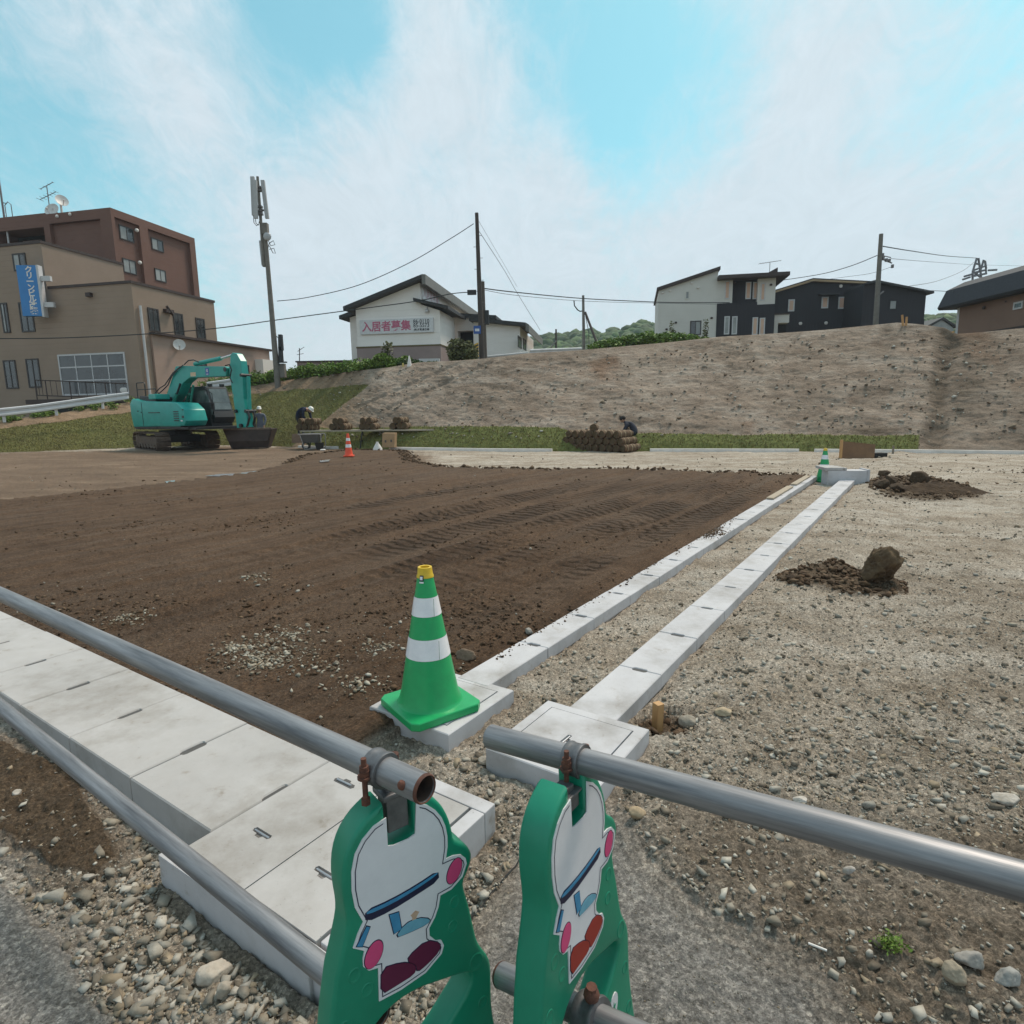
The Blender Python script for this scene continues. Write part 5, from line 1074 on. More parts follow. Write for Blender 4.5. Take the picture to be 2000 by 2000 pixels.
# dark joint running across the asphalt between the barricades
ja, jb = G(1022, 1678), G(915, 1795); m = MB(); d_ = Vector((jb[0] - ja[0], jb[1] - ja[1], 0)).normalized(); n_ = Vector((-d_.y, d_.x, 0)) * .0025; pts_ = []
for k in range(14): p = Vector(ja).lerp(Vector(jb), k / 13); z_ = float(H(np.array([p.x]), np.array([p.y]))[0]) + .0045; pts_.append((p.x + random.uniform(-.002, .002), p.y, z_))
m.tube(pts_, .0022, 5); tag(m.build('pavement_joint', M('joint_tar', (.03, .03, .03), rough=.8)), kind='structure')
# ================================================================== TOE KERB, TURF ROLLS, TRESTLE, BOARDS
def toe_at_px(px):
    i = int(np.argmin(np.abs(PX[0] - px) + (~okv[0]) * 1e6)); return Vector((float(EXx[0, i]), float(EYy[0, i]), 0))
MKERB = M('kerb_concrete', (.78, .76, .72), (.62, .60, .56), scale=3, rough=.9)
def kerb(label, px0, px1, off=-.12):
    n = max(3, int((px1 - px0) / 22)); pts = [toe_at_px(px0 + (px1 - px0) * i / n) for i in range(n + 1)]
    c = pts[0]; t = thing('concrete_kerb', label, 'kerb', (c.x, c.y, 0), 0, 'low kerbs at the foot of the bank'); m = MB()
    L_, R_ = [], []
    for i, p in enumerate(pts):
        d = (pts[min(i + 1, n)] - pts[max(i - 1, 0)]).normalized(); q = Vector((d.y, -d.x, 0)); L_.append(p + q * (.10 - off - .12)); R_.append(p + q * (.22 - off - .12))
    for i in range(n):
        a, b, c_, d_ = L_[i], L_[i + 1], R_[i + 1], R_[i]; g = (b - a) * .004
        m.hexa([(*(a + g).xy, -.1), (*(b - g).xy, -.1), (*(c_ - g).xy, -.1), (*(d_ + g).xy, -.1), (*(a + g).xy, .10), (*(b - g).xy, .10), (*(c_ - g).xy, .10), (*(d_ + g).xy, .10)])
    o = m.build('kerb_run', MKERB, t); o['kind'] = 'stuff'
kerb('short white kerb run behind the barrow and the orange cone', 590, 665)
kerb('white kerb run along the turf between the plywood box and the turf roll stack', 765, 1080)
kerb('long white kerb run along the turf right of the turf roll stack', 1270, 1560)
kerb('long white kerb run at the foot of the bare bank at the right', 1590, 2060)
MTURF = M('turf_roll_soil', (.17, .105, .062), (.075, .050, .028), scale=14, rough=.95, bump=.8, bscale=40, bdist=.02)
MTGR = M('turf_roll_green', (.055, .060, .022), (.035, .035, .014), scale=20, rough=.9)
MSTR = M('straw_twine', (.42, .35, .22), (.30, .24, .14), scale=20, rough=.8)
def roll_proto():
    t = thing('turf_roll', 'one of the brown turf rolls', 'turf roll', (0, 0, 0)); r, L = .130, .46
    m = MB(); n = 16; rs = []
    for k, x in enumerate(np.linspace(-L / 2, L / 2, 6)): rs.append([(x, r * (1 + .06 * sin(3 * a + k) + .05 * sin(7 * a + 2 * k)) * cos(a), r * (1 + .06 * sin(3 * a + k) + .05 * cos(5 * a + k)) * sin(a)) for a in np.linspace(0, 2 * pi, n, endpoint=False)])
    m.loft(rs); m.cur = 1
    for x in (-L / 2 - .002, L / 2 + .002):       # spiral of the rolled turf on both ends
        q = [(x, (.02 + .1 * k / 40) * cos(k * .42), (.02 + .1 * k / 40) * sin(k * .42)) for k in range(41)]; m.tube(q, .006, 4)
    m.build('roll', [MTURF, MTGR], t, world=False, smooth=50)
    for x in (-.11, .10):
        m = MB(); m.loft([[(x + dx, (r * 1.075) * cos(a), (r * 1.075) * sin(a)) for a in np.linspace(0, 2 * pi, n, endpoint=False)] for dx in (-.012, .012)], cap=False); m.build('twine', MSTR, t, world=False)
    return t
RP = roll_proto(); used_rp = [False]
def put_roll(loc, rz, label, group, ry=0):
    if not used_rp[0]: t = RP; used_rp[0] = True
    else:
        t = RP.copy(); COL.objects.link(t)
        for ch in list(RP.children)[:3]: c = ch.copy(); COL.objects.link(c); c.parent = t
    t.location = loc; t.rotation_euler = (random.uniform(0, 6), ry, rz); t['label'] = label; t['category'] = 'turf roll'; t['group'] = group; return t
# stack: three tiers, the ends towards the track
sa, sb = Vector(G(1100, 880)), Vector(G(1225, 884)); sd_ = (sb - sa).normalized(); snv = Vector((-sd_.y, sd_.x, 0)); base = sa.copy()
SLs = 'turf roll in the stepped stack on the far side of the topsoil plot'
W_ = (sb - sa).length; rr_ = .135; rzs = atan2(snv.y, snv.x) - .25
nb = int(W_ / (2 * rr_)) + 1
for tier, (x0, cnt) in enumerate(((0, nb), (.5, nb - 1), (1.0, nb - 2))):
    for k in range(cnt):
        for dep in range(2):
            p = sa + sd_ * ((x0 + k) * 2 * rr_ + random.uniform(-.01, .01)) + snv * (.22 + dep * .48 + random.uniform(-.02, .02)) + Vector((0, 0, rr_ * .95 + tier * rr_ * 1.72)); put_roll(p, rzs + random.uniform(-.06, .06), SLs, 'turf rolls in the big stack')
for k, (dx, dz, lab) in enumerate(((-.27, 0, 'lone turf roll lying left of the big stack'), (1.1, rr_ * 5.1, 'turf roll lying loose on top of the big stack near its left end'))):
    p = sa + sd_ * dx + snv * .3 + Vector((0, 0, rr_ * .95 + dz)); put_roll(p, rzs + .3 * (k * 2), lab, 'loose turf rolls')
for (px, py, lab) in ((826, 870, 'left one of two turf rolls lying beside the kerb'), (851, 869, 'right one of two turf rolls lying beside the kerb')):
    p = G(px, py); put_roll((p[0], p[1], rr_), radians(15), lab, 'loose turf rolls')
# heap by the orange cone
ph = [G(668, 872), G(690, 874), G(705, 874), G(720, 873), G(735, 872)]
for p in ph: put_roll((p[0], p[1] + .1, rr_), radians(random.uniform(-10, 25)), 'turf roll in the low heap behind the orange cone', 'turf rolls heaped behind the orange cone')
for i in (0.5, 1.5, 2.5, 3.3):
    a, b = Vector(ph[int(i)]), Vector(ph[min(4, int(i) + 1)]); p = a.lerp(b, i % 1); put_roll((p.x, p.y + .12, rr_ * 2.75), radians(random.uniform(-10, 30)), 'turf roll in the low heap behind the orange cone', 'turf rolls heaped behind the orange cone')
# long plank trestle
YT = 24.6
ta, tb = Vector(P(585, 841, YT + 1.0)), Vector(P(862, 838, YT)); tz = (ta.z + tb.z) / 2; dT = Vector((tb.x - ta.x, tb.y - ta.y, 0)).normalized(); nT = Vector((-dT.y, dT.x, 0))
t = thing('plank_trestle', 'long low plank trestle carrying bundles of turf rolls in front of the bank', 'trestle', (ta.x, ta.y, 0))
MPLK = M('grey_plank', (.40, .36, .28), (.28, .25, .19), scale=2, rough=.85)
for k, o_ in enumerate((0, .34)):
    for s0, s1 in ((0, 1.9), (1.92, 3.9), (3.92, 5.75)):
        m = MB(); A = ta + dT * s0 + nT * o_; B = ta + dT * s1 + nT * o_; A.z = B.z = tz; slabbox(m, A, B, nT, .28, tz - .06, tz + .0 + k * .004); m.build('plank', MPLK, t)
for s0 in (.4, 2.6, 3.5, 5.4):
    m = MB(); A = ta + dT * s0
    m.tube([(A.x, A.y, 0), (A.x + dT.x * .12, A.y, tz - .06)], .025, 6); B = A + nT * .6; m.tube([(B.x, B.y, 0), (B.x - dT.x * .12, B.y, tz - .06)], .025, 6); m.tube([(A.x, A.y, tz * .4), (B.x, B.y, tz * .4)], .02, 6); m.build('leg', M('dark_steel', (.05, .05, .05), rough=.6, metal=.4), t)
def tr_at(px):
    # distance along the trestle under a picture column
    best = min(np.linspace(0, 5.8, 400), key=lambda s: abs(proj(tuple(ta + dT * s))[0] - px)); return best
for px, cnt, wh in ((600, 6, 'the left end of the trestle'), (662, 5, 'the trestle, second bundle from the left'), (718, 5, 'the trestle, third bundle from the left'), (780, 5, 'the right end of the trestle')):
    s0 = tr_at(px)
    for k in range(cnt):
        lo = k < (cnt + 1) // 2; j = k if lo else k - (cnt + 1) // 2
        p = ta + dT * (s0 + (j - (cnt / 4)) * .26 + (0 if lo else .13)) + nT * .3; put_roll((p.x, p.y, tz + rr_ + (0 if lo else rr_ * 1.7)), atan2(nT.y, nT.x) + random.uniform(-.5, .3), 'turf roll bundled on ' + wh, 'turf rolls carried on the trestle')
MPLYW = M('plywood', (.40, .27, .15), (.30, .20, .11), scale=5, rough=.8, bump=.1)
def board_thing(label, pxs, Y, th, mat, tilt=0, name='plywood_board', cat='board', holes=(), parts=True):
    (x0, y0), (x1, y1), (x2, y2), (x3, y3) = pxs           # bottom left, bottom right, top right, top left
    q = [Vector(P(a, b, Y + dy)) for (a, b), dy in zip(pxs, (0, 0, tilt, tilt))]; c = (q[0] + q[1]) / 2; t = thing(name, label, cat, (c.x, c.y, q[0].z))
    nrm = (q[1] - q[0]).cross(q[3] - q[0]).normalized(); nrm = nrm if nrm.y > 0 else -nrm
    m = MB(); m.hexa([tuple(q[0]), tuple(q[1]), tuple(q[1] + nrm * th), tuple(q[0] + nrm * th), tuple(q[3]), tuple(q[2]), tuple(q[2] + nrm * th), tuple(q[3] + nrm * th)]); m.build('panel', mat, t)
    for (a, b, w_, h_) in holes:
        m = MB(); p = Vector(P(a, b, Y - .01)); m.box(p.x - w_, p.y - .01, p.z - h_, p.x + w_, p.y + .002, p.z + h_); m.build('hand_hole', MHOLE, t)
    return t
tb_ = board_thing('brown plywood sheet leaning on a stake behind the far green cone', ((1643, 899), (1707, 899), (1710, 868), (1648, 862)), 17.2, .04, M('plywood_wet', (.22, .125, .062), (.15, .085, .045), scale=3, rough=.8), .12)
m = MB(); p = Vector(P(1641, 900, 17.1)); m.box(p.x - .03, p.y - .03, 0, p.x + .03, p.y + .03, .52); tag(m.build('wooden_stake', MWOOD), 'taller timber stake at the left edge of the brown plywood sheet', 'stake')
m = MB(); p, q = Vector(P(1708, 893, 17.3)), Vector(P(1733, 893, 17.3)); m.box(p.x, p.y, .0, q.x, p.y + .3, .12); tag(m.build('black_box', M('black_rubber', (.012, .012, .012), rough=.7)), 'low black block on the ground right of the brown plywood sheet', 'block')
m = MB(); p = Vector(P(1744, 885, 18.2)); m.tube([(p.x, p.y, -.05), (p.x, p.y, .26)], .03, 8); tag(m.build('marker_post', M('grey_timber', (.22, .19, .15), rough=.9)), 'tiny grey marker post in front of the kerb at the right', 'post')
board_thing('open plywood box panel with two hand holes under the trestle', ((746, 874), (770, 874), (771, 846), (747, 846)), 23.9, .5, MPLYW, 0, 'plywood_box', 'box', ((753, 862, .03, .045), (764, 861, .03, .045)))
board_thing('brown timber crate beside the barrow, left of the trestle', ((570, 865), (590, 865), (589, 847), (570, 848)), 25.5, .5, M('crate_wood', (.24, .165, .115), (.17, .115, .08), scale=6, rough=.85), 0, 'timber_crate', 'crate')
# white sheet pyramid
c = Vector(P(737, 869, 23.4)); t = thing('white_bag', 'small white peaked bag standing beside the plywood box', 'bag', (c.x, c.y, 0)); m = MB()
m.loft([[(c.x + w_ * cos(a) * (1 + .1 * sin(3 * a)), c.y + w_ * .7 * sin(a), z_) for a in np.linspace(0, 2 * pi, 14, endpoint=False)] for w_, z_ in ((.19, .0), (.175, .1), (.11, .22), (.045, .32), (.05, .36))]); m.build('bag_body', MPAPER, t, smooth=50)
# barrow frame with black bucket
c = Vector(P(612, 868, 25.0)); MDK = M('dark_steel', (.05, .05, .05), rough=.6, metal=.4); MFR = M('barrow_frame', (.42, .40, .38), (.25, .24, .23), scale=30, rough=.6, metal=.3)
t = thing('hand_barrow', 'low wheelbarrow with a dark tray parked in front of the trestle', 'wheelbarrow', (c.x, c.y, 0)); m = MB(); w_, d_ = .38, .35
m.loft([[(c.x - .32, c.y - .22, .30), (c.x + .22, c.y - .22, .30), (c.x + .22, c.y + .22, .30), (c.x - .32, c.y + .22, .30)], [(c.x - .44, c.y - .3, .62), (c.x + .34, c.y - .3, .62), (c.x + .34, c.y + .3, .62), (c.x - .44, c.y + .3, .62)]], cap=True); m.build('tray', M('tray_grey', (.085, .085, .08), rough=.6), t)
for y_ in (-.30, .30):
    m = MB(); m.tube([(c.x - .50, c.y + y_, .64), (c.x + .38, c.y + y_, .64), (c.x + .42, c.y + y_, .60), (c.x + .40, c.y + y_, .05)], .018, 6); m.tube([(c.x - .42, c.y + y_, .62), (c.x - .26, c.y + y_, .04), (c.x + .40, c.y + y_, .08)], .018, 6); m.build('frame', MFR, t)
m = MB(); m.T = Matrix.Translation((c.x - .3, c.y, .17)) @ Matrix.Rotation(pi / 2, 4, 'X'); m.lathe([(.10, -.03), (.17, -.03), (.17, .03), (.10, .03), (.10, -.03)], 18); m.build('wheel', MDK, t)
c2 = Vector(P(624, 869, 24.7)); m = MB(); m.T = Matrix.Translation((c2.x, c2.y, 0)); m.lathe([(.001, .02), (.13, .02), (.18, .30), (.19, .30), (.165, .28), (.12, .05)], 18); tag(m.build('bucket', M('black_rubber', (.012, .012, .012), rough=.7), smooth=50), 'black bucket beside the wheelbarrow, left of the orange cone', 'bucket')
m = MB(); c3_ = Vector(P(630, 870, 24.3)); m.ball((c3_.x, c3_.y, .03), .12, 10, 6, (1, .6, .35)); tag(m.build('white_cloth', MPAPER, smooth=True), 'small white cloth dropped on the soil by the black bucket', 'cloth')
# puddles / pale plastic strips on the soil edge
def strip_flat(label, pts, cat='puddle', mat=None):
    q = [G(a, b, 0) for a, b in pts]; c = sum(np.array(q)) / len(q); m = MB(); z = float(H(np.array([c[0]]), np.array([c[1]]), fine=False)[0]) + .025
    m.loft([[(*p[:2], z - .004) for p in q], [(*p[:2], z) for p in q]]); return tag(m.build('puddle', mat or M('puddle_water', (.50, .52, .54), (.42, .44, .46), rough=.08, spec=.8)), label, cat)
strip_flat('long pale puddle along the left back edge of the topsoil plot', ((400, 931), (428, 927), (462, 926), (500, 921), (512, 923), (480, 930), (440, 932)))
strip_flat('small pale puddle at the left end of the topsoil edge', ((322, 942), (342, 939), (341, 943), (326, 945)))
strip_flat('small white puddle left of the orange cone', ((624, 906), (646, 903), (643, 907), (626, 909)))

# ================================================================== WORKERS
MSKIN = M('skin', (.42, .25, .17), rough=.6); MGJ = M('jacket_grey', (.135, .15, .19), (.10, .11, .145), scale=20, rough=.9); MNV = M('jacket_navy', (.012, .018, .045), (.008, .012, .03), scale=20, rough=.9)
MHELM = M('helmet_white', (.80, .80, .74), (.72, .72, .66), rough=.35); MTR = M('trousers_grey', (.17, .19, .22), (.12, .135, .16), scale=15, rough=.9); MDKC = M('dark_cloth', (.015, .016, .022), rough=.9); MHAIR = M('hair_dark', (.02, .015, .012), rough=.8)
def skin_body(name, verts, edges, parent, mats, regions, lv=2):
    me = bpy.data.meshes.new(name); me.from_pydata([v[0] for v in verts], edges, []); o = bpy.data.objects.new(name, me); COL.objects.link(o)
    sk = o.modifiers.new('s', 'SKIN'); sk.use_smooth_shade = True
    for i, v in enumerate(verts): me.skin_vertices[0].data[i].radius = v[1] if isinstance(v[1], tuple) else (v[1], v[1]); me.skin_vertices[0].data[i].use_root = (i == 0)
    sb = o.modifiers.new('u', 'SUBSURF'); sb.levels = lv; sb.render_levels = lv
    dg = bpy.context.evaluated_depsgraph_get(); dg.update(); em = bpy.data.meshes.new_from_object(o.evaluated_get(dg)); o.modifiers.clear(); o.data = em; em.name = name
    em.materials.clear()
    for m_ in mats: em.materials.append(m_)
    for p in em.polygons: p.material_index = regions(p.center); p.use_smooth = True
    o.parent = parent; return o
def fingers(v, e, wrist, palm, d, side, sz=1):
    """five separate finger chains out of a palm vertex"""
    d = Vector(d).normalized(); side = Vector(side).normalized(); base = len(v)
    for k, (o_, L) in enumerate(((-.032, .065), (-.011, .078), (.011, .074), (.030, .058))):
        a = Vector(v[palm][0]) + side * o_ + d * .03; b = a + d * L * .55 - Vector((0, 0, .008)); c = b + d * L * .5 - Vector((0, 0, .022))
        v += [(tuple(a), .011), (tuple(b), .009), (tuple(c), .007)]; n = len(v); e += [(palm, n - 3), (n - 3, n - 2), (n - 2, n - 1)]
    a = Vector(v[palm][0]) + side * -.045; b = a + d * .04 - side * .02; v += [(tuple(a), .012), (tuple(b), .009)]; n = len(v); e += [(palm, n - 2), (n - 2, n - 1)]
def head_parts(t, c, fwd, helmet, sc=1.0):
    fwd = Vector(fwd).normalized(); q = Matrix.Translation(Vector(c)) @ fwd.to_track_quat('Y', 'Z').to_matrix().to_4x4(); L = Matrix.Diagonal((sc, sc, sc, 1))
    bm = bmesh.new(); bmesh.ops.create_icosphere(bm, subdivisions=3, radius=1)
    for v in bm.verts:
        x, y, z = v.co; k = 1 - .18 * max(0, -z); v.co = Vector((x * .078 * k, y * .098 * (1 - .10 * max(0, -z)), z * .118))
        if y > .5: v.co.y += .018 * max(0, 1 - abs(x) * 5) * max(0, 1 - abs(z + .05) * 3.2); v.co.y -= .010 * sum(max(0, 1 - ((x - s * .38) ** 2 + (z - .1) ** 2) * 14) for s in (-1, 1)); v.co.y += .006 * max(0, 1 - abs(z + .42) * 9) * max(0, 1 - abs(x) * 3)
    bmesh.ops.transform(bm, matrix=q @ L, verts=bm.verts)
    me = bpy.data.meshes.new('head'); bm.to_mesh(me); bm.free(); me.materials.append(MSKIN); o = bpy.data.objects.new('head', me); COL.objects.link(o); o.parent = t
    for p in me.polygons: p.use_smooth = True
    m = MB(); m.T = q @ L
    for s in (-1, 1): m.ball((s * .079, -.005, -.01), .02, 6, 5, (.4, .9, 1.3))
    for s in (-1, 1): m.ball((s * .03, .088, .012), .008, 6, 4)
    m.build('ears_and_eyes', [MSKIN], t, world=False)
    m = MB(); m.T = q @ L
    if helmet: m.loft([[(r * .86 * cos(a), (r + .008) * sin(a) * 1.05 + (.03 if z == .035 and sin(a) > .5 else 0), z) for a in np.linspace(0, 2 * pi, 20, endpoint=False)] for r, z in ((.100, .035), (.122, .035), (.122, .045), (.116, .052), (.110, .095), (.085, .140), (.045, .160), (.01, .164))]); m.build('helmet', MHELM, t, world=False, smooth=50)
    else: m.loft([[(r * .82 * cos(a), r * sin(a) * 1.0 - .008, z) for a in np.linspace(0, 2 * pi, 16, endpoint=False)] for r, z in ((.09, -.03), (.112, .01), (.112, .05), (.09, .1), (.04, .125))]); m.build('hair', helmet is None and MHAIR or MDKC, t, world=False, smooth=50)
def person(label, loc, rz, v, e, mats, regions, head, fwd, helmet, sc=1.0):
    t = thing('person', label, 'person', loc, rz); t.scale = (sc, sc, sc); skin_body('body', v, e, t, mats, regions); head_parts(t, head, fwd, helmet); return t
# 1: standing behind the bucket, white helmet
v = [((0, 0, .95), (.16, .12)), ((0, 0, 1.12), (.145, .11)), ((0, .0, 1.30), (.17, .12)), ((0, 0, 1.43), (.12, .10)), ((0, .01, 1.50), .058), ((0, .015, 1.58), .055),
     ((-.19, 0, 1.42), .072), ((-.25, .03, 1.17), .055), ((-.20, .12, .98), .043), ((-.17, .16, .92), (.04, .022)), ((.19, 0, 1.42), .072), ((.25, .01, 1.15), .055), ((.23, .09, .94), .043), ((.21, .12, .87), (.04, .022)),
     ((-.10, 0, .86), .10), ((-.11, .01, .48), .068), ((-.11, -.01, .10), .05), ((-.12, .10, .04), .045), ((.10, 0, .86), .10), ((.12, .01, .48), .068), ((.12, -.01, .10), .05), ((.13, .10, .04), .045)]
e = [(0, 1), (1, 2), (2, 3), (3, 4), (4, 5), (3, 6), (6, 7), (7, 8), (8, 9), (3, 10), (10, 11), (11, 12), (12, 13), (0, 14), (14, 15), (15, 16), (16, 17), (0, 18), (18, 19), (19, 20), (20, 21)]
fingers(v, e, 8, 9, (.1, .5, -.8), (1, 0, 0)); fingers(v, e, 12, 13, (0, .4, -.9), (1, 0, 0))
pw = G(512, 871); person('person in a white helmet and grey work jacket standing behind the excavator bucket', (pw[0], 28.6, 0), radians(188), v, e, [MGJ, MTR, MSKIN, MDKC], lambda c: 2 if c.z > 1.50 or (abs(c.x) > .15 and c.z < .95 and c.z > .7) else 0 if c.z > .93 or abs(c.x) > .19 and c.z > .8 else 3 if c.z < .09 else 1, (0, .03, 1.66), (-.5, 1, -.1), True, 1.0)
# 2: bending forward over the turf rolls
v = [((0, -.15, .92), (.16, .13)), ((0, -.02, 1.06), (.15, .12)), ((0, .17, 1.13), (.18, .12)), ((0, .31, 1.12), (.13, .10)), ((0, .39, 1.10), .055), ((0, .44, 1.08), .05),
     ((-.19, .29, 1.08), .072), ((-.23, .33, .83), .055), ((-.16, .42, .62), .043), ((-.14, .46, .56), (.038, .022)), ((.19, .29, 1.08), .072), ((.24, .31, .83), .055), ((.17, .42, .62), .043), ((.15, .46, .56), (.038, .022)),
     ((-.11, -.13, .84), .11), ((-.13, .02, .47), .07), ((-.13, -.08, .10), .05), ((-.14, .03, .04), .045), ((.11, -.13, .84), .11), ((.13, .02, .47), .07), ((.13, -.08, .10), .05), ((.14, .03, .04), .045)]
e = [(0, 1), (1, 2), (2, 3), (3, 4), (4, 5), (3, 6), (6, 7), (7, 8), (8, 9), (3, 10), (10, 11), (11, 12), (12, 13), (0, 14), (14, 15), (15, 16), (16, 17), (0, 18), (18, 19), (19, 20), (20, 21)]
fingers(v, e, 8, 9, (.1, .4, -.8), (1, 0, 0)); fingers(v, e, 12, 13, (-.1, .4, -.8), (1, 0, 0))
pw = P(594, 858, 27.6); person('person in a navy jacket bending over turf rolls at the left end of the trestle', (pw[0], 27.4, .52), radians(250), v, e, [MNV, MDKC, MSKIN], lambda c: 2 if (c.y > .36 and c.z > .98 and abs(c.x) < .1) or c.z < .64 and c.z > .4 and c.y > .38 else 0 if c.z > .8 or c.y > .2 else 1, (0, .52, 1.08), (0, 1, -.8), True, 1.0)
# 3: crouching behind the big stack
v = [((0, -.12, .36), (.17, .14)), ((0, .0, .52), (.16, .13)), ((0, .14, .66), (.18, .13)), ((0, .26, .72), (.13, .10)), ((0, .33, .76), .058), ((0, .38, .79), .055),
     ((-.19, .24, .67), .07), ((-.24, .36, .46), .055), ((-.16, .50, .34), .043), ((-.13, .55, .30), (.038, .022)), ((.19, .24, .67), .07), ((.24, .36, .46), .055), ((.16, .50, .34), .043), ((.13, .55, .30), (.038, .022)),
     ((-.13, -.06, .34), .10), ((-.18, .28, .46), .075), ((-.16, .10, .10), .05), ((-.17, .22, .04), .045), ((.13, -.06, .34), .10), ((.18, .28, .46), .075), ((.16, .10, .10), .05), ((.17, .22, .04), .045)]
fing = [(0, 1), (1, 2), (2, 3), (3, 4), (4, 5), (3, 6), (6, 7), (7, 8), (8, 9), (3, 10), (10, 11), (11, 12), (12, 13), (0, 14), (14, 15), (15, 16), (16, 17), (0, 18), (18, 19), (19, 20), (20, 21)]
fingers(v, fing, 8, 9, (.1, .6, -.5), (1, 0, 0)); fingers(v, fing, 12, 13, (-.1, .6, -.5), (1, 0, 0))
pw = P(1236, 860, 22.6); person('person in a dark hooded jacket crouching behind the right end of the turf stack', (pw[0] - .05, 22.1, .22), radians(75), v, fing, [M('hood_grey', (.035, .038, .055), (.022, .024, .036), scale=15, rough=.9), MDKC, MSKIN], lambda c: 2 if c.y > .5 and c.z < .36 else 0 if c.z > .42 else 1, (0, .42, .86), (0, 1, -.3), None, 1.0)

# ================================================================== EXCAVATOR
MEX = M('machine_green', (.010, .33, .285), (.008, .27, .235), scale=3, rough=.38, spec=.5, bump=.03, bscale=4); MEXD = M('machine_green_worn', (.010, .26, .20), (.03, .16, .12), scale=9, rough=.5)
MBLK = M('machine_black', (.018, .019, .022), (.012, .012, .014), scale=6, rough=.5); MTRK = M('track_steel', (.16, .115, .085), (.07, .052, .042), scale=8, rough=.8, metal=.2, bump=.4, bscale=30); MBKT = M('bucket_steel', (.085, .062, .055), (.05, .036, .032), scale=3, rough=.75, metal=.3, bump=.15, bscale=10)
MCHR = M('chrome_rod', (.7, .7, .7), (.6, .6, .6), rough=.15, metal=1); MGLS = M('cab_glass', (.16, .185, .18), (.05, .06, .06), scale=1.2, rough=.12, spec=.9); MWP = M('white_plate', (.7, .7, .7), rough=.5); MBL = M('blue_plate', (.02, .09, .35), rough=.4)
EC = Vector((-15.0, 27.7, 0)); yT, yU = radians(-46), radians(-33)
ex = thing('excavator', 'teal green crawler excavator with a wide bucket resting on the ground', 'excavator', tuple(EC))
TT = Matrix.Translation(EC) @ Matrix.Rotation(yT, 4, 'Z'); TU = Matrix.Translation(EC) @ Matrix.Rotation(yU, 4, 'Z'); FU = Frame(EC, yU)
for sd_k in (-1, 1):
    yc = sd_k * .98
    m = MB(); m.T = TT; w_ = .18
    m.prism([(-1.55, .12), (1.55, .12), (1.68, .35), (1.5, .58), (-1.5, .58), (-1.68, .35)], yc - w_, yc + w_, 'y'); fr = m.build('track_frame', MTRK, ex)
    for k in range(6):
        m = MB(); m.T = TT @ Matrix.Translation((-1.15 + k * .46, yc + sd_k * .0, .16)) @ Matrix.Rotation(pi / 2, 4, 'X'); m.lathe([(.001, -.21), (.10, -.21), (.10, .21), (.001, .21)], 14); o = m.build('roller', MTRK, ex); o.parent = fr
    for x_, r_k in ((-1.52, .30), (1.52, .30)):
        m = MB(); m.T = TT @ Matrix.Translation((x_, yc, .37)) @ Matrix.Rotation(pi / 2, 4, 'X'); m.lathe([(.001, -.22), (.10, -.22), (.12, -.20), (r_k * .8, -.19), (r_k, -.12), (r_k, .12), (r_k * .8, .19), (.12, .20), (.10, .22), (.001, .22)], 20); o = m.build('idler_wheel', MTRK, ex); o.parent = fr
    # shoes round the loop
    path = []; R = .36; n_ = 200
    Lf = 3.04; per = 2 * Lf + 2 * pi * R
    for k in range(38):
        d = per * k / 38
        if d < Lf: x_, z_, a_ = -1.52 + d, .37 - R, 0
        elif d < Lf + pi * R: a_ = (d - Lf) / R; x_, z_ = 1.52 + R * sin(a_), .37 - R * cos(a_)
        elif d < 2 * Lf + pi * R: x_, z_, a_ = 1.52 - (d - Lf - pi * R), .37 + R, pi
        else: a_ = pi + (d - 2 * Lf - pi * R) / R; x_, z_ = -1.52 + R * sin(a_), .37 - R * cos(a_)
        if k == 0:
            m = MB(); m.box(-.098, -.27, -.014, .098, .27, .014); m.prism([(-.085, -.014), (-.072, -.014), (-.076, -.040), (-.081, -.040)], -.265, .265, 'y'); m.prism([(-.007, -.014), (.007, -.014), (.003, -.034), (-.003, -.034)], -.265, .265, 'y')
            sh = m.build('track_shoe', MTRK, None, world=False); dat = sh.data
        else: sh = bpy.data.objects.new('track_shoe', dat); COL.objects.link(sh)
        Mx = wmat(ex).inverted() @ TT @ Matrix.Translation((x_, yc, z_)) @ Matrix.Rotation(-a_, 4, 'Y'); sh.parent = ex; sh.matrix_basis = Mx
m = MB(); m.T = TT; m.box(-.75, -.8, .30, .75, .8, .62); m.loft([[(r_k * cos(a), r_k * sin(a), z) for a in np.linspace(0, 2 * pi, 24, endpoint=False)] for r_k, z in ((.62, .6), (.62, .82))]); m.build('undercarriage', MBLK, ex)
# upper works, unprojected side profiles
def H2(px, py, y): p = FU.hit(px, py, 1, y); return (p.x, p.z)
body = [H2(*q, -1.22) for q in ((262, 834), (360, 832), (364, 822), (358, 800), (345, 787), (275, 783), (258, 779), (254, 790), (257, 812))]
bx0 = min(q[0] for q in body); bx1 = max(q[0] for q in body); bz0 = min(q[1] for q in body); bz1 = max(q[1] for q in body)
m = MB(); m.T = TU; m.prism(body, -1.24, -.30, 'y'); m.build('engine_cover', MEX, ex, bevel=.05, smooth=35)
m = MB(); m.T = TU; m.prism([(bx0 - .02, bz0), (bx0 + .55, bz0 - .02), (bx0 + .55, bz1 - .1), (bx0 + .1, bz1 + .02), (bx0 - .05, bz1 - .15)], -1.16, 1.16, 'y'); m.build('counterweight', MEX, ex, bevel=.07, smooth=35)
m = MB(); m.T = TU; m.box(bx0 + .1, -1.15, bz0 - .10, bx1 + .55, 1.15, bz0 - .002); m.build('deck', MBLK, ex)
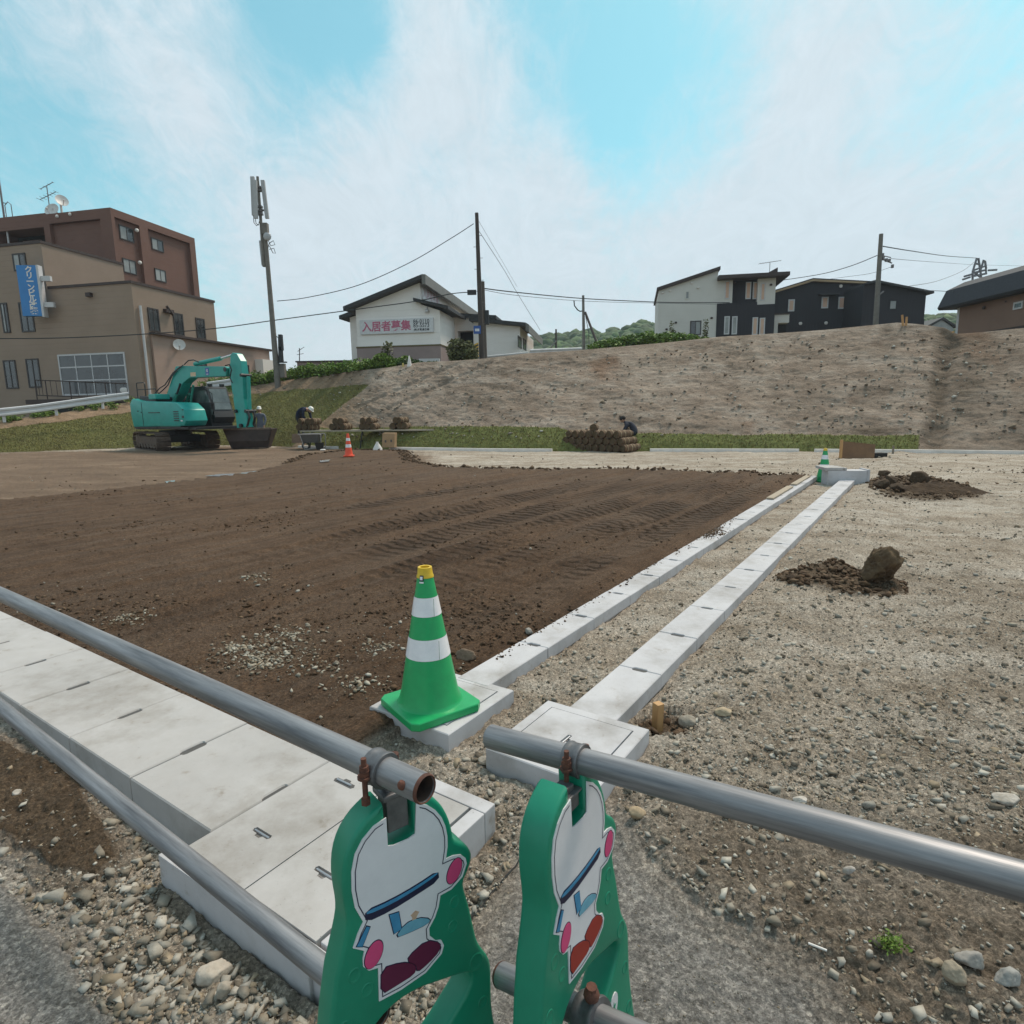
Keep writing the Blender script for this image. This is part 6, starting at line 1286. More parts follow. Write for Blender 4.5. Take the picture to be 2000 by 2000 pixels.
m = MB(); m.T = TU; m.prism([(bx0 + .35, bz1 - .16), (bx0 + 1.75, bz1 - .16), (bx0 + 1.7, bz1 + .05), (bx0 + .45, bz1 + .12)], -1.0, .9, 'y'); m.build('engine_hood', MBLK, ex, bevel=.03)
m = MB(); m.T = TU; m.box(bx0 + 1.35, -1.1, bz1 - .05, bx0 + 1.95, -.5, bz1 + .17); m.build('fuel_box', MEX, ex, bevel=.04)
m = MB(); m.T = TU; m.box(bx0 + .6, .2, bz0, bx1 - .6, 1.18, bz1 - .2); m.build('left_cover', MBLK, ex, bevel=.02)
m = MB(); m.T = TU      # panel seams and vents on the near side
for q0, q1 in (((275, 786), (277, 832)),): a, b = H2(*q0, -1.245), H2(*q1, -1.245); m.box(a[0], -1.247, b[1], a[0] + .03, -1.238, a[1])
a, b = H2(265, 800, -1.245), H2(272, 806, -1.245)
for (px, py, w, h) in ((268, 802, .09, .05), (275, 804, .05, .06), (355, 812, .14, .09), (355, 799, .10, .05)): a = H2(px, py, -1.245); m.box(a[0], -1.25, a[1] - h, a[0] + w, -1.238, a[1])
m.build('panel_seams', MBLK, ex)
a = H2(332, 826, -1.25); m = MB(); m.T = TU; m.box(a[0] - .9, -1.25, bz0 + .03, a[0] + .75, -1.238, bz0 + .07); m.build('sill_trim', MEXD, ex)
m = MB(); m.T = TU; m.box(bx0 + .25, -1.262, bz0 - .06, bx1 + .1, -1.2, bz0 + .012); a = H2(290, 806, -1.245); m.box(a[0], -1.262, a[1] - .02, a[0] + .9, -1.24, a[1] + .01)
for k in range(5): a = H2(345 + 0, 800, -1.245); m.box(a[0] - .25, -1.262, bz0 + .25 + k * .09, a[0] + .1, -1.24, bz0 + .285 + k * .09)
m.build('side_vents', MBLK, ex)
m = MB(); m.T = TU; a = H2(353, 823, -1.25); m.box(a[0], -1.25, a[1], a[0] + .14, -1.238, a[1] + .05); m.build('name_plate', MWP, ex)
# handrails on the hood
m = MB(); m.T = TU; z0 = bz1 + .1; hx0, hx1 = H2(268, 765, -.9)[0], H2(283, 765, -.9)[0]; z1 = H2(268, 748, -.9)[1]
m.tube([(hx0, -.9, z0 - .1), (hx0, -.9, z1 - .05), (hx0 + .06, -.9, z1), (hx1, -.9, z1), (hx1 + .04, -.9, z1 - .06), (hx1 + .04, -.9, z0 - .1)], .022, 6); m.tube([(hx0, -.9, (z0 + z1) / 2), (hx1 + .9, -.9, (z0 + z1) / 2), (hx1 + .95, -.9, z0)], .02, 6)
m.build('hood_rail', MBLK, ex)
# cab on the far side
cab = [H2(*q, .28) for q in ((383, 828), (418, 826), (421, 815), (416, 800), (404, 757), (400, 754), (374, 756), (378, 800))]
cab[6] = (cab[0][0] - .55, cab[5][1]); cab[7] = (cab[0][0] - .55, cab[0][1]); cab = cab[:8]; cab[0] = (cab[7][0], cab[7][1])
cab = cab[1:8] 
m = MB(); m.T = TU; m.prism(cab, .26, 1.2, 'y'); m.build('cab', MBLK, ex, bevel=.03, smooth=35)
cz0, cz1 = min(q[1] for q in cab), max(q[1] for q in cab); cxs = sorted(q[0] for q in cab)
gl1 = [H2(*q, .25) for q in ((385, 790), (412, 790), (402, 762), (382, 764))]; gl2 = [H2(*q, .25) for q in ((388, 812), (416, 810), (413, 794), (386, 794))]
for gq in (gl1, gl2): m = MB(); m.T = TU; m.prism(gq, .235, .262, 'y'); m.build('cab_window', MGLS, ex)
f0, f1 = cab[1], cab[2]
fr_pts = [(cab[2][0] + .012, cab[2][1]), (cab[3][0] + .012, cab[3][1] - .05)]
(xa, za), (xb, zb) = fr_pts; m = MB(); m.T = TU; m.hexa([(xa, .34, za), (xa, 1.12, za), (xa + .02, 1.12, za), (xa + .02, .34, za), (xb, .34, zb), (xb, 1.12, zb), (xb + .02, 1.12, zb), (xb + .02, .34, zb)]); m.build('windscreen', MGLS, ex)
m = MB(); m.T = TU
for y_, z_ in ((.45, cz1), (1.0, cz1)): m.box(xb - .25, y_, z_, xb - .1, y_ + .14, z_ + .1)
m.build('work_light', MBLK, ex)
m = MB(); m.T = TU; m.tube([(xb - .05, .22, cz1 - .1), (xa + .22, .15, zb - .2), (xa + .25, .15, za - .1), (xa + .05, .22, za - .3)], .018, 6); m.build('mirror_rail', MBLK, ex)
m = MB(); m.T = TU; m.box(xa + .16, .08, za + .0, xa + .20, .24, za + .28); m.build('mirror', MBLK, ex)
a = H2(372, 825, .25); m = MB(); m.T = TU; m.box(a[0], .24, a[1], a[0] + .12, .262, a[1] + .09); m.build('cab_decal', MWP, ex)
# boom
def HB(px, py): return H2(px, py, -.1)
boom = [HB(*q) for q in ((330, 782), (351, 716), (367, 715), (446, 716), (452, 719), (449, 735), (378, 738), (366, 748), (356, 770), (345, 788))]
m = MB(); m.T = TU; m.prism(boom, -.28, .12, 'y'); m.build('boom', MEX, ex, bevel=.02)
m = MB(); m.T = TU; a, b = HB(349, 793), HB(364, 750); m.tube([(a[0], -.36, a[1]), ((a[0] * .45 + b[0] * .55), -.36, (a[1] * .45 + b[1] * .55))], .085, 12); m.tube([(a[0], .20, a[1]), ((a[0] * .45 + b[0] * .55), .20, (a[1] * .45 + b[1] * .55))], .085, 12); m.build('boom_cylinder', MEXD, ex, smooth=True)
m = MB(); m.T = TU; c_ = HB(352, 737); m.tube([(a[0] * .45 + b[0] * .55, -.36, a[1] * .45 + b[1] * .55), (b[0], -.36, b[1])], .045, 10); m.build('boom_rod', MBLK, ex, smooth=True)
m = MB(); m.T = TU; a = HB(368, 790); b = HB(373, 752); m.tube([(a[0], .0, a[1]), (b[0], 0, b[1])], .05, 10); m.build('inner_cylinder', MEXD, ex)
m = MB(); m.T = TU; a, b, c_ = HB(380, 711), HB(430, 700), HB(456, 692); m.tube([(a[0], -.08, a[1]), (b[0], -.08, b[1])], .085, 12); m.build('arm_cylinder', MEX, ex, smooth=True)
m = MB(); m.T = TU; m.tube([(b[0], -.08, b[1]), (c_[0], -.08, c_[1])], .045, 10); m.build('arm_rod', MCHR, ex, smooth=True)
# arm
arm = [HB(*q) for q in ((455, 694), (459, 689), (467, 691), (475, 705), (479, 733), (481, 780), (487, 812), (489, 834), (468, 836), (464, 800), (455, 740), (452, 720), (455, 708))]
m = MB(); m.T = TU; m.prism(arm, -.22, .06, 'y'); m.build('arm', MEX, ex, bevel=.02)
m = MB(); m.T = TU; a, b = HB(484, 735), HB(487, 800); m.tube([(a[0], -.08, a[1]), (b[0], -.08, b[1])], .07, 12); m.build('bucket_cylinder', MEX, ex, smooth=True)
m = MB(); m.T = TU; a, b, c_ = HB(488, 800), HB(492, 815), HB(487, 834); m.tube([(a[0], -.2, a[1]), (b[0], -.2, b[1]), (c_[0], -.2, c_[1])], .045, 8); m.tube([(a[0], .05, a[1]), (b[0], .05, b[1]), (c_[0], .05, c_[1])], .045, 8); m.build('bucket_link', MBLK, ex)
for px, py, r_k in ((448, 722, .09), (479, 733, .06), (468, 803, .07), (488, 803, .07), (478, 831, .08), (360, 752, .06)):
    a = HB(px, py); m = MB(); m.T = TU; m.tube([(a[0], -.31, a[1]), (a[0], .15, a[1])], r_k, 12); m.build('pivot_pin', MBLK, ex)
# hoses
for k, hp in enumerate((((305, 790), (303, 768), (312, 758), (322, 752), (330, 740), (338, 728), (352, 716)), ((307, 795), (309, 770), (318, 762), (328, 752), (335, 735), (346, 722), (358, 713)), ((309, 766), (318, 790), (323, 812)), ((360, 712), (368, 704), (378, 703), (388, 707)), ((440, 714), (448, 712), (452, 722), (449, 738), (454, 748)))):
    m = MB(); m.T = TU; pts = []
    for px, py in hp: a = H2(px, py, -.34); pts.append((a[0], -.34, a[1]))
    m.tube(pts, .024, 6); m.build('hose', MBLK, ex, smooth=True)
# wide grading bucket, its flat back turned to the viewer, tapering to the sides
bC = Vector(P(486, 873, 26.4)); bC.z = .03; TBk = Matrix.Translation(bC) @ Matrix.Rotation(radians(6), 4, 'Z'); W1, W0_ = .98, .72
def bring(z, k, y0, y1): return [(-k, y0, z), (k, y0, z), (k, y1, z), (-k, y1, z)]
m = MB(); m.T = TBk; m.loft([bring(0, W0_, .10, .62), bring(.30, .80, -.04, .80), bring(.80, W1, .02, .92), bring(.81, W1 - .03, .05, .89), bring(.32, .77, .0, .76), bring(.06, W0_ - .04, .14, .58)]); m.build('bucket', MBKT, ex)
m = MB(); m.T = TBk; m.box(-W1 - .02, -.01, .78, W1 + .02, .06, .86); m.build('bucket_lip', M('bucket_edge', (.22, .17, .14), (.12, .09, .075), scale=12, rough=.6, metal=.3), ex, bevel=.01)
for k_ in (-1, 1):
    m = MB(); m.T = TBk; m.hexa([(k_ * (W0_ + .002), .1, 0), (k_ * (W0_ + .03), .1, 0), (k_ * (W0_ + .03), .62, 0), (k_ * (W0_ + .002), .62, 0), (k_ * (W1 + .002), .02, .8), (k_ * (W1 + .03), .02, .8), (k_ * (W1 + .03), .9, .8), (k_ * (W1 + .002), .9, .8)]); m.build('bucket_side', MBKT, ex)
m = MB(); m.T = TBk; m.box(-.28, .25, .5, .22, .55, 1.02); m.build('bucket_mount', MBLK, ex)
# marks: round emblem on a blue square, warning label
a, b = HB(409, 719), HB(417, 733); m = MB(); m.T = TU; m.box(a[0], -.286, b[1], b[0], -.281, a[1]); lg = m.build('emblem_plate', MBL, ex)
cx_, cz_ = (a[0] + b[0]) / 2, a[1] * .62 + b[1] * .38; m = MB(); m.T = TU; m.tube([(cx_, -.288, cz_), (cx_, -.2865, cz_)], .062, 20); m.box(cx_ - .07, -.288, b[1] + .03, cx_ + .07, -.2865, b[1] + .06); o = m.build('emblem_mark', MWP, ex); o.parent = lg
m = MB(); m.T = TU; m.box(cx_ - .012, -.290, cz_ - .045, cx_ + .012, -.2885, cz_ + .045); m.box(cx_ + .015, -.290, cz_ - .015, cx_ + .04, -.2885, cz_ + .008); o = m.build('emblem_sign', MBL, ex); o.parent = lg
a, b = HB(380, 728), HB(391, 735); m = MB(); m.T = TU; m.box(a[0], -.286, b[1], b[0], -.281, a[1]); m.build('warning_label', M('label_orange', (.55, .32, .12), (.6, .55, .45), scale=30, rough=.6), ex)
a = HB(460, 773); m = MB(); m.T = TU; m.box(a[0] - .05, -.226, a[1] - .07, a[0] + .06, -.221, a[1] + .06); m.build('arm_label', M('label_yellow', (.40, .33, .12), (.1, .25, .2), scale=20, rough=.6), ex)
# ================================================================== BUILDINGS
def siding(name, c1, c2, pitch=.2, rough=.8, hor=True, ampl=.03):
    """painted cladding: fine horizontal courses in the relief, slight weathering in the colour"""
    if name in MATS: return MATS[name]
    m = M(name, c1, c2, scale=.6, rough=rough); nt = m.node_tree; b = nt.nodes['Principled BSDF']; t = nt.nodes.new('ShaderNodeTexCoord'); w = nt.nodes.new('ShaderNodeTexWave'); w.wave_profile = 'SAW'
    w.bands_direction = 'Z' if hor else 'X'; w.inputs['Scale'].default_value = 2 * pi / (20 * pitch); w.inputs['Distortion'].default_value = 0
    nt.links.new(t.outputs['Object'], w.inputs[0]); bp = nt.nodes.new('ShaderNodeBump'); bp.inputs['Strength'].default_value = .8; bp.inputs['Distance'].default_value = ampl; nt.links.new(w.outputs['Fac'], bp.inputs['Height']); nt.links.new(bp.outputs[0], b.inputs['Normal']); return m
MBEI = siding('wall_beige', (.31, .235, .18), (.27, .205, .155), .3); MBRN = siding('wall_brown', (.185, .096, .072), (.158, .081, .06), .3); MPKB = siding('wall_pink_beige', (.40, .295, .24), (.345, .25, .205), .4)
MTRIM = M('trim_dark_brown', (.045, .026, .022), rough=.6); MWF = M('window_frame_dark', (.035, .028, .026), rough=.5); MWFW = M('window_frame_white', (.55, .56, .57), rough=.45)
MPANE = M('window_pane', (.045, .055, .06), (.02, .025, .03), scale=.8, rough=.1, spec=.9); MPANL = M('window_pane_curtain', (.34, .36, .35), (.20, .22, .22), scale=.7, rough=.25); MBLIND = M('window_blind', (.62, .42, .30), (.55, .36, .26), scale=2, rough=.6); MWALLW = siding('wall_white', (.86, .85, .83), (.80, .785, .76), .4); MBASEP = M('base_mauve', (.30, .235, .225), (.25, .20, .19), scale=1, rough=.85)
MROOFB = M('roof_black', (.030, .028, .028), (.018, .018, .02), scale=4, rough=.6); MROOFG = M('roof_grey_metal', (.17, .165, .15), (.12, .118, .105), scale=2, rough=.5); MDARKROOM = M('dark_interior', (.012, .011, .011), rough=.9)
class Bld:
    def __init__(s, name, label, cat, o, rz, group=None): s.F = Frame(o, rz); s.t = thing(name, label, cat, o, 0, group)
    def mb(s): m = MB(); m.T = s.F.M.copy(); return m
    def box(s, name, mat, *a, bevel=0): return s.mb().box(*a).build(name, mat, s.t, bevel=bevel)
    def rect(s, ax, val, p0, p1):
        a, b = s.F.hit(*p0, ax, val), s.F.hit(*p1, ax, val); o = 1 - ax; return min(a[o], b[o]), max(a[o], b[o]), min(a.z, b.z), max(a.z, b.z)
    def window(s, ax, val, p0, p1, frame=MWF, pane=MPANE, sgn=-1, cols=2, rows=1, fw=.06, name='window', r=None, panes=None, hsplit=None):
        """framed window on the wall plane ax = val (sgn: outward side)"""
        a0, a1, z0, z1 = r or s.rect(ax, val, p0, p1); e = .05 * sgn; m = s.mb()
        def bx(m, u0, u1, w0, w1, d0, d1): (m.box(val + d0, u0, w0, val + d1, u1, w1) if ax == 0 else m.box(u0, val + d0, w0, u1, val + d1, w1))
        bx(m, a0, a0 + fw, z0, z1, 0, e); bx(m, a1 - fw, a1, z0, z1, 0, e); bx(m, a0 + fw, a1 - fw, z0, z0 + fw, 0, e); bx(m, a0 + fw, a1 - fw, z1 - fw, z1, 0, e)
        W = (a1 - a0 - 2 * fw); Hh = (z1 - z0 - 2 * fw); hs = hsplit or [i / rows for i in range(1, rows)]
        for c in range(1, cols): u = a0 + fw + W * c / cols; bx(m, u - fw * .35, u + fw * .35, z0 + fw, z1 - fw, e * .1, e * .8)
        for q in hs: z = z0 + fw + Hh * q; bx(m, a0 + fw, a1 - fw, z - fw * .4, z + fw * .4, e * .1, e * .85)
        w = m.build(name, frame, s.t); zs = [0] + hs + [1]; k = 0
        for c in range(cols):
            for q in range(len(zs) - 1):
                m = s.mb(); u0, u1 = a0 + fw + W * c / cols, a0 + fw + W * (c + 1) / cols; pm = panes[k % len(panes)] if panes else pane; k += 1
                bx(m, u0 + .001, u1 - .001, z0 + fw + Hh * zs[q], z0 + fw + Hh * zs[q + 1], 0.002 * sgn, e * (.35 if c % 2 else .5)); p = m.build('pane', pm, s.t); p.parent = w
        return w
# ---- the brown and beige block on the left: x along the front (right = +), y along the receding side
K0 = Vector(P(256, 556, 36)); K0.z = 0; B = Bld('apartment_block', 'brown and beige stepped block with a blue upright sign at the left', 'building', tuple(K0), radians(-13))
RX, FY = 0, 0
zb = .6; zA = B.F.hit(255, 553, 1, 0).z; zB = B.F.hit(80, 475, 1, 0).z; xB = B.F.hit(80, 478, 1, 0).x; yB = B.F.hit(240, 519, 0, xB).y; yA = B.F.hit(418, 596, 0, 0).y
print('BLD', xB, yB, yA)
B.box('lower_wall', MBEI, -18, 0, zb, 0, yA, zA); B.box('lower_parapet', MTRIM, xB + .1, -.06, zA, .06, yA + .05, zA + .14)
B.box('middle_wall', MBEI, -18, .0, zA + .002, xB, yB, zB); B.box('middle_parapet', MTRIM, -18.05, -.06, zB, xB + .06, yB + .05, zB + .14)
yC = yB + .06; xC = B.F.hit(215, 407, 1, yC).x; zC = B.F.hit(215, 405, 1, yC).z; zCb = zA - .5; xCl = B.F.hit(82, 420, 1, yC).x; print('TOW', xC, zC, xCl)
B.box('tower_wall', MBRN, xCl, yC + .25, zCb, xC - .25, B.F.hit(386, 530, 0, xC).y - .01, zC - .02)
# raised frame around the tower faces
m = B.mb(); 
m.box(xCl, yC, zC - .62, xC, yC + .25, zC); m.box(xC - .9, yC, zCb, xC, yC + .25, zC - .622); m.box(xCl, yC, zCb, (xCl + .5), yC + .25, zC - .622); B_front = m.build('tower_front_frame', MBRN, B.t)
m = B.mb()
def ypx(px, py): return B.F.hit(px, py, 0, xC).y
yCe = ypx(386, 530); m.box(xC - .25, yC + .252, zC - .50, xC + .0, yCe, zC)
for q0, q1 in ((217, 230), (276, 292), (371, 386)):
    y0, y1 = max(ypx(q0, 480), yC + .252), ypx(q1, 480); m.box(xC - .25, y0, zCb, xC, min(y1, yCe), zC - .502)
m.build('tower_side_frame', MBRN, B.t)
for (p0, p1, pn) in (((231, 438), (262, 475), [MPANL, MPANE]), ((294, 463), (320, 494), [MPANL, MPANE]), ((238, 503), (267, 538), [MPANL, MPANL]), ((301, 523), (325, 553), [MPANL, MPANL])):
    B.window(0, xC - .25, p0, p1, panes=pn, sgn=1, fw=.07)
for px, py in ((266, 450), (272, 513)):
    a = B.F.hit(px, py, 0, xC); m = B.mb(); m.ball((xC + .05, a.y, a.z), .13, 8, 6); m.build('vent_cap', MPAPER, B.t, smooth=True)
for px, py in ((113, 423), (138, 419)):
    a = B.F.hit(px, py, 1, yC); m = B.mb(); m.ball((a.x, yC - .05, a.z), .11, 8, 6); m.build('vent_cap', MPAPER, B.t, smooth=True)
# recessed balcony block further left
yD = yC + 1.1; zD = B.F.hit(40, 421, 1, yD).z; zo0, zo1 = B.F.hit(40, 474, 1, yD).z, B.F.hit(40, 448, 1, yD).z
m = B.mb(); m.box((xCl - 10), yD, zo1, (xCl - .05), yD + 5, zD); m.box((xCl - 10), yD, zB - .6, (xCl - 5.5), yD + 5, zo1 - .002); m.box((xCl - .6), yD, zB - .6, (xCl - .05), yD + 5, zo1 - .002); m.build('balcony_surround', MBRN, B.t)
B.box('balcony_back', MDARKROOM, (xCl - 5.49), yD + 1.6, zB - .6, (xCl - .61), yD + 4.9, zo1 - .004)
a = B.F.hit(58, 460, 1, yD + 1.5); B.box('balcony_panel', MBASEP, a.x - .7, yD + 1.5, zB, a.x + .9, yD + 1.59, zo1 - .3)
m = B.mb(); a = B.F.hit(15, 460, 1, yD + .2); m.tube([(a.x, yD + .2, zB), (a.x, yD + .2, zo1)], .06, 6); m.build('balcony_pipe', MWFW, B.t)
# windows on the beige front and side
for p0, p1, pn in (((0, 592), (22, 650), [MPANL, MPANE]), ((36, 591), (70, 648), [MPANE, MPANE]), ((24, 496), (54, 528), [MPANL, MPANE]), ((6, 704), (38, 759), [MPANE, MPANE]), ((50, 701), (83, 757), [MPANE, MPANE])): B.window(1, 0, p0, p1, panes=pn, sgn=-1, fw=.08)
for p0, p1 in (((287, 600), (313, 649)), ((337, 610), (360, 657)), ((381, 620), (402, 663))): B.window(0, 0, p0, p1, panes=[MPANE, MPANE], sgn=1, fw=.08)
B.window(1, 0, (113, 693), (253, 770), frame=MWFW, panes=[MPANE, MPANE, MPANE], sgn=-1, cols=4, fw=.09, hsplit=[.35, .70], name='shop_window')
a = B.F.hit(240, 762, 1, -.08); m = B.mb(); m.ball((a.x, -.02, a.z), .34, 10, 6, (.8, .12, .5)); m.build('white_curtain', MPAPER, B.t)
m = B.mb(); a, b = B.F.hit(273, 597, 0, .1), B.F.hit(289, 752, 0, .1); m.tube([(.12, a.y, a.z), (.12, a.y, 1.5)], .075, 8); m.build('drain_pipe', MWFW, B.t, smooth=True)
a = B.F.hit(177, 576, 1, 0); B.box('wall_lamp', MTRIM, a.x - .15, -.22, a.z - .12, a.x + .15, 0, a.z + .1)
a = B.F.hit(326, 608, 0, 0); m = B.mb(); m.box(0, a.y - .3, a.z - .1, .25, a.y + .3, a.z + .1); m.tube([(.2, a.y - .2, a.z + .25), (.2, a.y + .25, a.z - .2)], .08, 6); m.build('wall_lamp', MTRIM, B.t)
# balcony / ramp railing in front of the shop window
m = B.mb(); x0, x1 = B.F.hit(70, 760, 1, -1.3).x, B.F.hit(250, 770, 1, -1.3).x; zt = B.F.hit(75, 742, 1, -1.3).z; zbt = B.F.hit(75, 772, 1, -1.3).z
m.tube([(x0, -1.3, zt), (x1, -1.3, zt - .35)], .03, 6); m.tube([(x0, -1.3, zbt), (x1, -1.3, zbt - .3)], .03, 6); n_ = 14
for k in range(n_ + 1):
    x_ = x0 + (x1 - x0) * (k / n_) ** 1.7; q_ = (x_ - x0) / (x1 - x0); m.tube([(x_, -1.3, zt - .35 * q_), (x_, -1.3, zbt - .3 * q_ - (.3 if k % 4 == 0 else 0))], .03 if k % 4 == 0 else .014, 5)
m.build('railing', MTRIM, B.t)
B.box('entrance_deck', MTRIM, x0 - .5, -1.6, zbt - .5, x1, -.0, zbt - .25); B.box('deck_underside', MDARKROOM, x0 + .2, -1.5, .8, x1, -.05, zbt - .52)
# low annex running back on the right side
zE = B.F.hit(288, 652, 0, .12).z; yE = B.F.hit(526, 690, 0, .14).y; B.box('annex_wall', MPKB, .02, .95, zb, .14, yE, zE); B.box('annex_body', MPKB, -4, yA + .02, zb, .018, yE - .01, zE - .02); B.box('annex_roof', MTRIM, -4.1, .9, zE, .42, yE + .2, zE + .13)
a = B.F.hit(1, 1, 0, .14)
B.window(0, .14, (475, 712), (487, 733), sgn=1, cols=1); B.window(0, .14, (382, 705), (405, 735), sgn=1, cols=2)
a = B.F.hit(518, 712, 0, .3); B.box('white_tank', MPAPER, .15, a.y - 1.0, .9, .8, a.y + .7, B.F.hit(518, 703, 0, .5).z)
def dish(name, b, c, n, r, mat=None, stalk=None):
    c, n = Vector(c), Vector(n).normalized(); T = Matrix.Translation(c) @ n.to_track_quat('Z', 'Y').to_matrix().to_4x4(); m = b.mb(); m.T = b.F.M @ T if True else T
    m.lathe([(r, .0), (r * .7, -r * .12), (r * .35, -r * .2), (.01, -r * .24), (.01, -r * .27), (r * .35, -r * .23), (r * .7, -r * .15), (r, -.02), (r, 0)], 20); m.tube([(0, -r * .9, -.03), (0, -r * .5, r * .8)], .025, 5); m.ball((0, -r * .5, r * .8), r * .16, 6, 5); return m
a = B.F.hit(346, 673, 0, .4); d_ = dish('dish', B, (.55, a.y, a.z), (.9, -1, .35), .34); d_.box(-.04, -.04, -.5, .04, .04, -.05); tag(d_.build('satellite_dish', M('dish_white', (.62, .62, .60), rough=.5), None, smooth=40), 'white satellite dish on the pink beige annex wall above the excavator', 'satellite dish')
a = B.F.hit(100, 406, 1, yC + 1); d_ = dish('dish', B, (a.x, yC + 1, a.z - .1), (.2, -1, .45), .48); d_.T = B.F.M; d_.tube([(a.x - .05, yC + 1.1, zC - .3), (a.x - .05, yC + 1.1, a.z)], .05, 6); tag(d_.build('satellite_dish', MATS['dish_white'], None, smooth=40), 'larger satellite dish facing out on the brown tower roof, below the aerial', 'satellite dish')
a = B.F.hit(121, 391, 1, yC + 1.2); d_ = dish('dish', B, (a.x, yC + 1.2, a.z), (1, -.5, .4), .40); d_.T = B.F.M; d_.tube([(a.x - .25, yC + 1.3, zC - .3), (a.x - .25, yC + 1.3, a.z + .2)], .07, 6); tag(d_.build('satellite_dish', MATS['dish_white'], None, smooth=40), 'tilted satellite dish right of the aerial on the brown tower roof', 'satellite dish')
MAER = M('aerial_metal', (.22, .20, .20), (.14, .13, .13), rough=.5, metal=.5)
def aerial(label, b, x, y, z0, z1, beams, r=.03):
    c = b.F.M @ Vector((x, y, z0)); t = thing('tv_aerial', label, 'aerial', tuple(c)); m = b.mb(); m.tube([(x, y, z0), (x, y, z1)], r, 6); m.build('mast', MAER, t)
    for (z, L, a, tl, n, w) in beams:
        m = b.mb(); d = Vector((cos(a), sin(a), tl)).normalized(); s = Vector((-sin(a), cos(a), 0)); p = Vector((x, y, z)); m.tube([p - d * L * .5, p + d * L * .5], r * .8, 5)
        for k in range(n): q = p - d * L * .5 + d * L * k / max(1, n - 1); m.tube([q - s * w * (1 - .4 * k / n), q + s * w * (1 - .4 * k / n)], r * .45, 4)
        m.build('boom', MAER, t)
a = B.F.hit(96, 400, 1, yC + 1.6); zt = B.F.hit(96, 362, 1, yC + 1.6).z; z2 = B.F.hit(96, 382, 1, yC + 1.6).z
aerial('stacked tv aerial over the dishes on the brown tower roof', B, a.x, yC + 1.6, zC - .3, zt, ((zt, 1.0, .3, .5, 4, .18), (z2, 1.3, .2, .4, 6, .35)))
a = B.F.hit(7, 415, 1, yD + .3); zt = B.F.hit(0, 310, 1, yD + .3).z; c = B.F.M @ Vector((a.x, yD + .3, zD)); t = thing('lightning_mast', 'tall thin mast at the left frame edge on the block roof', 'mast', tuple(c))
m = B.mb(); m.tube([(a.x, yD + .3, zD - .2), (a.x, yD + .3, zt + 3)], [.07, .04], 6); m.build('mast', MAER, t); m = B.mb(); x_ = a.x; m.tube([(x_ + .2, yD + .3, zD), (x_ + .2, yD + .3, zD + .9), (x_ + .5, yD + .3, zD + 1.1), (x_ + .75, yD + .3, zD + .9), (x_ + .75, yD + .3, zD)], .03, 5); m.tube([(x_, yD + .3, zD + 1.1), (x_ + .35, yD + .3, zD + 1.0)], .03, 5); m.build('ladder_hoop', MAER, t)
# ---- text made into meshes
def text(parent, s, size, T, mat, name='lettering', xs=1., bold=0., depth=.004, vertical=False, sp=1.0):
    cu_ = bpy.data.curves.new('txt', 'FONT'); cu_.body = s if not vertical else '\n'.join(s); cu_.size = size; cu_.align_x = 'CENTER'; cu_.align_y = 'CENTER'; cu_.offset = bold; cu_.extrude = depth; cu_.space_line = sp; cu_.resolution_u = 3
    o = bpy.data.objects.new('txt', cu_); COL.objects.link(o); dg = bpy.context.evaluated_depsgraph_get(); me = bpy.data.meshes.new_from_object(o.evaluated_get(dg)); bpy.data.objects.remove(o)
    me.transform((wmat(parent).inverted() if parent else Matrix()) @ T @ Matrix.Diagonal((xs, 1, 1, 1))); me.materials.clear(); me.materials.append(mat); ob = bpy.data.objects.new(name, me); COL.objects.link(ob); ob.parent = parent; ob['kind'] = 'stuff'; return ob
# upright blue sign, standing out from the beige front
xs_ = B.F.hit(56, 570, 1, -.9).x; zt_, zb_ = B.F.hit(50, 518, 1, -.9).z, B.F.hit(65, 617, 1, -.9).z; c = B.F.M @ Vector((xs_, -.9, zb_))
sg = Frame(B.F.M @ Vector((xs_ + .0, -.75, 0)), radians(6)); t = thing('blue_sign', 'upright bright blue shop sign with white lettering on the beige block', 'sign', tuple(c)); Hs = zt_ - zb_
m = MB(); m.T = sg.M; m.box(-.52, -.17, zb_, .52, .17, zt_); m.build('sign_box', M('sign_blue', (.025, .21, .52), (.02, .17, .45), scale=1, rough=.35), t)
m = MB(); m.T = sg.M; m.box(.522, -.19, zb_ - .05, .64, .19, zt_ + .02); m.box(.64, -.1, zb_ + Hs * .70, 1.15, .1, zb_ + Hs * .80); m.box(.64, -.1, zb_ + Hs * .18, 1.15, .1, zb_ + Hs * .28); m.build('sign_frame', MWFW, t)
text(t, 'クリーンビル改築', .40, sg.M @ Matrix.Translation((.12, -.175, (zt_ + zb_) / 2)) @ Matrix.Rotation(pi / 2, 4, 'X'), MPAPER, xs=1.05, bold=.012, vertical=True, sp=.80)
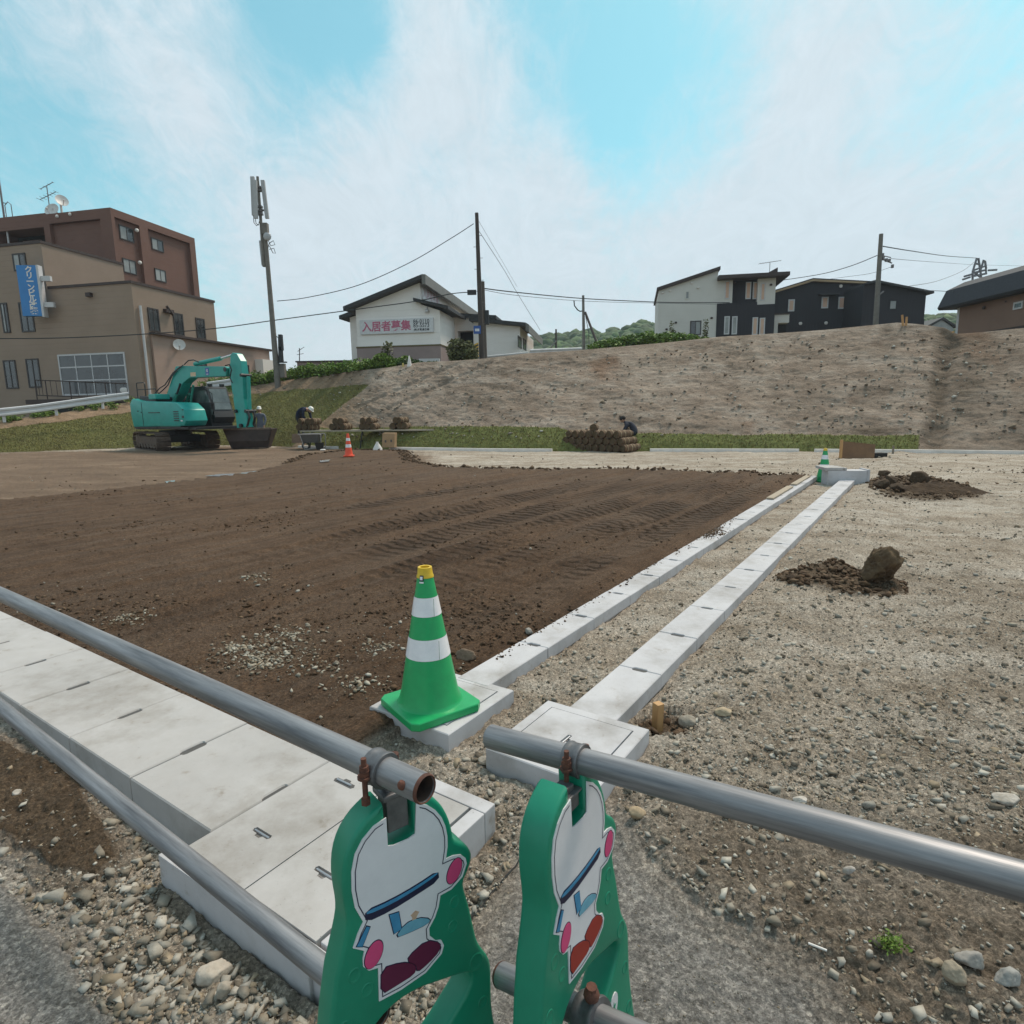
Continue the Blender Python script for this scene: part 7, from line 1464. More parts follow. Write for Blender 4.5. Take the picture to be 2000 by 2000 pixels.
# guardrail along the left slope
def guard(label, pts_px, w, group='white guardrails'):
    P3 = [Vector(P(a, b, Y)) for a, b, Y in pts_px]; t = thing('guardrail', label, 'guardrail', tuple(P3[0] - Vector((0, 0, .6))), 0, group); MGW = M('guard_white', (.60, .61, .62), (.50, .51, .52), scale=2, rough=.5)
    for k in range(len(P3) - 1):
        a, b = P3[k], P3[k + 1]; d = (b - a).normalized(); nrm = Vector((d.y, -d.x, 0)).normalized()
        prof = [(0, -.5), (.06, -.42), (.06, -.22), (.0, -.1), (0, .1), (.06, .22), (.06, .42), (0, .5)]; rings = []
        for p in (a - d * .03, b + d * .03): rings.append([tuple(p + nrm * q[0] + Vector((0, 0, q[1] * w))) for q in prof] + [tuple(p + nrm * (q[0] - .02) + Vector((0, 0, q[1] * w))) for q in prof[::-1]])
        m = MB(); m.loft(rings); m.build('beam', MGW, t)
        n = max(1, int((b - a).length / 2.6))
        for j in range(n): p = a.lerp(b, (j + .5) / n) - nrm * .08; m = MB(); m.tube([(p.x, p.y, p.z - .45), (p.x, p.y, p.z + .1)], .06, 8); m.build('post', MGW, t)
    return t
guard('long white guardrail across the grass slope, left of the excavator', ((-60, 812, 26.5), (70, 798, 28.5), (147, 787, 29.7), (250, 773, 31.0)), .36)
guard('short white guardrail showing behind the excavator cab and boom', ((405, 753, 32.5), (440, 748, 33), (478, 742, 33.5)), .36)

# ---- white apartment house in the middle with the letting sign
W0 = Vector(P(862, 700, 44)); W0.z = 0; Wd = Bld('white_house', 'long white house with a mauve base and a pink lettered rental sign', 'building', tuple(W0), radians(-9))
f = Wd.F; zb = 3.2; zline = f.hit(775, 675, 1, 0).z
xl, xr_ = f.hit(697, 650, 1, 0).x, f.hit(860, 650, 1, 0).x; xm = f.hit(820, 560, 1, 0).x; ze = f.hit(697, 603, 1, 0).z; zp = f.hit(822, 552, 1, 0).z; zr = f.hit(862, 606, 1, 0).z
LEN = f.hit(944, 618, 0, xm).y
zpk = zp
m = Wd.mb(); m.prism([(xl, zline), (xm, zline), (xm, zp), (xl, ze)], 0, LEN, 'y'); m.build('main_wall', MWALLW, Wd.t)
m = Wd.mb(); m.prism([(xm + .002, zline), (xr_, zline), (xr_, zr), (xm + .002, zr + .45)], 0.0, 4.2, 'y'); m.build('bay_wall', MWALLW, Wd.t)
Wd.box('base_wall', MBASEP, xl - .05, -.05, zb, xr_ - .002, 4.3, zline - .10); Wd.box('base_trim', M('trim_ochre', (.13, .10, .04), rough=.7), xl - .08, -.08, zline - .10, xr_ + .03, 4.35, zline)
sl = (zp - ze) / (xm - xl); oh = .62
m = Wd.mb(); m.prism([(xl - oh, ze - sl * oh + .02), (xm + .35, zp + sl * .35 + .02), (xm + .35, zp + sl * .35 + .28), (xl - oh, ze - sl * oh + .28)], -.7, LEN, 'y'); m.build('main_roof', MROOFB, Wd.t)
m = Wd.mb(); m.prism([(xm + .36, zp + sl * .3 - .35), (xm + .62, zp + sl * .3 - .35), (xm + .62, zp + sl * .35 + .27), (xm + .36, zp + sl * .35 + .29)], -.7, LEN, 'y'); m.build('gutter_fascia', MROOFG, Wd.t)
m = Wd.mb(); m.prism([(xm - .35, zr + .62), (xr_ + .75, zr - .02), (xr_ + .75, zr + .2), (xm - .35, zr + .82)], -.55, 4.8, 'y'); m.build('bay_roof', MROOFB, Wd.t)
xl2 = f.hit(684, 640, 1, 1.5).x; zl2 = f.hit(690, 620, 1, 1.5).z
m = Wd.mb(); m.prism([(xl2, zb), (xl - .1, zb), (xl - .1, zl2 + .25), (xl2, zl2)], 1.5, 6, 'y'); m.build('side_wing', MWALLW, Wd.t); m = Wd.mb(); m.prism([(xl2 - .6, zl2 - .15), (xl - .002, zl2 + .35), (xl - .002, zl2 + .6), (xl2 - .6, zl2 + .1)], 1.0, 6.2, 'y'); m.build('side_wing_roof', MROOFB, Wd.t)
# signs on it
a, b = f.hit(704, 655, 1, -.1), f.hit(846, 618, 1, -.1); tsg = thing('rental_sign', 'long white sign with pink characters and phone numbers on the white house', 'sign', tuple(f.M @ Vector((a.x, -.1, a.z)))); 
a2 = f.hit(705, 647, 1, -.1)
cx_, w2, zc_, h2 = (a.x + b.x) / 2, (b.x - a.x) / 2, (f.hit(775, 651, 1, -.1).z + f.hit(775, 623, 1, -.1).z) / 2, (f.hit(775, 623, 1, -.1).z - f.hit(775, 651, 1, -.1).z) / 2
m = Wd.mb(); m.box(cx_ - w2, -.14, zc_ - h2, cx_ + w2, -.02, zc_ + h2); m.build('sign_panel', M('sign_white', (.66, .68, .70), rough=.4), tsg)
R9 = f.M @ Matrix.Translation((0, -.145, 0)) @ Matrix.Rotation(pi / 2, 4, 'X')
def on_sign(s, x, z, size, mat, xs=1., bold=0.): return text(tsg, s, size, f.M @ Matrix.Translation((x, -.145, z)) @ Matrix.Rotation(pi / 2, 4, 'X'), mat, xs=xs, bold=bold)
MPNK = M('letter_pink', (.50, .13, .22), (.44, .11, .19), rough=.5); MLTR = M('letter_black', (.02, .025, .035), rough=.5)
for k, ch in enumerate('入居者募集'): on_sign(ch, cx_ - w2 + w2 * 2 * (.095 + .134 * k), zc_ - .02, .72, MPNK, bold=.018)
on_sign('86-0110', cx_ + w2 * .68, zc_ + h2 * .52, .38, MLTR, xs=.92, bold=.003); on_sign('85-5573', cx_ + w2 * .68, zc_ - h2 * .04, .38, MLTR, xs=.92, bold=.003)
on_sign('(株)不動産企画', cx_ + w2 * .68, zc_ - h2 * .62, .17, MLTR, bold=.004)
# side sign under the long eave
y0, y1 = f.hit(822, 580, 0, xm).y, f.hit(856, 590, 0, xm).y; za, zb2 = zp - .25, f.hit(828, 583, 0, xm).z
m = Wd.mb(); m.box(xm + .004, .35, zb2 - .1, xm + .1, y1, za); ts2 = tag(m.build('side_sign', MATS['sign_white'], None), 'faded white sign under the long eave on the side of the white house', 'sign')
for k, ch in enumerate('入居者募集'):
    o = text(None, ch, .75, f.M @ Matrix.Translation((xm + .104, .8 + (y1 - 1.0) * k / 4.6, (za + zb2) / 2)) @ Matrix.Rotation(pi / 2, 4, 'Z') @ Matrix.Rotation(pi / 2, 4, 'X'), M('letter_faded', (.55, .38, .44), rough=.6), bold=.01); o.parent = ts2
# lamp and pipes on the bay
a = f.hit(835, 608, 1, 0); m = Wd.mb(); m.ball((a.x, -.12, a.z), .16, 8, 6, (1, .7, .8)); m.tube([(a.x, 0, a.z + .3), (a.x, -.12, a.z)], .04, 5); m.build('wall_lamp', MWFW, Wd.t)
# entrance block right of it
ya = 5.0; xa, xb = f.hit(893, 640, 1, ya).x, f.hit(946, 640, 1, ya).x; zt_ = f.hit(893, 620, 1, ya).z
m = Wd.mb(); o0, o1 = f.hit(895, 680, 1, ya).x, f.hit(925, 680, 1, ya).x; zo = f.hit(910, 646, 1, ya).z
m.box(xr_ - .5, ya, zb, o0, ya + 4, zt_); m.box(o1, ya, zb, xb + .8, ya + 4, zt_); m.box(o0 + .001, ya, zo, o1 - .001, ya + 4, zt_); m.build('entrance_wall', MWALLW, Wd.t); Wd.box('entrance_dark', MDARKROOM, o0 + .01, ya + .8, zb, o1 - .01, ya + 3.9, zo - .01)
m = Wd.mb(); m.prism([(xa - .4, zt_ + .01), (xb + 1.0, zt_ - .25), (xb + 1.0, zt_ - .02), (xa - .4, zt_ + .30)], ya - .5, ya + 4, 'y'); m.build('entrance_roof', MROOFB, Wd.t)
m = Wd.mb(); 
for k in range(6): x_ = o1 + .1 + k * .16; m.tube([(x_, ya - .4, zb + 1.2), (x_, ya - .4, zb + 2.9)], .03, 5)
m.tube([(o1 + .05, ya - .4, zb + 2.9), (o1 + 1.0, ya - .4, zb + 2.9)], .03, 5)
for k in range(4): x_ = o0 - .9 + k * .22; m.tube([(x_, ya - .4, zb + 1.4), (x_, ya - .4, zb + 2.7)], .03, 5)
m.tube([(o0 - .95, ya - .4, zb + 2.7), (o0 - .15, ya - .4, zb + 2.7)], .03, 5); m.build('entrance_railing', MTRIM, Wd.t)
# long wing to the right, its end gable turned to the right
V0 = Vector(P(1016, 690, 47)); V0.z = 0; Wv = Bld('white_wing', 'low white wing with a black sloping roof right of the tall pole', 'building', tuple(V0), radians(-9)); g2 = Wv.F
xl = g2.hit(925, 650, 1, 0).x; z1_, z2_ = g2.hit(947, 628, 1, 0).z, g2.hit(1012, 638, 1, 0).z; 
m = Wv.mb(); m.prism([(xl, zb), (0, zb), (0, z2_), (xl, z1_)], 0, 4.5, 'y'); m.build('wing_wall', MWALLW, Wv.t)
m = Wv.mb(); ys_ = g2.hit(1036, 668, 0, .0).y
m.prism([(xl - .2, z1_ + .02), (.5, z2_ - .05), (.5, z2_ + .2), (xl - .2, z1_ + .27)], -.6, 4.5, 'y'); m.build('wing_roof', MROOFB, Wv.t)
m = Wv.mb(); m.box(-3, 4.52, zb, -.02, 8.5, z2_ - .1); m.build('rear_wall', MWALLW, Wv.t)
m = Wv.mb(); m.prism([(0.502, z2_ - .35), (.75, z2_ - .5), (.75, z2_ + .05), (.502, z2_ + .2)], -.6, 9, 'y'); m.build('eave', MROOFG, Wv.t)
for p0, p1 in (((1011, 655), (1018, 682)), ((1021, 660), (1027, 685))): Wv.window(0, 0, p0, p1, sgn=1, cols=1)
# long low white rail/wall edge on the crest
guard('low white guardrail on the crest right of the white wing', ((1035, 688, 36), (1085, 686, 38), (1135, 684, 40)), .34)
guard('white guardrail strip at the foot of the white wing', ((950, 700, 38), (1030, 692, 38)), .30)
m = MB(); a, b = Vector(P(818, 704, 38)), Vector(P(858, 700, 38)); m.box(a.x, a.y, a.z - .4, b.x, a.y + .4, b.z + .0); tag(m.build('concrete_curb', MWFW), 'low white edging in front of the white house base', 'curb')

# ---- right hand houses
MHG = siding('house_grey', (.62, .61, .57), (.57, .56, .52), .3, ampl=.006); MHK = siding('house_black', (.022, .020, .026), (.018, .016, .021), .3, hor=False); MTAN = M('fascia_tan', (.40, .28, .16), rough=.6)
Y1 = 56.; H0 = Vector(P(1398, 655, Y1)); zb = 4.6; H0.z = 0; Hh = Bld('grey_house', 'two storey grey and black house with a stepped flat roof and narrow windows', 'house', tuple(H0), radians(-11)); f = Hh.F
# x right along the black front, the grey wall stands at x<0 on the same line
xl = f.hit(1285, 620, 1, 0).x; xr_ = f.hit(1512, 620, 1, 0).x; zl, zm = f.hit(1286, 568, 1, 0).z, f.hit(1399, 529, 1, 0).z; zt_ = f.hit(1450, 546, 1, 0).z; zmid = f.hit(1450, 591, 1, 0).z
m = Hh.mb(); m.prism([(xl, zb), (0, zb), (0, zm), (xl, zl)], 0, 8, 'y'); m.build('grey_wall', MHG, Hh.t)
m = Hh.mb(); s_ = (zm - zl) / (0 - xl); m.prism([(xl - .15, zl - s_ * .15 + .01), (.15, zm + s_ * .15 + .01), (.15, zm + s_ * .15 + .28), (xl - .15, zl - s_ * .15 + .28)], -.3, 8.2, 'y'); m.build('sloping_roof', MTRIM, Hh.t)
x1, x2 = f.hit(1431, 565, 1, 0).x, f.hit(1480, 565, 1, 0).x
m = Hh.mb(); m.box(.002, .03, zmid + .02, x1, 8, zt_); m.box(x2, .03, zmid - .22, xr_, 8, zt_); m.build('upper_grey_wall', MHG, Hh.t)
Hh.box('recess_wall', MHK, x1 + .002, .55, zmid + .02, x2 - .002, 7.9, zt_); Hh.box('lower_black_wall', MHK, .002, -.06, zb, xr_ + .02, 7.95, zmid - .24); Hh.box('black_band', MHK, .002, -.06, zmid - .238, x2 - .002, 7.95, zmid + .0)
m = Hh.mb(); m.box(-.05, -.9, zt_, xr_ + .9, 8, zt_ + .30); m.build('flat_roof', MTRIM, Hh.t); m = Hh.mb(); m.prism([(f.hit(1488, 540, 1, 0).x, zt_ + .302), (xr_ + .3, zt_ + .302), (xr_ + .3, zt_ + 1.05)], 1, 7, 'y'); m.build('roof_upstand', MTRIM, Hh.t)
MTANP = MBLIND
for p0, p1, y_ in (((1416, 549), (1425, 584), .03), ((1457, 551), (1466, 584), .55), ((1471, 551), (1480, 584), .55), ((1486, 553), (1494, 587), .03)): Hh.window(1, y_, p0, p1, frame=MWFW, pane=MBLIND, sgn=-1, cols=1, fw=.09)
for p0, p1 in (((1415, 618), (1424, 653)), ((1430, 618), (1439, 653)), ((1470, 620), (1479, 654)), ((1484, 621), (1493, 654))): Hh.window(1, -.06, p0, p1, frame=MWFW, pane=MPANL if p0[0] < 1450 else MBLIND, sgn=-1, cols=1, fw=.09)
Hh.window(1, 0, (1348, 627), (1369, 654), frame=MWF, panes=[MPANE, MPANL], sgn=-1, cols=2, fw=.08)
Hh.window(1, 0, (1339, 569), (1346, 584), frame=MHG, pane=MPANL, sgn=-1, cols=1, fw=.06)
for px, py in ((1294, 572), (1309, 568), (1351, 553), (1364, 562), (1320, 630), (1390, 621), (1302, 643), (1435, 552), (1506, 556)):
    a = f.hit(px, py, 1, -.06); m = Hh.mb(); m.ball((a.x, -.05, a.z), .12, 6, 5, (1, .8, .8)); m.build('vent_cap', MPAPER if px < 1370 and py < 580 else MTRIM, Hh.t)
c = f.M @ Vector((f.hit(1506, 530, 1, 3).x, 3, zt_ + .3)); a = f.hit(1504, 512, 1, 3); aerial('yagi tv aerial on the roof of the grey and black house', Hh, a.x, 3, zt_ + .2, a.z, ((a.z, 1.9, .15, .12, 9, .28),), .025)
# entrance bay between the houses
a, b = f.hit(1513, 615, 1, 1.0), f.hit(1541, 630, 1, 1.0); m = Hh.mb(); m.box(xr_ + .03, 1, zb, xr_ + .55, 4, b.z); m.box(xr_ + .03, 1, b.z + .002, b.x, 4, a.z); m.build('porch_wall', MHG, Hh.t); Hh.box('porch_roof', MTRIM, xr_ + .03, .9, a.z + .002, b.x + .05, 4.1, a.z + .12); Hh.box('porch_dark', MDARKROOM, xr_ + .56, 2, zb, b.x, 3.9, b.z - .002)
# black house behind
Y2 = 62.; J0 = Vector(P(1683, 640, Y2)); J0.z = 0; Bk = Bld('black_house', 'black two storey house with a tan roof edge and three tan windows', 'house', tuple(J0), radians(-6)); f = Bk.F
xl, xk = f.hit(1513, 600, 1, 0).x, f.hit(1582, 600, 1, 0).x; z0_, z1_, z2_ = f.hit(1513, 572, 1, 0).z, f.hit(1582, 551, 1, 0).z, f.hit(1683, 556, 1, 0).z
m = Bk.mb(); m.prism([(xl, zb), (0, zb), (0, z2_), (xk, z1_), (xl, z0_)], 0, 9, 'y'); m.build('wall', MHK, Bk.t)
m = Bk.mb(); s_ = (z1_ - z0_) / (xk - xl); m.prism([(xl - 1.5, z0_ - s_ * 1.5), (xk, z1_ + .01), (.3, z2_), (.3, z2_ + .16), (xk, z1_ + .19), (xl - 1.5, z0_ - s_ * 1.5 + .16)], -.4, 9, 'y'); m.build('roof_edge', MTAN, Bk.t)
m = Bk.mb(); m.prism([(xl - 1.5, z0_ - s_ * 1.5 + .165), (xk, z1_ + .195), (.3, z2_ + .165), (.3, z2_ + .25), (xk, z1_ + .3), (xl - 1.5, z0_ - s_ * 1.5 + .25)], -.4, 9, 'y'); m.build('roof', MROOFB, Bk.t)
for p0, p1 in (((1540, 585), (1551, 608)), ((1605, 580), (1617, 602)), ((1638, 580), (1650, 603))): Bk.window(1, 0, p0, p1, frame=MWFW, pane=MBLIND, sgn=-1, cols=1, fw=.12)
a, b = f.hit(1602, 575, 1, -.6), f.hit(1640, 571, 1, -.6); Bk.box('canopy', MROOFB, a.x, -.7, a.z - .05, b.x, 0, a.z + .08)
for px, py in ((1563, 632), (1613, 631), (1642, 559)): a = f.hit(px, py, 1, 0); m = Bk.mb(); m.ball((a.x, -.06, a.z), .17, 6, 5, (1, .5, 1)); m.build('vent_cap', MPAPER, Bk.t)
Y3 = 58.; J0 = Vector(P(1803, 640, Y3)); J0.z = 0; Bq = Bld('dark_house', 'dark house with a low pitched roof and one small window behind the right pole', 'house', tuple(J0), radians(-4)); f = Bq.F
xl, xk = f.hit(1684, 600, 1, 0).x, f.hit(1702, 600, 1, 0).x; z0_, z1_, z2_ = f.hit(1684, 557, 1, 0).z, f.hit(1702, 553, 1, 0).z, f.hit(1800, 573, 1, 0).z
m = Bq.mb(); m.prism([(xl, zb), (0, zb), (0, z2_), (xk, z1_), (xl, z0_)], 0, 9, 'y'); m.build('wall', MHK, Bq.t); m = Bq.mb(); m.prism([(xl, z0_ + .002), (xk, z1_ + .01), (.4, z2_ - .1), (.4, z2_ + .08), (xk, z1_ + .2), (xl, z0_ + .16)], -.5, 9, 'y'); m.build('roof', MROOFB, Bq.t)
Bq.window(1, 0, (1737, 586), (1751, 605), frame=MHK, pane=MPANL, sgn=-1, cols=1, fw=.1)
a = f.hit(1812, 622, 1, 0); Bq.box('step_block', MHK, .002, .5, zb, a.x, 4, a.z)
# brown house with the black gambrel roof at the right edge: its long wall runs towards the viewer
Y4 = 40.; Q0 = Vector(P(1868, 650, Y4)); Q0.z = 0; Qb = Bld('brown_house', 'brown house with a big black gambrel roof at the right edge', 'house', tuple(Q0), radians(-90)); f = Qb.F; zb = 3.4
ze = f.hit(1868, 594, 0, 0).z; L = 15
zk = [1.5 + (v - 1.5) for v in (P(1850, 597, Y4)[2], P(1868, 563, Y4)[2], P(1905, 545, Y4)[2])]; yk = [P(1850, 597, Y4)[0] - Q0.x, P(1868, 563, Y4)[0] - Q0.x, P(1905, 545, Y4)[0] - Q0.x]
Qb.box('wall', siding('wall_brown_house', (.22, .138, .10), (.19, .118, .086), .25, ampl=.006), 0, 0, zb, L, 8, ze)
Qb.box('corner_trim', MWFW, -.10, -.012, zb, .10, .1, ze - .05)
s1 = [(yk[0], zk[0] - .02), (yk[1], zk[1]), (yk[2], zk[2]), (5, zk[2] + .1), (8, zk[1]), (8.6, zk[0]), (8.3, zk[0] - .02), (yk[0] + .1, zk[0] - .16)]
m = Qb.mb(); m.loft([[(x_, q[0], q[1]) for q in s1] for x_ in (-.9, L + .5)]); m.build('roof', M('roof_shingle', (.030, .032, .042), (.018, .019, .026), scale=8, rough=.8, bump=.5, bscale=20), Qb.t)
Qb.window(1, 0, (1981, 591), (1998, 602), frame=MWFW, sgn=-1, cols=1, fw=.09)
for px, py, s_ in ((1923, 601, .14), (1966, 589, .07)): a = f.hit(px, py, 1, 0); m = Qb.mb(); m.ball((a.x, -.05, a.z), s_, 8, 5, (1, .4, .8)); m.build('wall_vent', MTRIM, Qb.t)
a, b = f.hit(1900, 650, 1, 0), f.hit(2000, 634, 1, 0); Qb.box('base', MTRIM, .3, -.03, zb - .5, L, -.002, a.z - .05)
# small far roof between houses, stakes on the crest
m = MB(); a, b = Vector(P(1815, 640, 70)), Vector(P(1862, 640, 70)); z_ = P(1838, 630, 70)[2]; m.prism([(a.x, 3), (b.x, 3), (b.x, z_ - .6), ((a.x + b.x) / 2, z_ + .3), (a.x, z_ - .5)], 70, 75, 'y'); tg = thing('shed', 'small grey shed roof between the dark house and the brown house', 'shed', (a.x, 70, 3)); m.build('shed_wall', MPANL, tg); 
m = MB(); m.prism([(a.x - .5, z_ - .65), ((a.x + b.x) / 2, z_ + .3), (b.x + .3, z_ - .6), (b.x + .3, z_ - .4), ((a.x + b.x) / 2, z_ + .55), (a.x - .5, z_ - .4)], 69.8, 75, 'y'); m.build('shed_roof', MROOFB, tg)
m = MB(); a, b = Vector(P(580, 709, 52)), Vector(P(700, 700, 52)); m.box(a.x, 52, 2, b.x + 1, 56, a.z + .05); tgs = thing('low_shed', 'long low mauve wall left of the white house behind the hedge', 'shed', (a.x, 52, 2)); m.build('wall', MBASEP, tgs); m = MB(); m.box(a.x - .1, 51.9, a.z + .052, b.x + 1, 56, a.z + .16); m.build('coping', MTRIM, tgs)
def stake(label, px, py0, py1, dx, w=.04, mat=None, dY=-.1):
    c = crest_pt(px); a = Vector(P(px, py0, c.y + dY)); b = Vector(P(px + dx, py1, c.y + dY)); m = MB(); m.tube([a - Vector((0, 0, .2)), b], w, 6); return tag(m.build('survey_stake', mat or MWOOD), label, 'stake', 'survey stakes')
stake('left stake of the leaning pair on the crest below the dark house', 1765, 632, 615, -3); stake('right stake of the leaning pair on the crest below the dark house', 1770, 632, 619, 1); stake('stake at the corner of the brown house on the crest', 1857, 657, 647, 5)
stake('yellow stake on the crest beside the hedge, left of the white marker', 787, 722, 709, 0, .045, M('stake_yellow', (.62, .50, .16), rough=.7))
c = crest_pt(800); a = Vector(P(800, 717, c.y - .1)); m = MB(); m.T = Matrix.Translation((a.x, a.y, a.z - .1)); m.lathe([(.14, 0), (.05, .5), (.02, .62)], 12); tag(m.build('white_marker', MPAPER), 'small white cone shaped marker on the crest beside the hedge', 'marker')

# ================================================================== POLES AND WIRES
MPOLE = M('pole_concrete', (.20, .185, .165), (.14, .13, .115), scale=4, rough=.85); MPDK = M('pole_dark', (.075, .058, .05), (.05, .04, .036), scale=4, rough=.8)
def pole(name, label, pxb, pyb, pxt, pyt, Y, r0, r1, mat, cat='utility pole', below=1.5):
    a, b = Vector(P(pxb, pyb, Y)), Vector(P(pxt, pyt, Y)); t = thing(name, label, cat, tuple(a)); x = (a.x + b.x) / 2; 
    m = MB(); m.tube([(a.x, a.y, a.z - below), tuple(b)], [r0, r1], 12); m.build('pole', mat, t, smooth=True); return t, a, b
t, a, b = pole('antenna_mast', 'phone antenna mast with long grey panels, right of the excavator', 541, 728, 516, 437, 35, .17, .10, MPOLE, 'antenna mast')
def at35(px, py, dy=0): return Vector(P(px, py, 35 + dy))
m = MB(); m.tube([at35(516, 521), at35(503, 345)], [.09, .07], 10); m.build('top_tube', MPOLE, t)
MANT = M('antenna_grey', (.42, .43, .44), (.36, .37, .38), rough=.5)
for (x0, y0, x1, y1, dy) in ((496, 421, 493, 345, -.1), (500, 427, 498, 352, -.35), (522, 427, 513, 352, 0), (515, 519, 510, 470, .2)):
    m = MB(); p, q = at35(x0, y0, dy), at35(x1, y1, dy); d = (q - p); m.hexa([tuple(p + Vector((sx * .10, sy * .07, 0))) for sx, sy in ((-1, -1), (1, -1), (1, 1), (-1, 1))] + [tuple(q + Vector((sx * .10, sy * .07, 0))) for sx, sy in ((-1, -1), (1, -1), (1, 1), (-1, 1))]); m.build('antenna_panel', MANT, t, bevel=.02)
m = MB()
for (x0, y0, x1, y1) in ((505, 366, 514, 367), (506, 408, 519, 412), (506, 434, 518, 439), (513, 488, 519, 490), (505, 372, 499, 372), (506, 413, 499, 413)): m.tube([at35(x0, y0), at35(x1, y1)], .05, 6)
for px, py in ((505, 366), (506, 372), (507, 404), (507, 412), (508, 418)): p = at35(px, py); m.box(p.x - .14, p.y - .12, p.z - .05, p.x + .14, p.y + .12, p.z + .05)
m.build('bracket', MAER, t)
m = MB(); p = at35(518, 446); m.box(p.x - .15, p.y - .14, p.z - .3, p.x + .15, p.y + .14, p.z + .25); m.build('junction_box', MPOLE, t); p = at35(522, 462, -.2); m = MB(); m.ball(tuple(p), .22, 10, 6, (1, .5, 1)); m.build('round_meter', MANT, t)
m = MB(); m.tube([at35(*q) for q in ((520, 448), (524, 470), (529, 480), (537, 478), (534, 470), (526, 475), (523, 486))], .02, 5); m.tube([at35(*q) for q in ((526, 480), (533, 494), (538, 495), (535, 485), (526, 487))], .02, 5); m.tube([at35(*q) for q in ((495, 421), (496, 435), (501, 441), (506, 437))], .02, 5); m.tube([at35(*q) for q in ((499, 428), (500, 436), (505, 440))], .02, 5); m.build('cable_loops', MBLK, t)
m = MB()
for py in (669, 693): p = at35(547, py); m.box(p.x - .04, p.y - .12, p.z - .42, p.x + .14, p.y + .12, p.z + .42)
m.tube([at35(540, 657), at35(544, 660), at35(545, 715)], .03, 5); p = at35(549, 705); m.box(p.x - .2, p.y - .1, p.z - .1, p.x + .3, p.y + .1, p.z - .04); m.build('equipment_boxes', MBLK, t)
m = MB(); p = at35(548, 719); m.box(p.x - .15, p.y, p.z - .5, p.x + .2, p.y + .3, p.z + .25); tag(m.build('cabinet', MPOLE), 'grey cabinet standing behind the foot of the antenna mast', 'cabinet')
t2, a2_, b2_ = pole('utility_pole', 'tall dark utility pole on the crest beside the white house', 942, 702, 931, 416, 36, .17, .10, MPDK)
m = MB()
for k in range(9): q = .25 + k * .075; p = a2_.lerp(b2_, q); m.tube([p + Vector((-.25 if k % 2 else 0, 0, 0)), p + Vector((0 if k % 2 else .25, 0, 0))], .015, 4)
m.build('step_bolts', MAER, t2); m = MB(); p = Vector(P(932, 571, 36)); m.box(p.x - .55, p.y - .12, p.z - .12, p.x - .05, p.y + .12, p.z + .12); m.build('cable_box', MBLK, t2)
t3, a3, b3 = pole('utility_pole', 'short stouter pole just right of the tall dark pole', 947, 702, 942, 550, 37.5, .17, .13, M('pole_brown', (.12, .095, .08), (.08, .065, .055), rough=.8))
p = Vector(P(951, 620, 37.4)); m = MB(); m.tube([(p.x, p.y, p.z - .4), (p.x, p.y, p.z + .4)], .13, 8); m.build('transformer', MBLK, t3)
c = Vector(P(931, 702, 35.6)); c2 = Vector(P(930, 671, 35.6)); t = thing('pole_guard', 'black and yellow striped pole guard at the foot of the tall pole', 'pole guard', tuple(c)); n_ = 10
for k in range(n_):
    m = MB(); q0, q1 = k / n_, (k + 1) / n_; rings = []
    for q in (q0, q1): p = c.lerp(c2, q); rings.append([(p.x + .13 * cos(a), p.y + .13 * sin(a), p.z + .05 * cos(a)) for a in np.linspace(0, 2 * pi, 14, endpoint=False)])
    m.loft(rings); m.build('stripe', M('guard_yellow', (.60, .36, .04), rough=.5) if k % 2 else MBLK, t)
m = MB(); p = Vector(P(932, 644, 35.8)); m.box(p.x - .2, p.y, p.z - .22, p.x + .2, p.y + .05, p.z + .22); ts = tag(m.build('blue_notice', MBL), 'small blue and white notice fixed to the tall dark pole', 'sign'); m = MB(); m.box(p.x - .12, p.y - .006, p.z - .08, p.x + .12, p.y - .002, p.z + .06); o = m.build('notice_panel', MWP, None); o.parent = ts
t4, a4, b4 = pole('utility_pole', 'slim pole with a slanting strut in front of the wooded hill', 1141, 690, 1139, 577, 62, .17, .12, MPOLE)
m = MB(); m.tube([Vector(P(1143, 610, 62)), Vector(P(1172, 686, 60))], .12, 8); m.build('strut', MPDK, t4); m = MB(); m.tube([Vector(P(1143, 614, 62)), Vector(P(1150, 650, 61.5)), Vector(P(1151, 690, 61))], .03, 5); m.tube([Vector(P(*q, 62)) for q in ((1121, 587), (1122, 597), (1128, 605), (1133, 608), (1139, 607))], .06, 5); m.build('cable', MBLK, t4)
t5, a5, b5 = pole('utility_pole', 'grey utility pole on the crest in front of the dark house', 1711, 636, 1721, 457, 40, .18, .12, MPOLE)
m = MB(); p = Vector(P(1720, 505, 40)); m.tube([p, Vector(P(1742, 514, 40))], .04, 5); m.tube([Vector(P(1718, 498, 40)), Vector(P(1740, 503, 40))], .03, 5)
for px, py in ((1725, 505), (1731, 508), (1737, 509), (1743, 520), (1724, 498)): q = Vector(P(px, py, 40)); m.box(q.x - .06, q.y - .06, q.z - .1, q.x + .06, q.y + .06, q.z + .1)
m.tube([Vector(P(1718, 575, 40)), Vector(P(1726, 569, 40))], .05, 5); m.build('fittings', MAER, t5)
t6, a6, b6 = pole('utility_pole', 'far slim pole with a slanting strut low in front of the wooded hill', 1086, 686, 1086, 643, 75, .14, .10, MPDK)
m = MB(); m.tube([Vector(P(1070, 686, 74)), Vector(P(1087, 665, 75))], .1, 6); m.build('strut', MPOLE, t6)
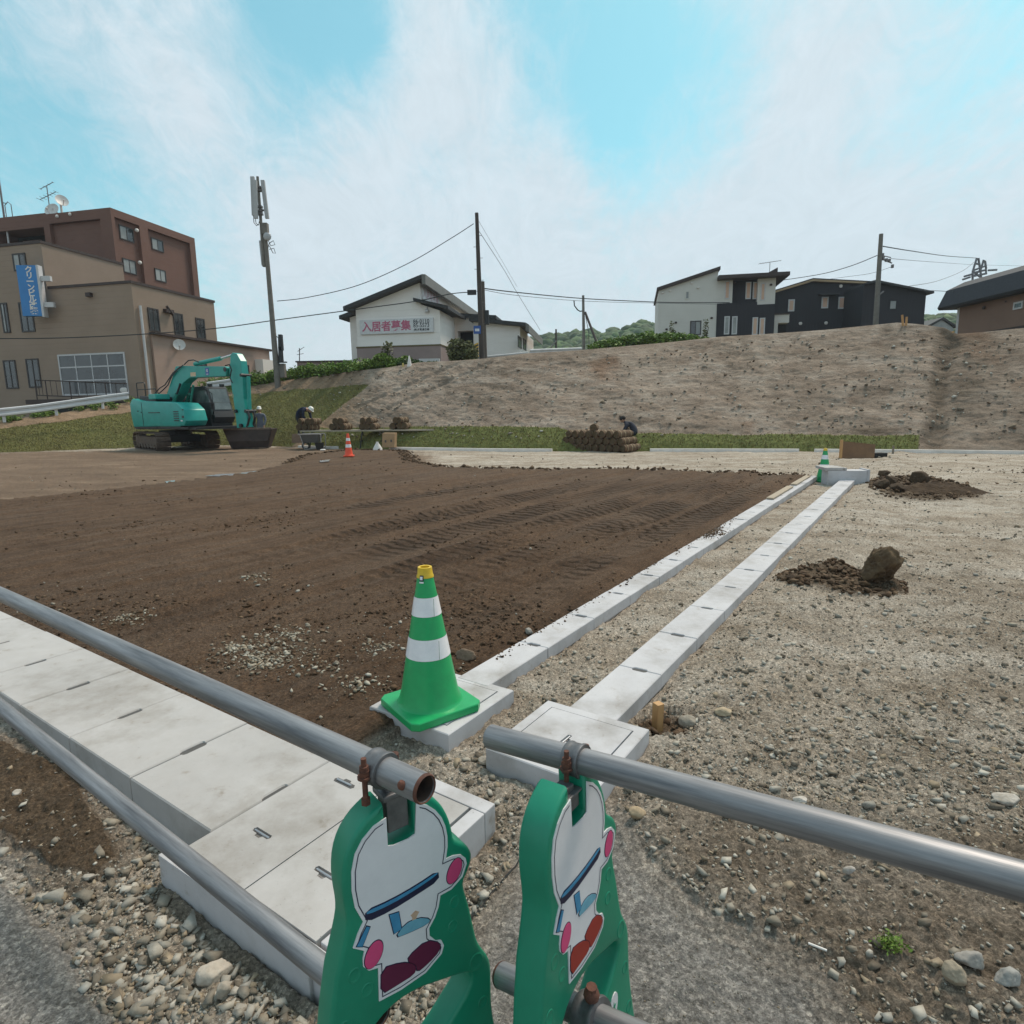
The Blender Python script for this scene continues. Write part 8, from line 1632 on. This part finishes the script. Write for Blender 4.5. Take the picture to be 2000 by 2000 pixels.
# lattice head of a power pylon over the brown house
Yp = 90; c = Vector(P(1913, 540, Yp)); t = thing('power_pylon', 'grey lattice pylon head rising behind the black gambrel roof', 'pylon', (c.x, c.y, 4)); pp = lambda px, py, dy=0: Vector(P(px, py, Yp + dy)); MPY = M('pylon_steel', (.20, .20, .22), (.14, .14, .16), rough=.6, metal=.3)
for segs in (((1908, 504), (1900, 530), (1898, 620)), ((1911, 504), (1915, 530), (1926, 620)), ((1915, 528), (1921, 508), (1924, 510), (1926, 525)), ((1901, 528), (1926, 519), (1926, 536)), ((1900, 533), (1926, 527)), ((1898, 540), (1927, 534)), ((1883, 540), (1900, 535)), ((1880, 546), (1895, 541)), ((1905, 515), (1914, 516)), ((1900, 530), (1914, 541)), ((1915, 527), (1900, 541)), ((1899, 560), (1918, 545)), ((1930, 528), (1947, 527))):
    m = MB(); m.tube([pp(*q) for q in segs], .14, 5); m.build('lattice_bar', MPY, t)
def wire(label, pts, r=.028, group='overhead wires', sag=None):
    V = [Vector(P(a, b, Y)) for a, b, Y in pts]; out_ = []
    # smooth through the points (Catmull-Rom)
    for i in range(len(V) - 1):
        p0, p1, p2, p3 = V[max(0, i - 1)], V[i], V[i + 1], V[min(len(V) - 1, i + 2)]
        for k in range(8): u = k / 8; out_.append(.5 * ((2 * p1) + (p2 - p0) * u + (2 * p0 - 5 * p1 + 4 * p2 - p3) * u * u + (3 * p1 - p0 - 3 * p2 + p3) * u ** 3))
    out_.append(V[-1]); m = MB(); m.tube(out_, r * .72, 5); return tag(m.build('overhead_wire', MBLK), label, 'wire', group)
wire('sagging wire from the antenna mast up to the top of the tall dark pole', ((541, 588, 35), (600, 581, 35.2), (700, 557, 35.4), (800, 513, 35.6), (880, 466, 35.8), (925, 437, 36)))
wire('thick wire crossing the beige block and the white house to the tall dark pole', ((-40, 661, 30), (60, 661, 31), (150, 659, 31.5), (290, 652, 32.5), (424, 641, 34), (540, 625, 35), (690, 605, 35.6), (815, 588, 36), (880, 574, 36), (928, 570, 36)), .035)
wire('thick wire from the tall dark pole across the grey house', ((944, 563, 37.5), (1010, 571, 42), (1140, 583, 50), (1285, 590, 53), (1350, 591, 54), (1425, 591, 54.5)), .05)
wire('thin wire under the thick wire, from the tall dark pole to the grey house', ((944, 566, 37.5), (1010, 577, 42), (1140, 588, 50), (1285, 592, 53), (1400, 594, 54)), .022)
wire('guy wire slanting down right from the tall dark pole, with small weights', ((936, 452, 36), (985, 528, 42), (1010, 572, 46), (1055, 645, 52)), .02)
wire('second faint guy wire slanting down from the tall pole head', ((934, 430, 36), (972, 495, 42), (1010, 560, 47)), .012)
wire('wire rising from the grey house to the pole by the dark house', ((1516, 549, 56), (1600, 536, 50), (1660, 520, 44), (1713, 499, 40)), .035)
wire('upper wire from the pole by the dark house to the pylon', ((1725, 481, 40), (1780, 490, 50), (1850, 500, 70), (1908, 504, 90)), .05)
wire('second wire from the pole by the dark house to the pylon', ((1740, 505, 40), (1800, 510, 52), (1870, 515, 75), (1905, 517, 90), (2020, 520, 95)), .022)
wire('rising wire from behind the dark house up to the pylon', ((1775, 559, 60), (1830, 549, 70), (1880, 529, 80), (1902, 512, 90)), .035)
wire('wire from the dark house eave to the brown house roof', ((1803, 567, 58), (1830, 568, 50), (1862, 570, 40)), .03)
wire('slanting service wire from the pole to the black house', ((1742, 521, 40), (1700, 534, 46), (1650, 541, 52), (1560, 553, 60)), .018)
# tiny aerials on the skyline left of the white house
for k, (px, py0, py1, lb) in enumerate(((585, 712, 680, 'tv aerial on the skyline left of the white house'), (1023, 660, 648, 'small aerial on the skyline right of the white wing'))):
    p, q = Vector(P(px, py0, 60)), Vector(P(px, py1, 60)); t = thing('tv_aerial', lb, 'aerial', tuple(p)); m = MB(); m.tube([p, q], .05, 5); m.build('mast', MAER, t); m = MB(); m.tube([q + Vector((-.2, 0, -.3)), q + Vector((.45, 0, .1))], .03, 4); m.tube([q + Vector((-.3, 0, -.6)), q + Vector((.35, 0, -.5))], .03, 4); m.build('boom', MAER, t)

# ================================================================== PLANTS AND HILLS
r_ = np.random.default_rng(77)
def blob_pts(c, rx, ry, rz_, n, lumps=6, rr=None):
    rr = rr or r_; P_ = []
    cs = [(c[0] + rr.uniform(-.6, .6) * rx, c[1] + rr.uniform(-.5, .5) * ry, c[2] + rr.uniform(-.25, .45) * rz_, rr.uniform(.35, .6)) for _ in range(lumps)]
    for x, y, z, k in cs:
        d = rr.normal(0, 1, (n // lumps, 3)); d /= np.linalg.norm(d, axis=1)[:, None]; q = rr.uniform(.55, 1.05, n // lumps)[:, None] ** .6; P_.append(np.array([x, y, z]) + d * q * np.array([rx * k, ry * k, rz_ * k]))
    return np.concatenate(P_)
def shrub(label, c, rx, ry, h, n, leaf, mat, lumps=7, cat='shrub', group=None, seed=0):
    t = thing('shrub', label, cat, c, 0, group); rr = np.random.default_rng(seed + 5); pts = blob_pts((0, 0, h * .5), rx, ry, h, n, lumps, rr); pts[:, 2] = np.maximum(pts[:, 2], .02)
    leaves('foliage', '', '', pts, leaf, mat, seed, parent=1).parent = t; m = MB()
    for k in range(5): a = rr.uniform(0, 6.28); m.tube([(0, 0, -.3), (rx * .3 * cos(a), ry * .3 * sin(a), h * .4), (rx * .55 * cos(a), ry * .5 * sin(a), h * .75)], [.03, .02, .008], 5)
    m.build('stems', MPDK, t, world=False); return t
# hedge band of tall weeds left of the crest: one mass nobody could count
pts = []
for k in range(150):
    px = 482 + 245 * (k / 150) + r_.normal(0, 2); c = crest_pt(px) + Vector((r_.normal(0, .3), r_.uniform(.1, 1.5), 0)); k_ = np.interp(px, [480, 560, 620, 700, 730], [.62, .66, .62, .42, .40]); hh = k_ * r_.uniform(.7, 1.15); pts.append(blob_pts((c.x, c.y, c.z + hh * .45), .55, .5, hh * .9, 150, 3))
for k in range(22):
    px = 405 + 70 * (k / 22); c = crest_pt(px) + Vector((0, r_.uniform(0, .5), 0)); pts.append(blob_pts((c.x, c.y, c.z + .25), .5, .4, .6, 110, 3))
leaves('weeds', 'dense green weeds along the crest between the antenna mast and white house', 'weeds', np.concatenate(pts), .085, ML1, 50, kind='stuff')
c = crest_pt(762); shrub('round green shrub in front of the white house base', (c.x, c.y + .8, c.z - .25), .95, .7, .72, 4600, .075, ML1, 9, seed=1)
c = crest_pt(745); t = shrub('lanky sapling rising above the round shrub before the white house', (c.x, c.y + 1.4, c.z - .1), .30, .28, 1.25, 380, .09, ML3, 5, 'sapling', seed=2)
c = crest_pt(815); shrub('low dark green ground shrub right of the white marker', (c.x, c.y + .8, c.z - .25), 1.3, .6, .36, 2400, .07, ML2, 7, seed=3)
c = crest_pt(898); shrub('spreading olive shrub in front of the dark entrance of the white house', (c.x, c.y + 2.2, c.z - .2), .72, .6, .95, 3600, .085, ML3, 8, seed=4)
pts = []
for k in range(80):
    px = 1172 + 195 * (k / 80); Y = 44 + r_.uniform(-2, 2); yb = np.interp(px, [1165, 1200, 1260, 1300, 1370], [676, 668, 660, 658, 663]); c = Vector(P(px, yb, Y)); hh = np.interp(px, [1165, 1210, 1280, 1330, 1370], [.35, .45, .55, .5, .3]); pts.append(blob_pts((c.x, c.y, c.z - .1), .9, .7, hh * r_.uniform(.7, 1.1), 200, 3))
leaves('weeds', 'bright green weeds on the crest in front of the grey house', 'weeds', np.concatenate(pts), .12, ML1, 51, kind='stuff')
pts = []
for px, py, hh in ((1378, 645, .7), (1315, 648, .7)): c = Vector(P(px, py, 50)); shrub('slender weed stalk against the grey house wall, at ' + ('its right corner' if px > 1350 else 'its middle'), (c.x, c.y, c.z - .9), .4, .3, 1.3, 260, .09, ML3, 4, 'weed', seed=px)
# small tufts under the guardrail and along the slope edge
pts = []
for k in range(70):
    px = r_.uniform(-40, 470); c = bank_px(px, float(np.interp(px, [-40, 0, 250, 480], [826, 822, 790, 758])) + r_.uniform(-4, 5)); pts.append(blob_pts((c.x, c.y, c.z + .06), .35, .3, r_.uniform(.15, .4), 60, 2))
leaves('weeds', 'ragged weeds growing along the foot of the white guardrails', 'weeds', np.concatenate(pts), .055, ML1, 52, kind='stuff')
# wooded hills far off: a lumpy canopy of crowns on a solid ridge
MHILL = M('hill_wood', (.070, .125, .036), (.034, .068, .022), scale=.25, rough=.9, bump=.6, bscale=1.2, attr='tone')
def hill(label, ridge, Y, seed, n=900):
    R = [Vector(P(a, b, Y)) for a, b in ridge]; xs = np.array([q.x for q in R]); zs = np.array([q.z for q in R]); r = np.random.default_rng(seed)
    m = MB(); nx = 60; X = np.linspace(xs[0], xs[-1], nx); rows_ = []
    for j, (dy, k) in enumerate(((-70, 0), (-35, .55), (0, .97), (60, .9), (160, 0))): rows_.append([(x, Y + dy, 2 + (np.interp(x, xs, zs) - 3 - 2) * k) for x in X])
    V = np.array(rows_).reshape(-1, 3); F = np.array([(j * nx + i, j * nx + i + 1, (j + 1) * nx + i + 1, (j + 1) * nx + i) for j in range(4) for i in range(nx - 1)])
    o = fromnp('hill', V, F, MHILL, True, {'tone': np.ones((len(V), 4)) * .8}); tag(o, kind='structure')
    x = r.uniform(xs[0], xs[-1], n); q = r.uniform(0, 1, n) ** .7; dy = -68 + 70 * q; k = np.interp(dy, [-70, -35, 0], [0, .55, .97]); z = 2 + (np.interp(x, xs, zs) - 5) * k
    bv, bf = IC2; s = r.uniform(1.8, 3.8, n) * (Y / 300) ** .5; jit = 1 + r.normal(0, .12, (n, len(bv), 1)); V = bv[None] * jit * s[:, None, None] * np.array([1.1, 1.1, .95]); V = V + np.stack([x, Y + dy, z + s * .1], -1)[:, None]
    c = np.concatenate([r.uniform(.6, 1.35, (n, 1)) * np.array([[1, 1, 1.]]) * np.stack([r.uniform(.85, 1.2, n), np.ones(n), r.uniform(.8, 1.2, n)], -1), np.ones((n, 1))], 1); c = np.repeat(c, len(bv), 0)
    o = fromnp('woodland', V.reshape(-1, 3), (bf[None] + (np.arange(n) * len(bv))[:, None, None]).reshape(-1, 3), MHILL, True, {'tone': c}); tag(o, label, 'wood', kind='stuff')
hill('dense green woodland on the far hill left of the grey house', ((1015, 672), (1038, 657), (1070, 648), (1100, 646), (1130, 640), (1170, 637), (1205, 635), (1225, 627), (1260, 622), (1290, 613), (1330, 612), (1400, 620), (1500, 640)), 260, 61, 1100)
hill('green woodland seen between the dark house and the brown house', ((1700, 640), (1760, 612), (1800, 606), (1830, 605), (1862, 606), (1900, 612), (1960, 640)), 200, 62, 420)
# air
mb = MB(); mb.box(-420, -30, -1.6, 420, 430, 62); hz = mb.build('haze', [bpy.data.materials.new('haze_air')]); tag(hz, kind='stuff')
hm = MATS_h = hz.data.materials[0]; hm.use_nodes = True; nt = hm.node_tree; nt.nodes.clear(); o_ = nt.nodes.new('ShaderNodeOutputMaterial'); v_ = nt.nodes.new('ShaderNodeVolumePrincipled'); v_.inputs['Color'].default_value = (.80, .88, .95, 1); v_.inputs['Density'].default_value = .0005; nt.links.new(v_.outputs[0], o_.inputs['Volume'])
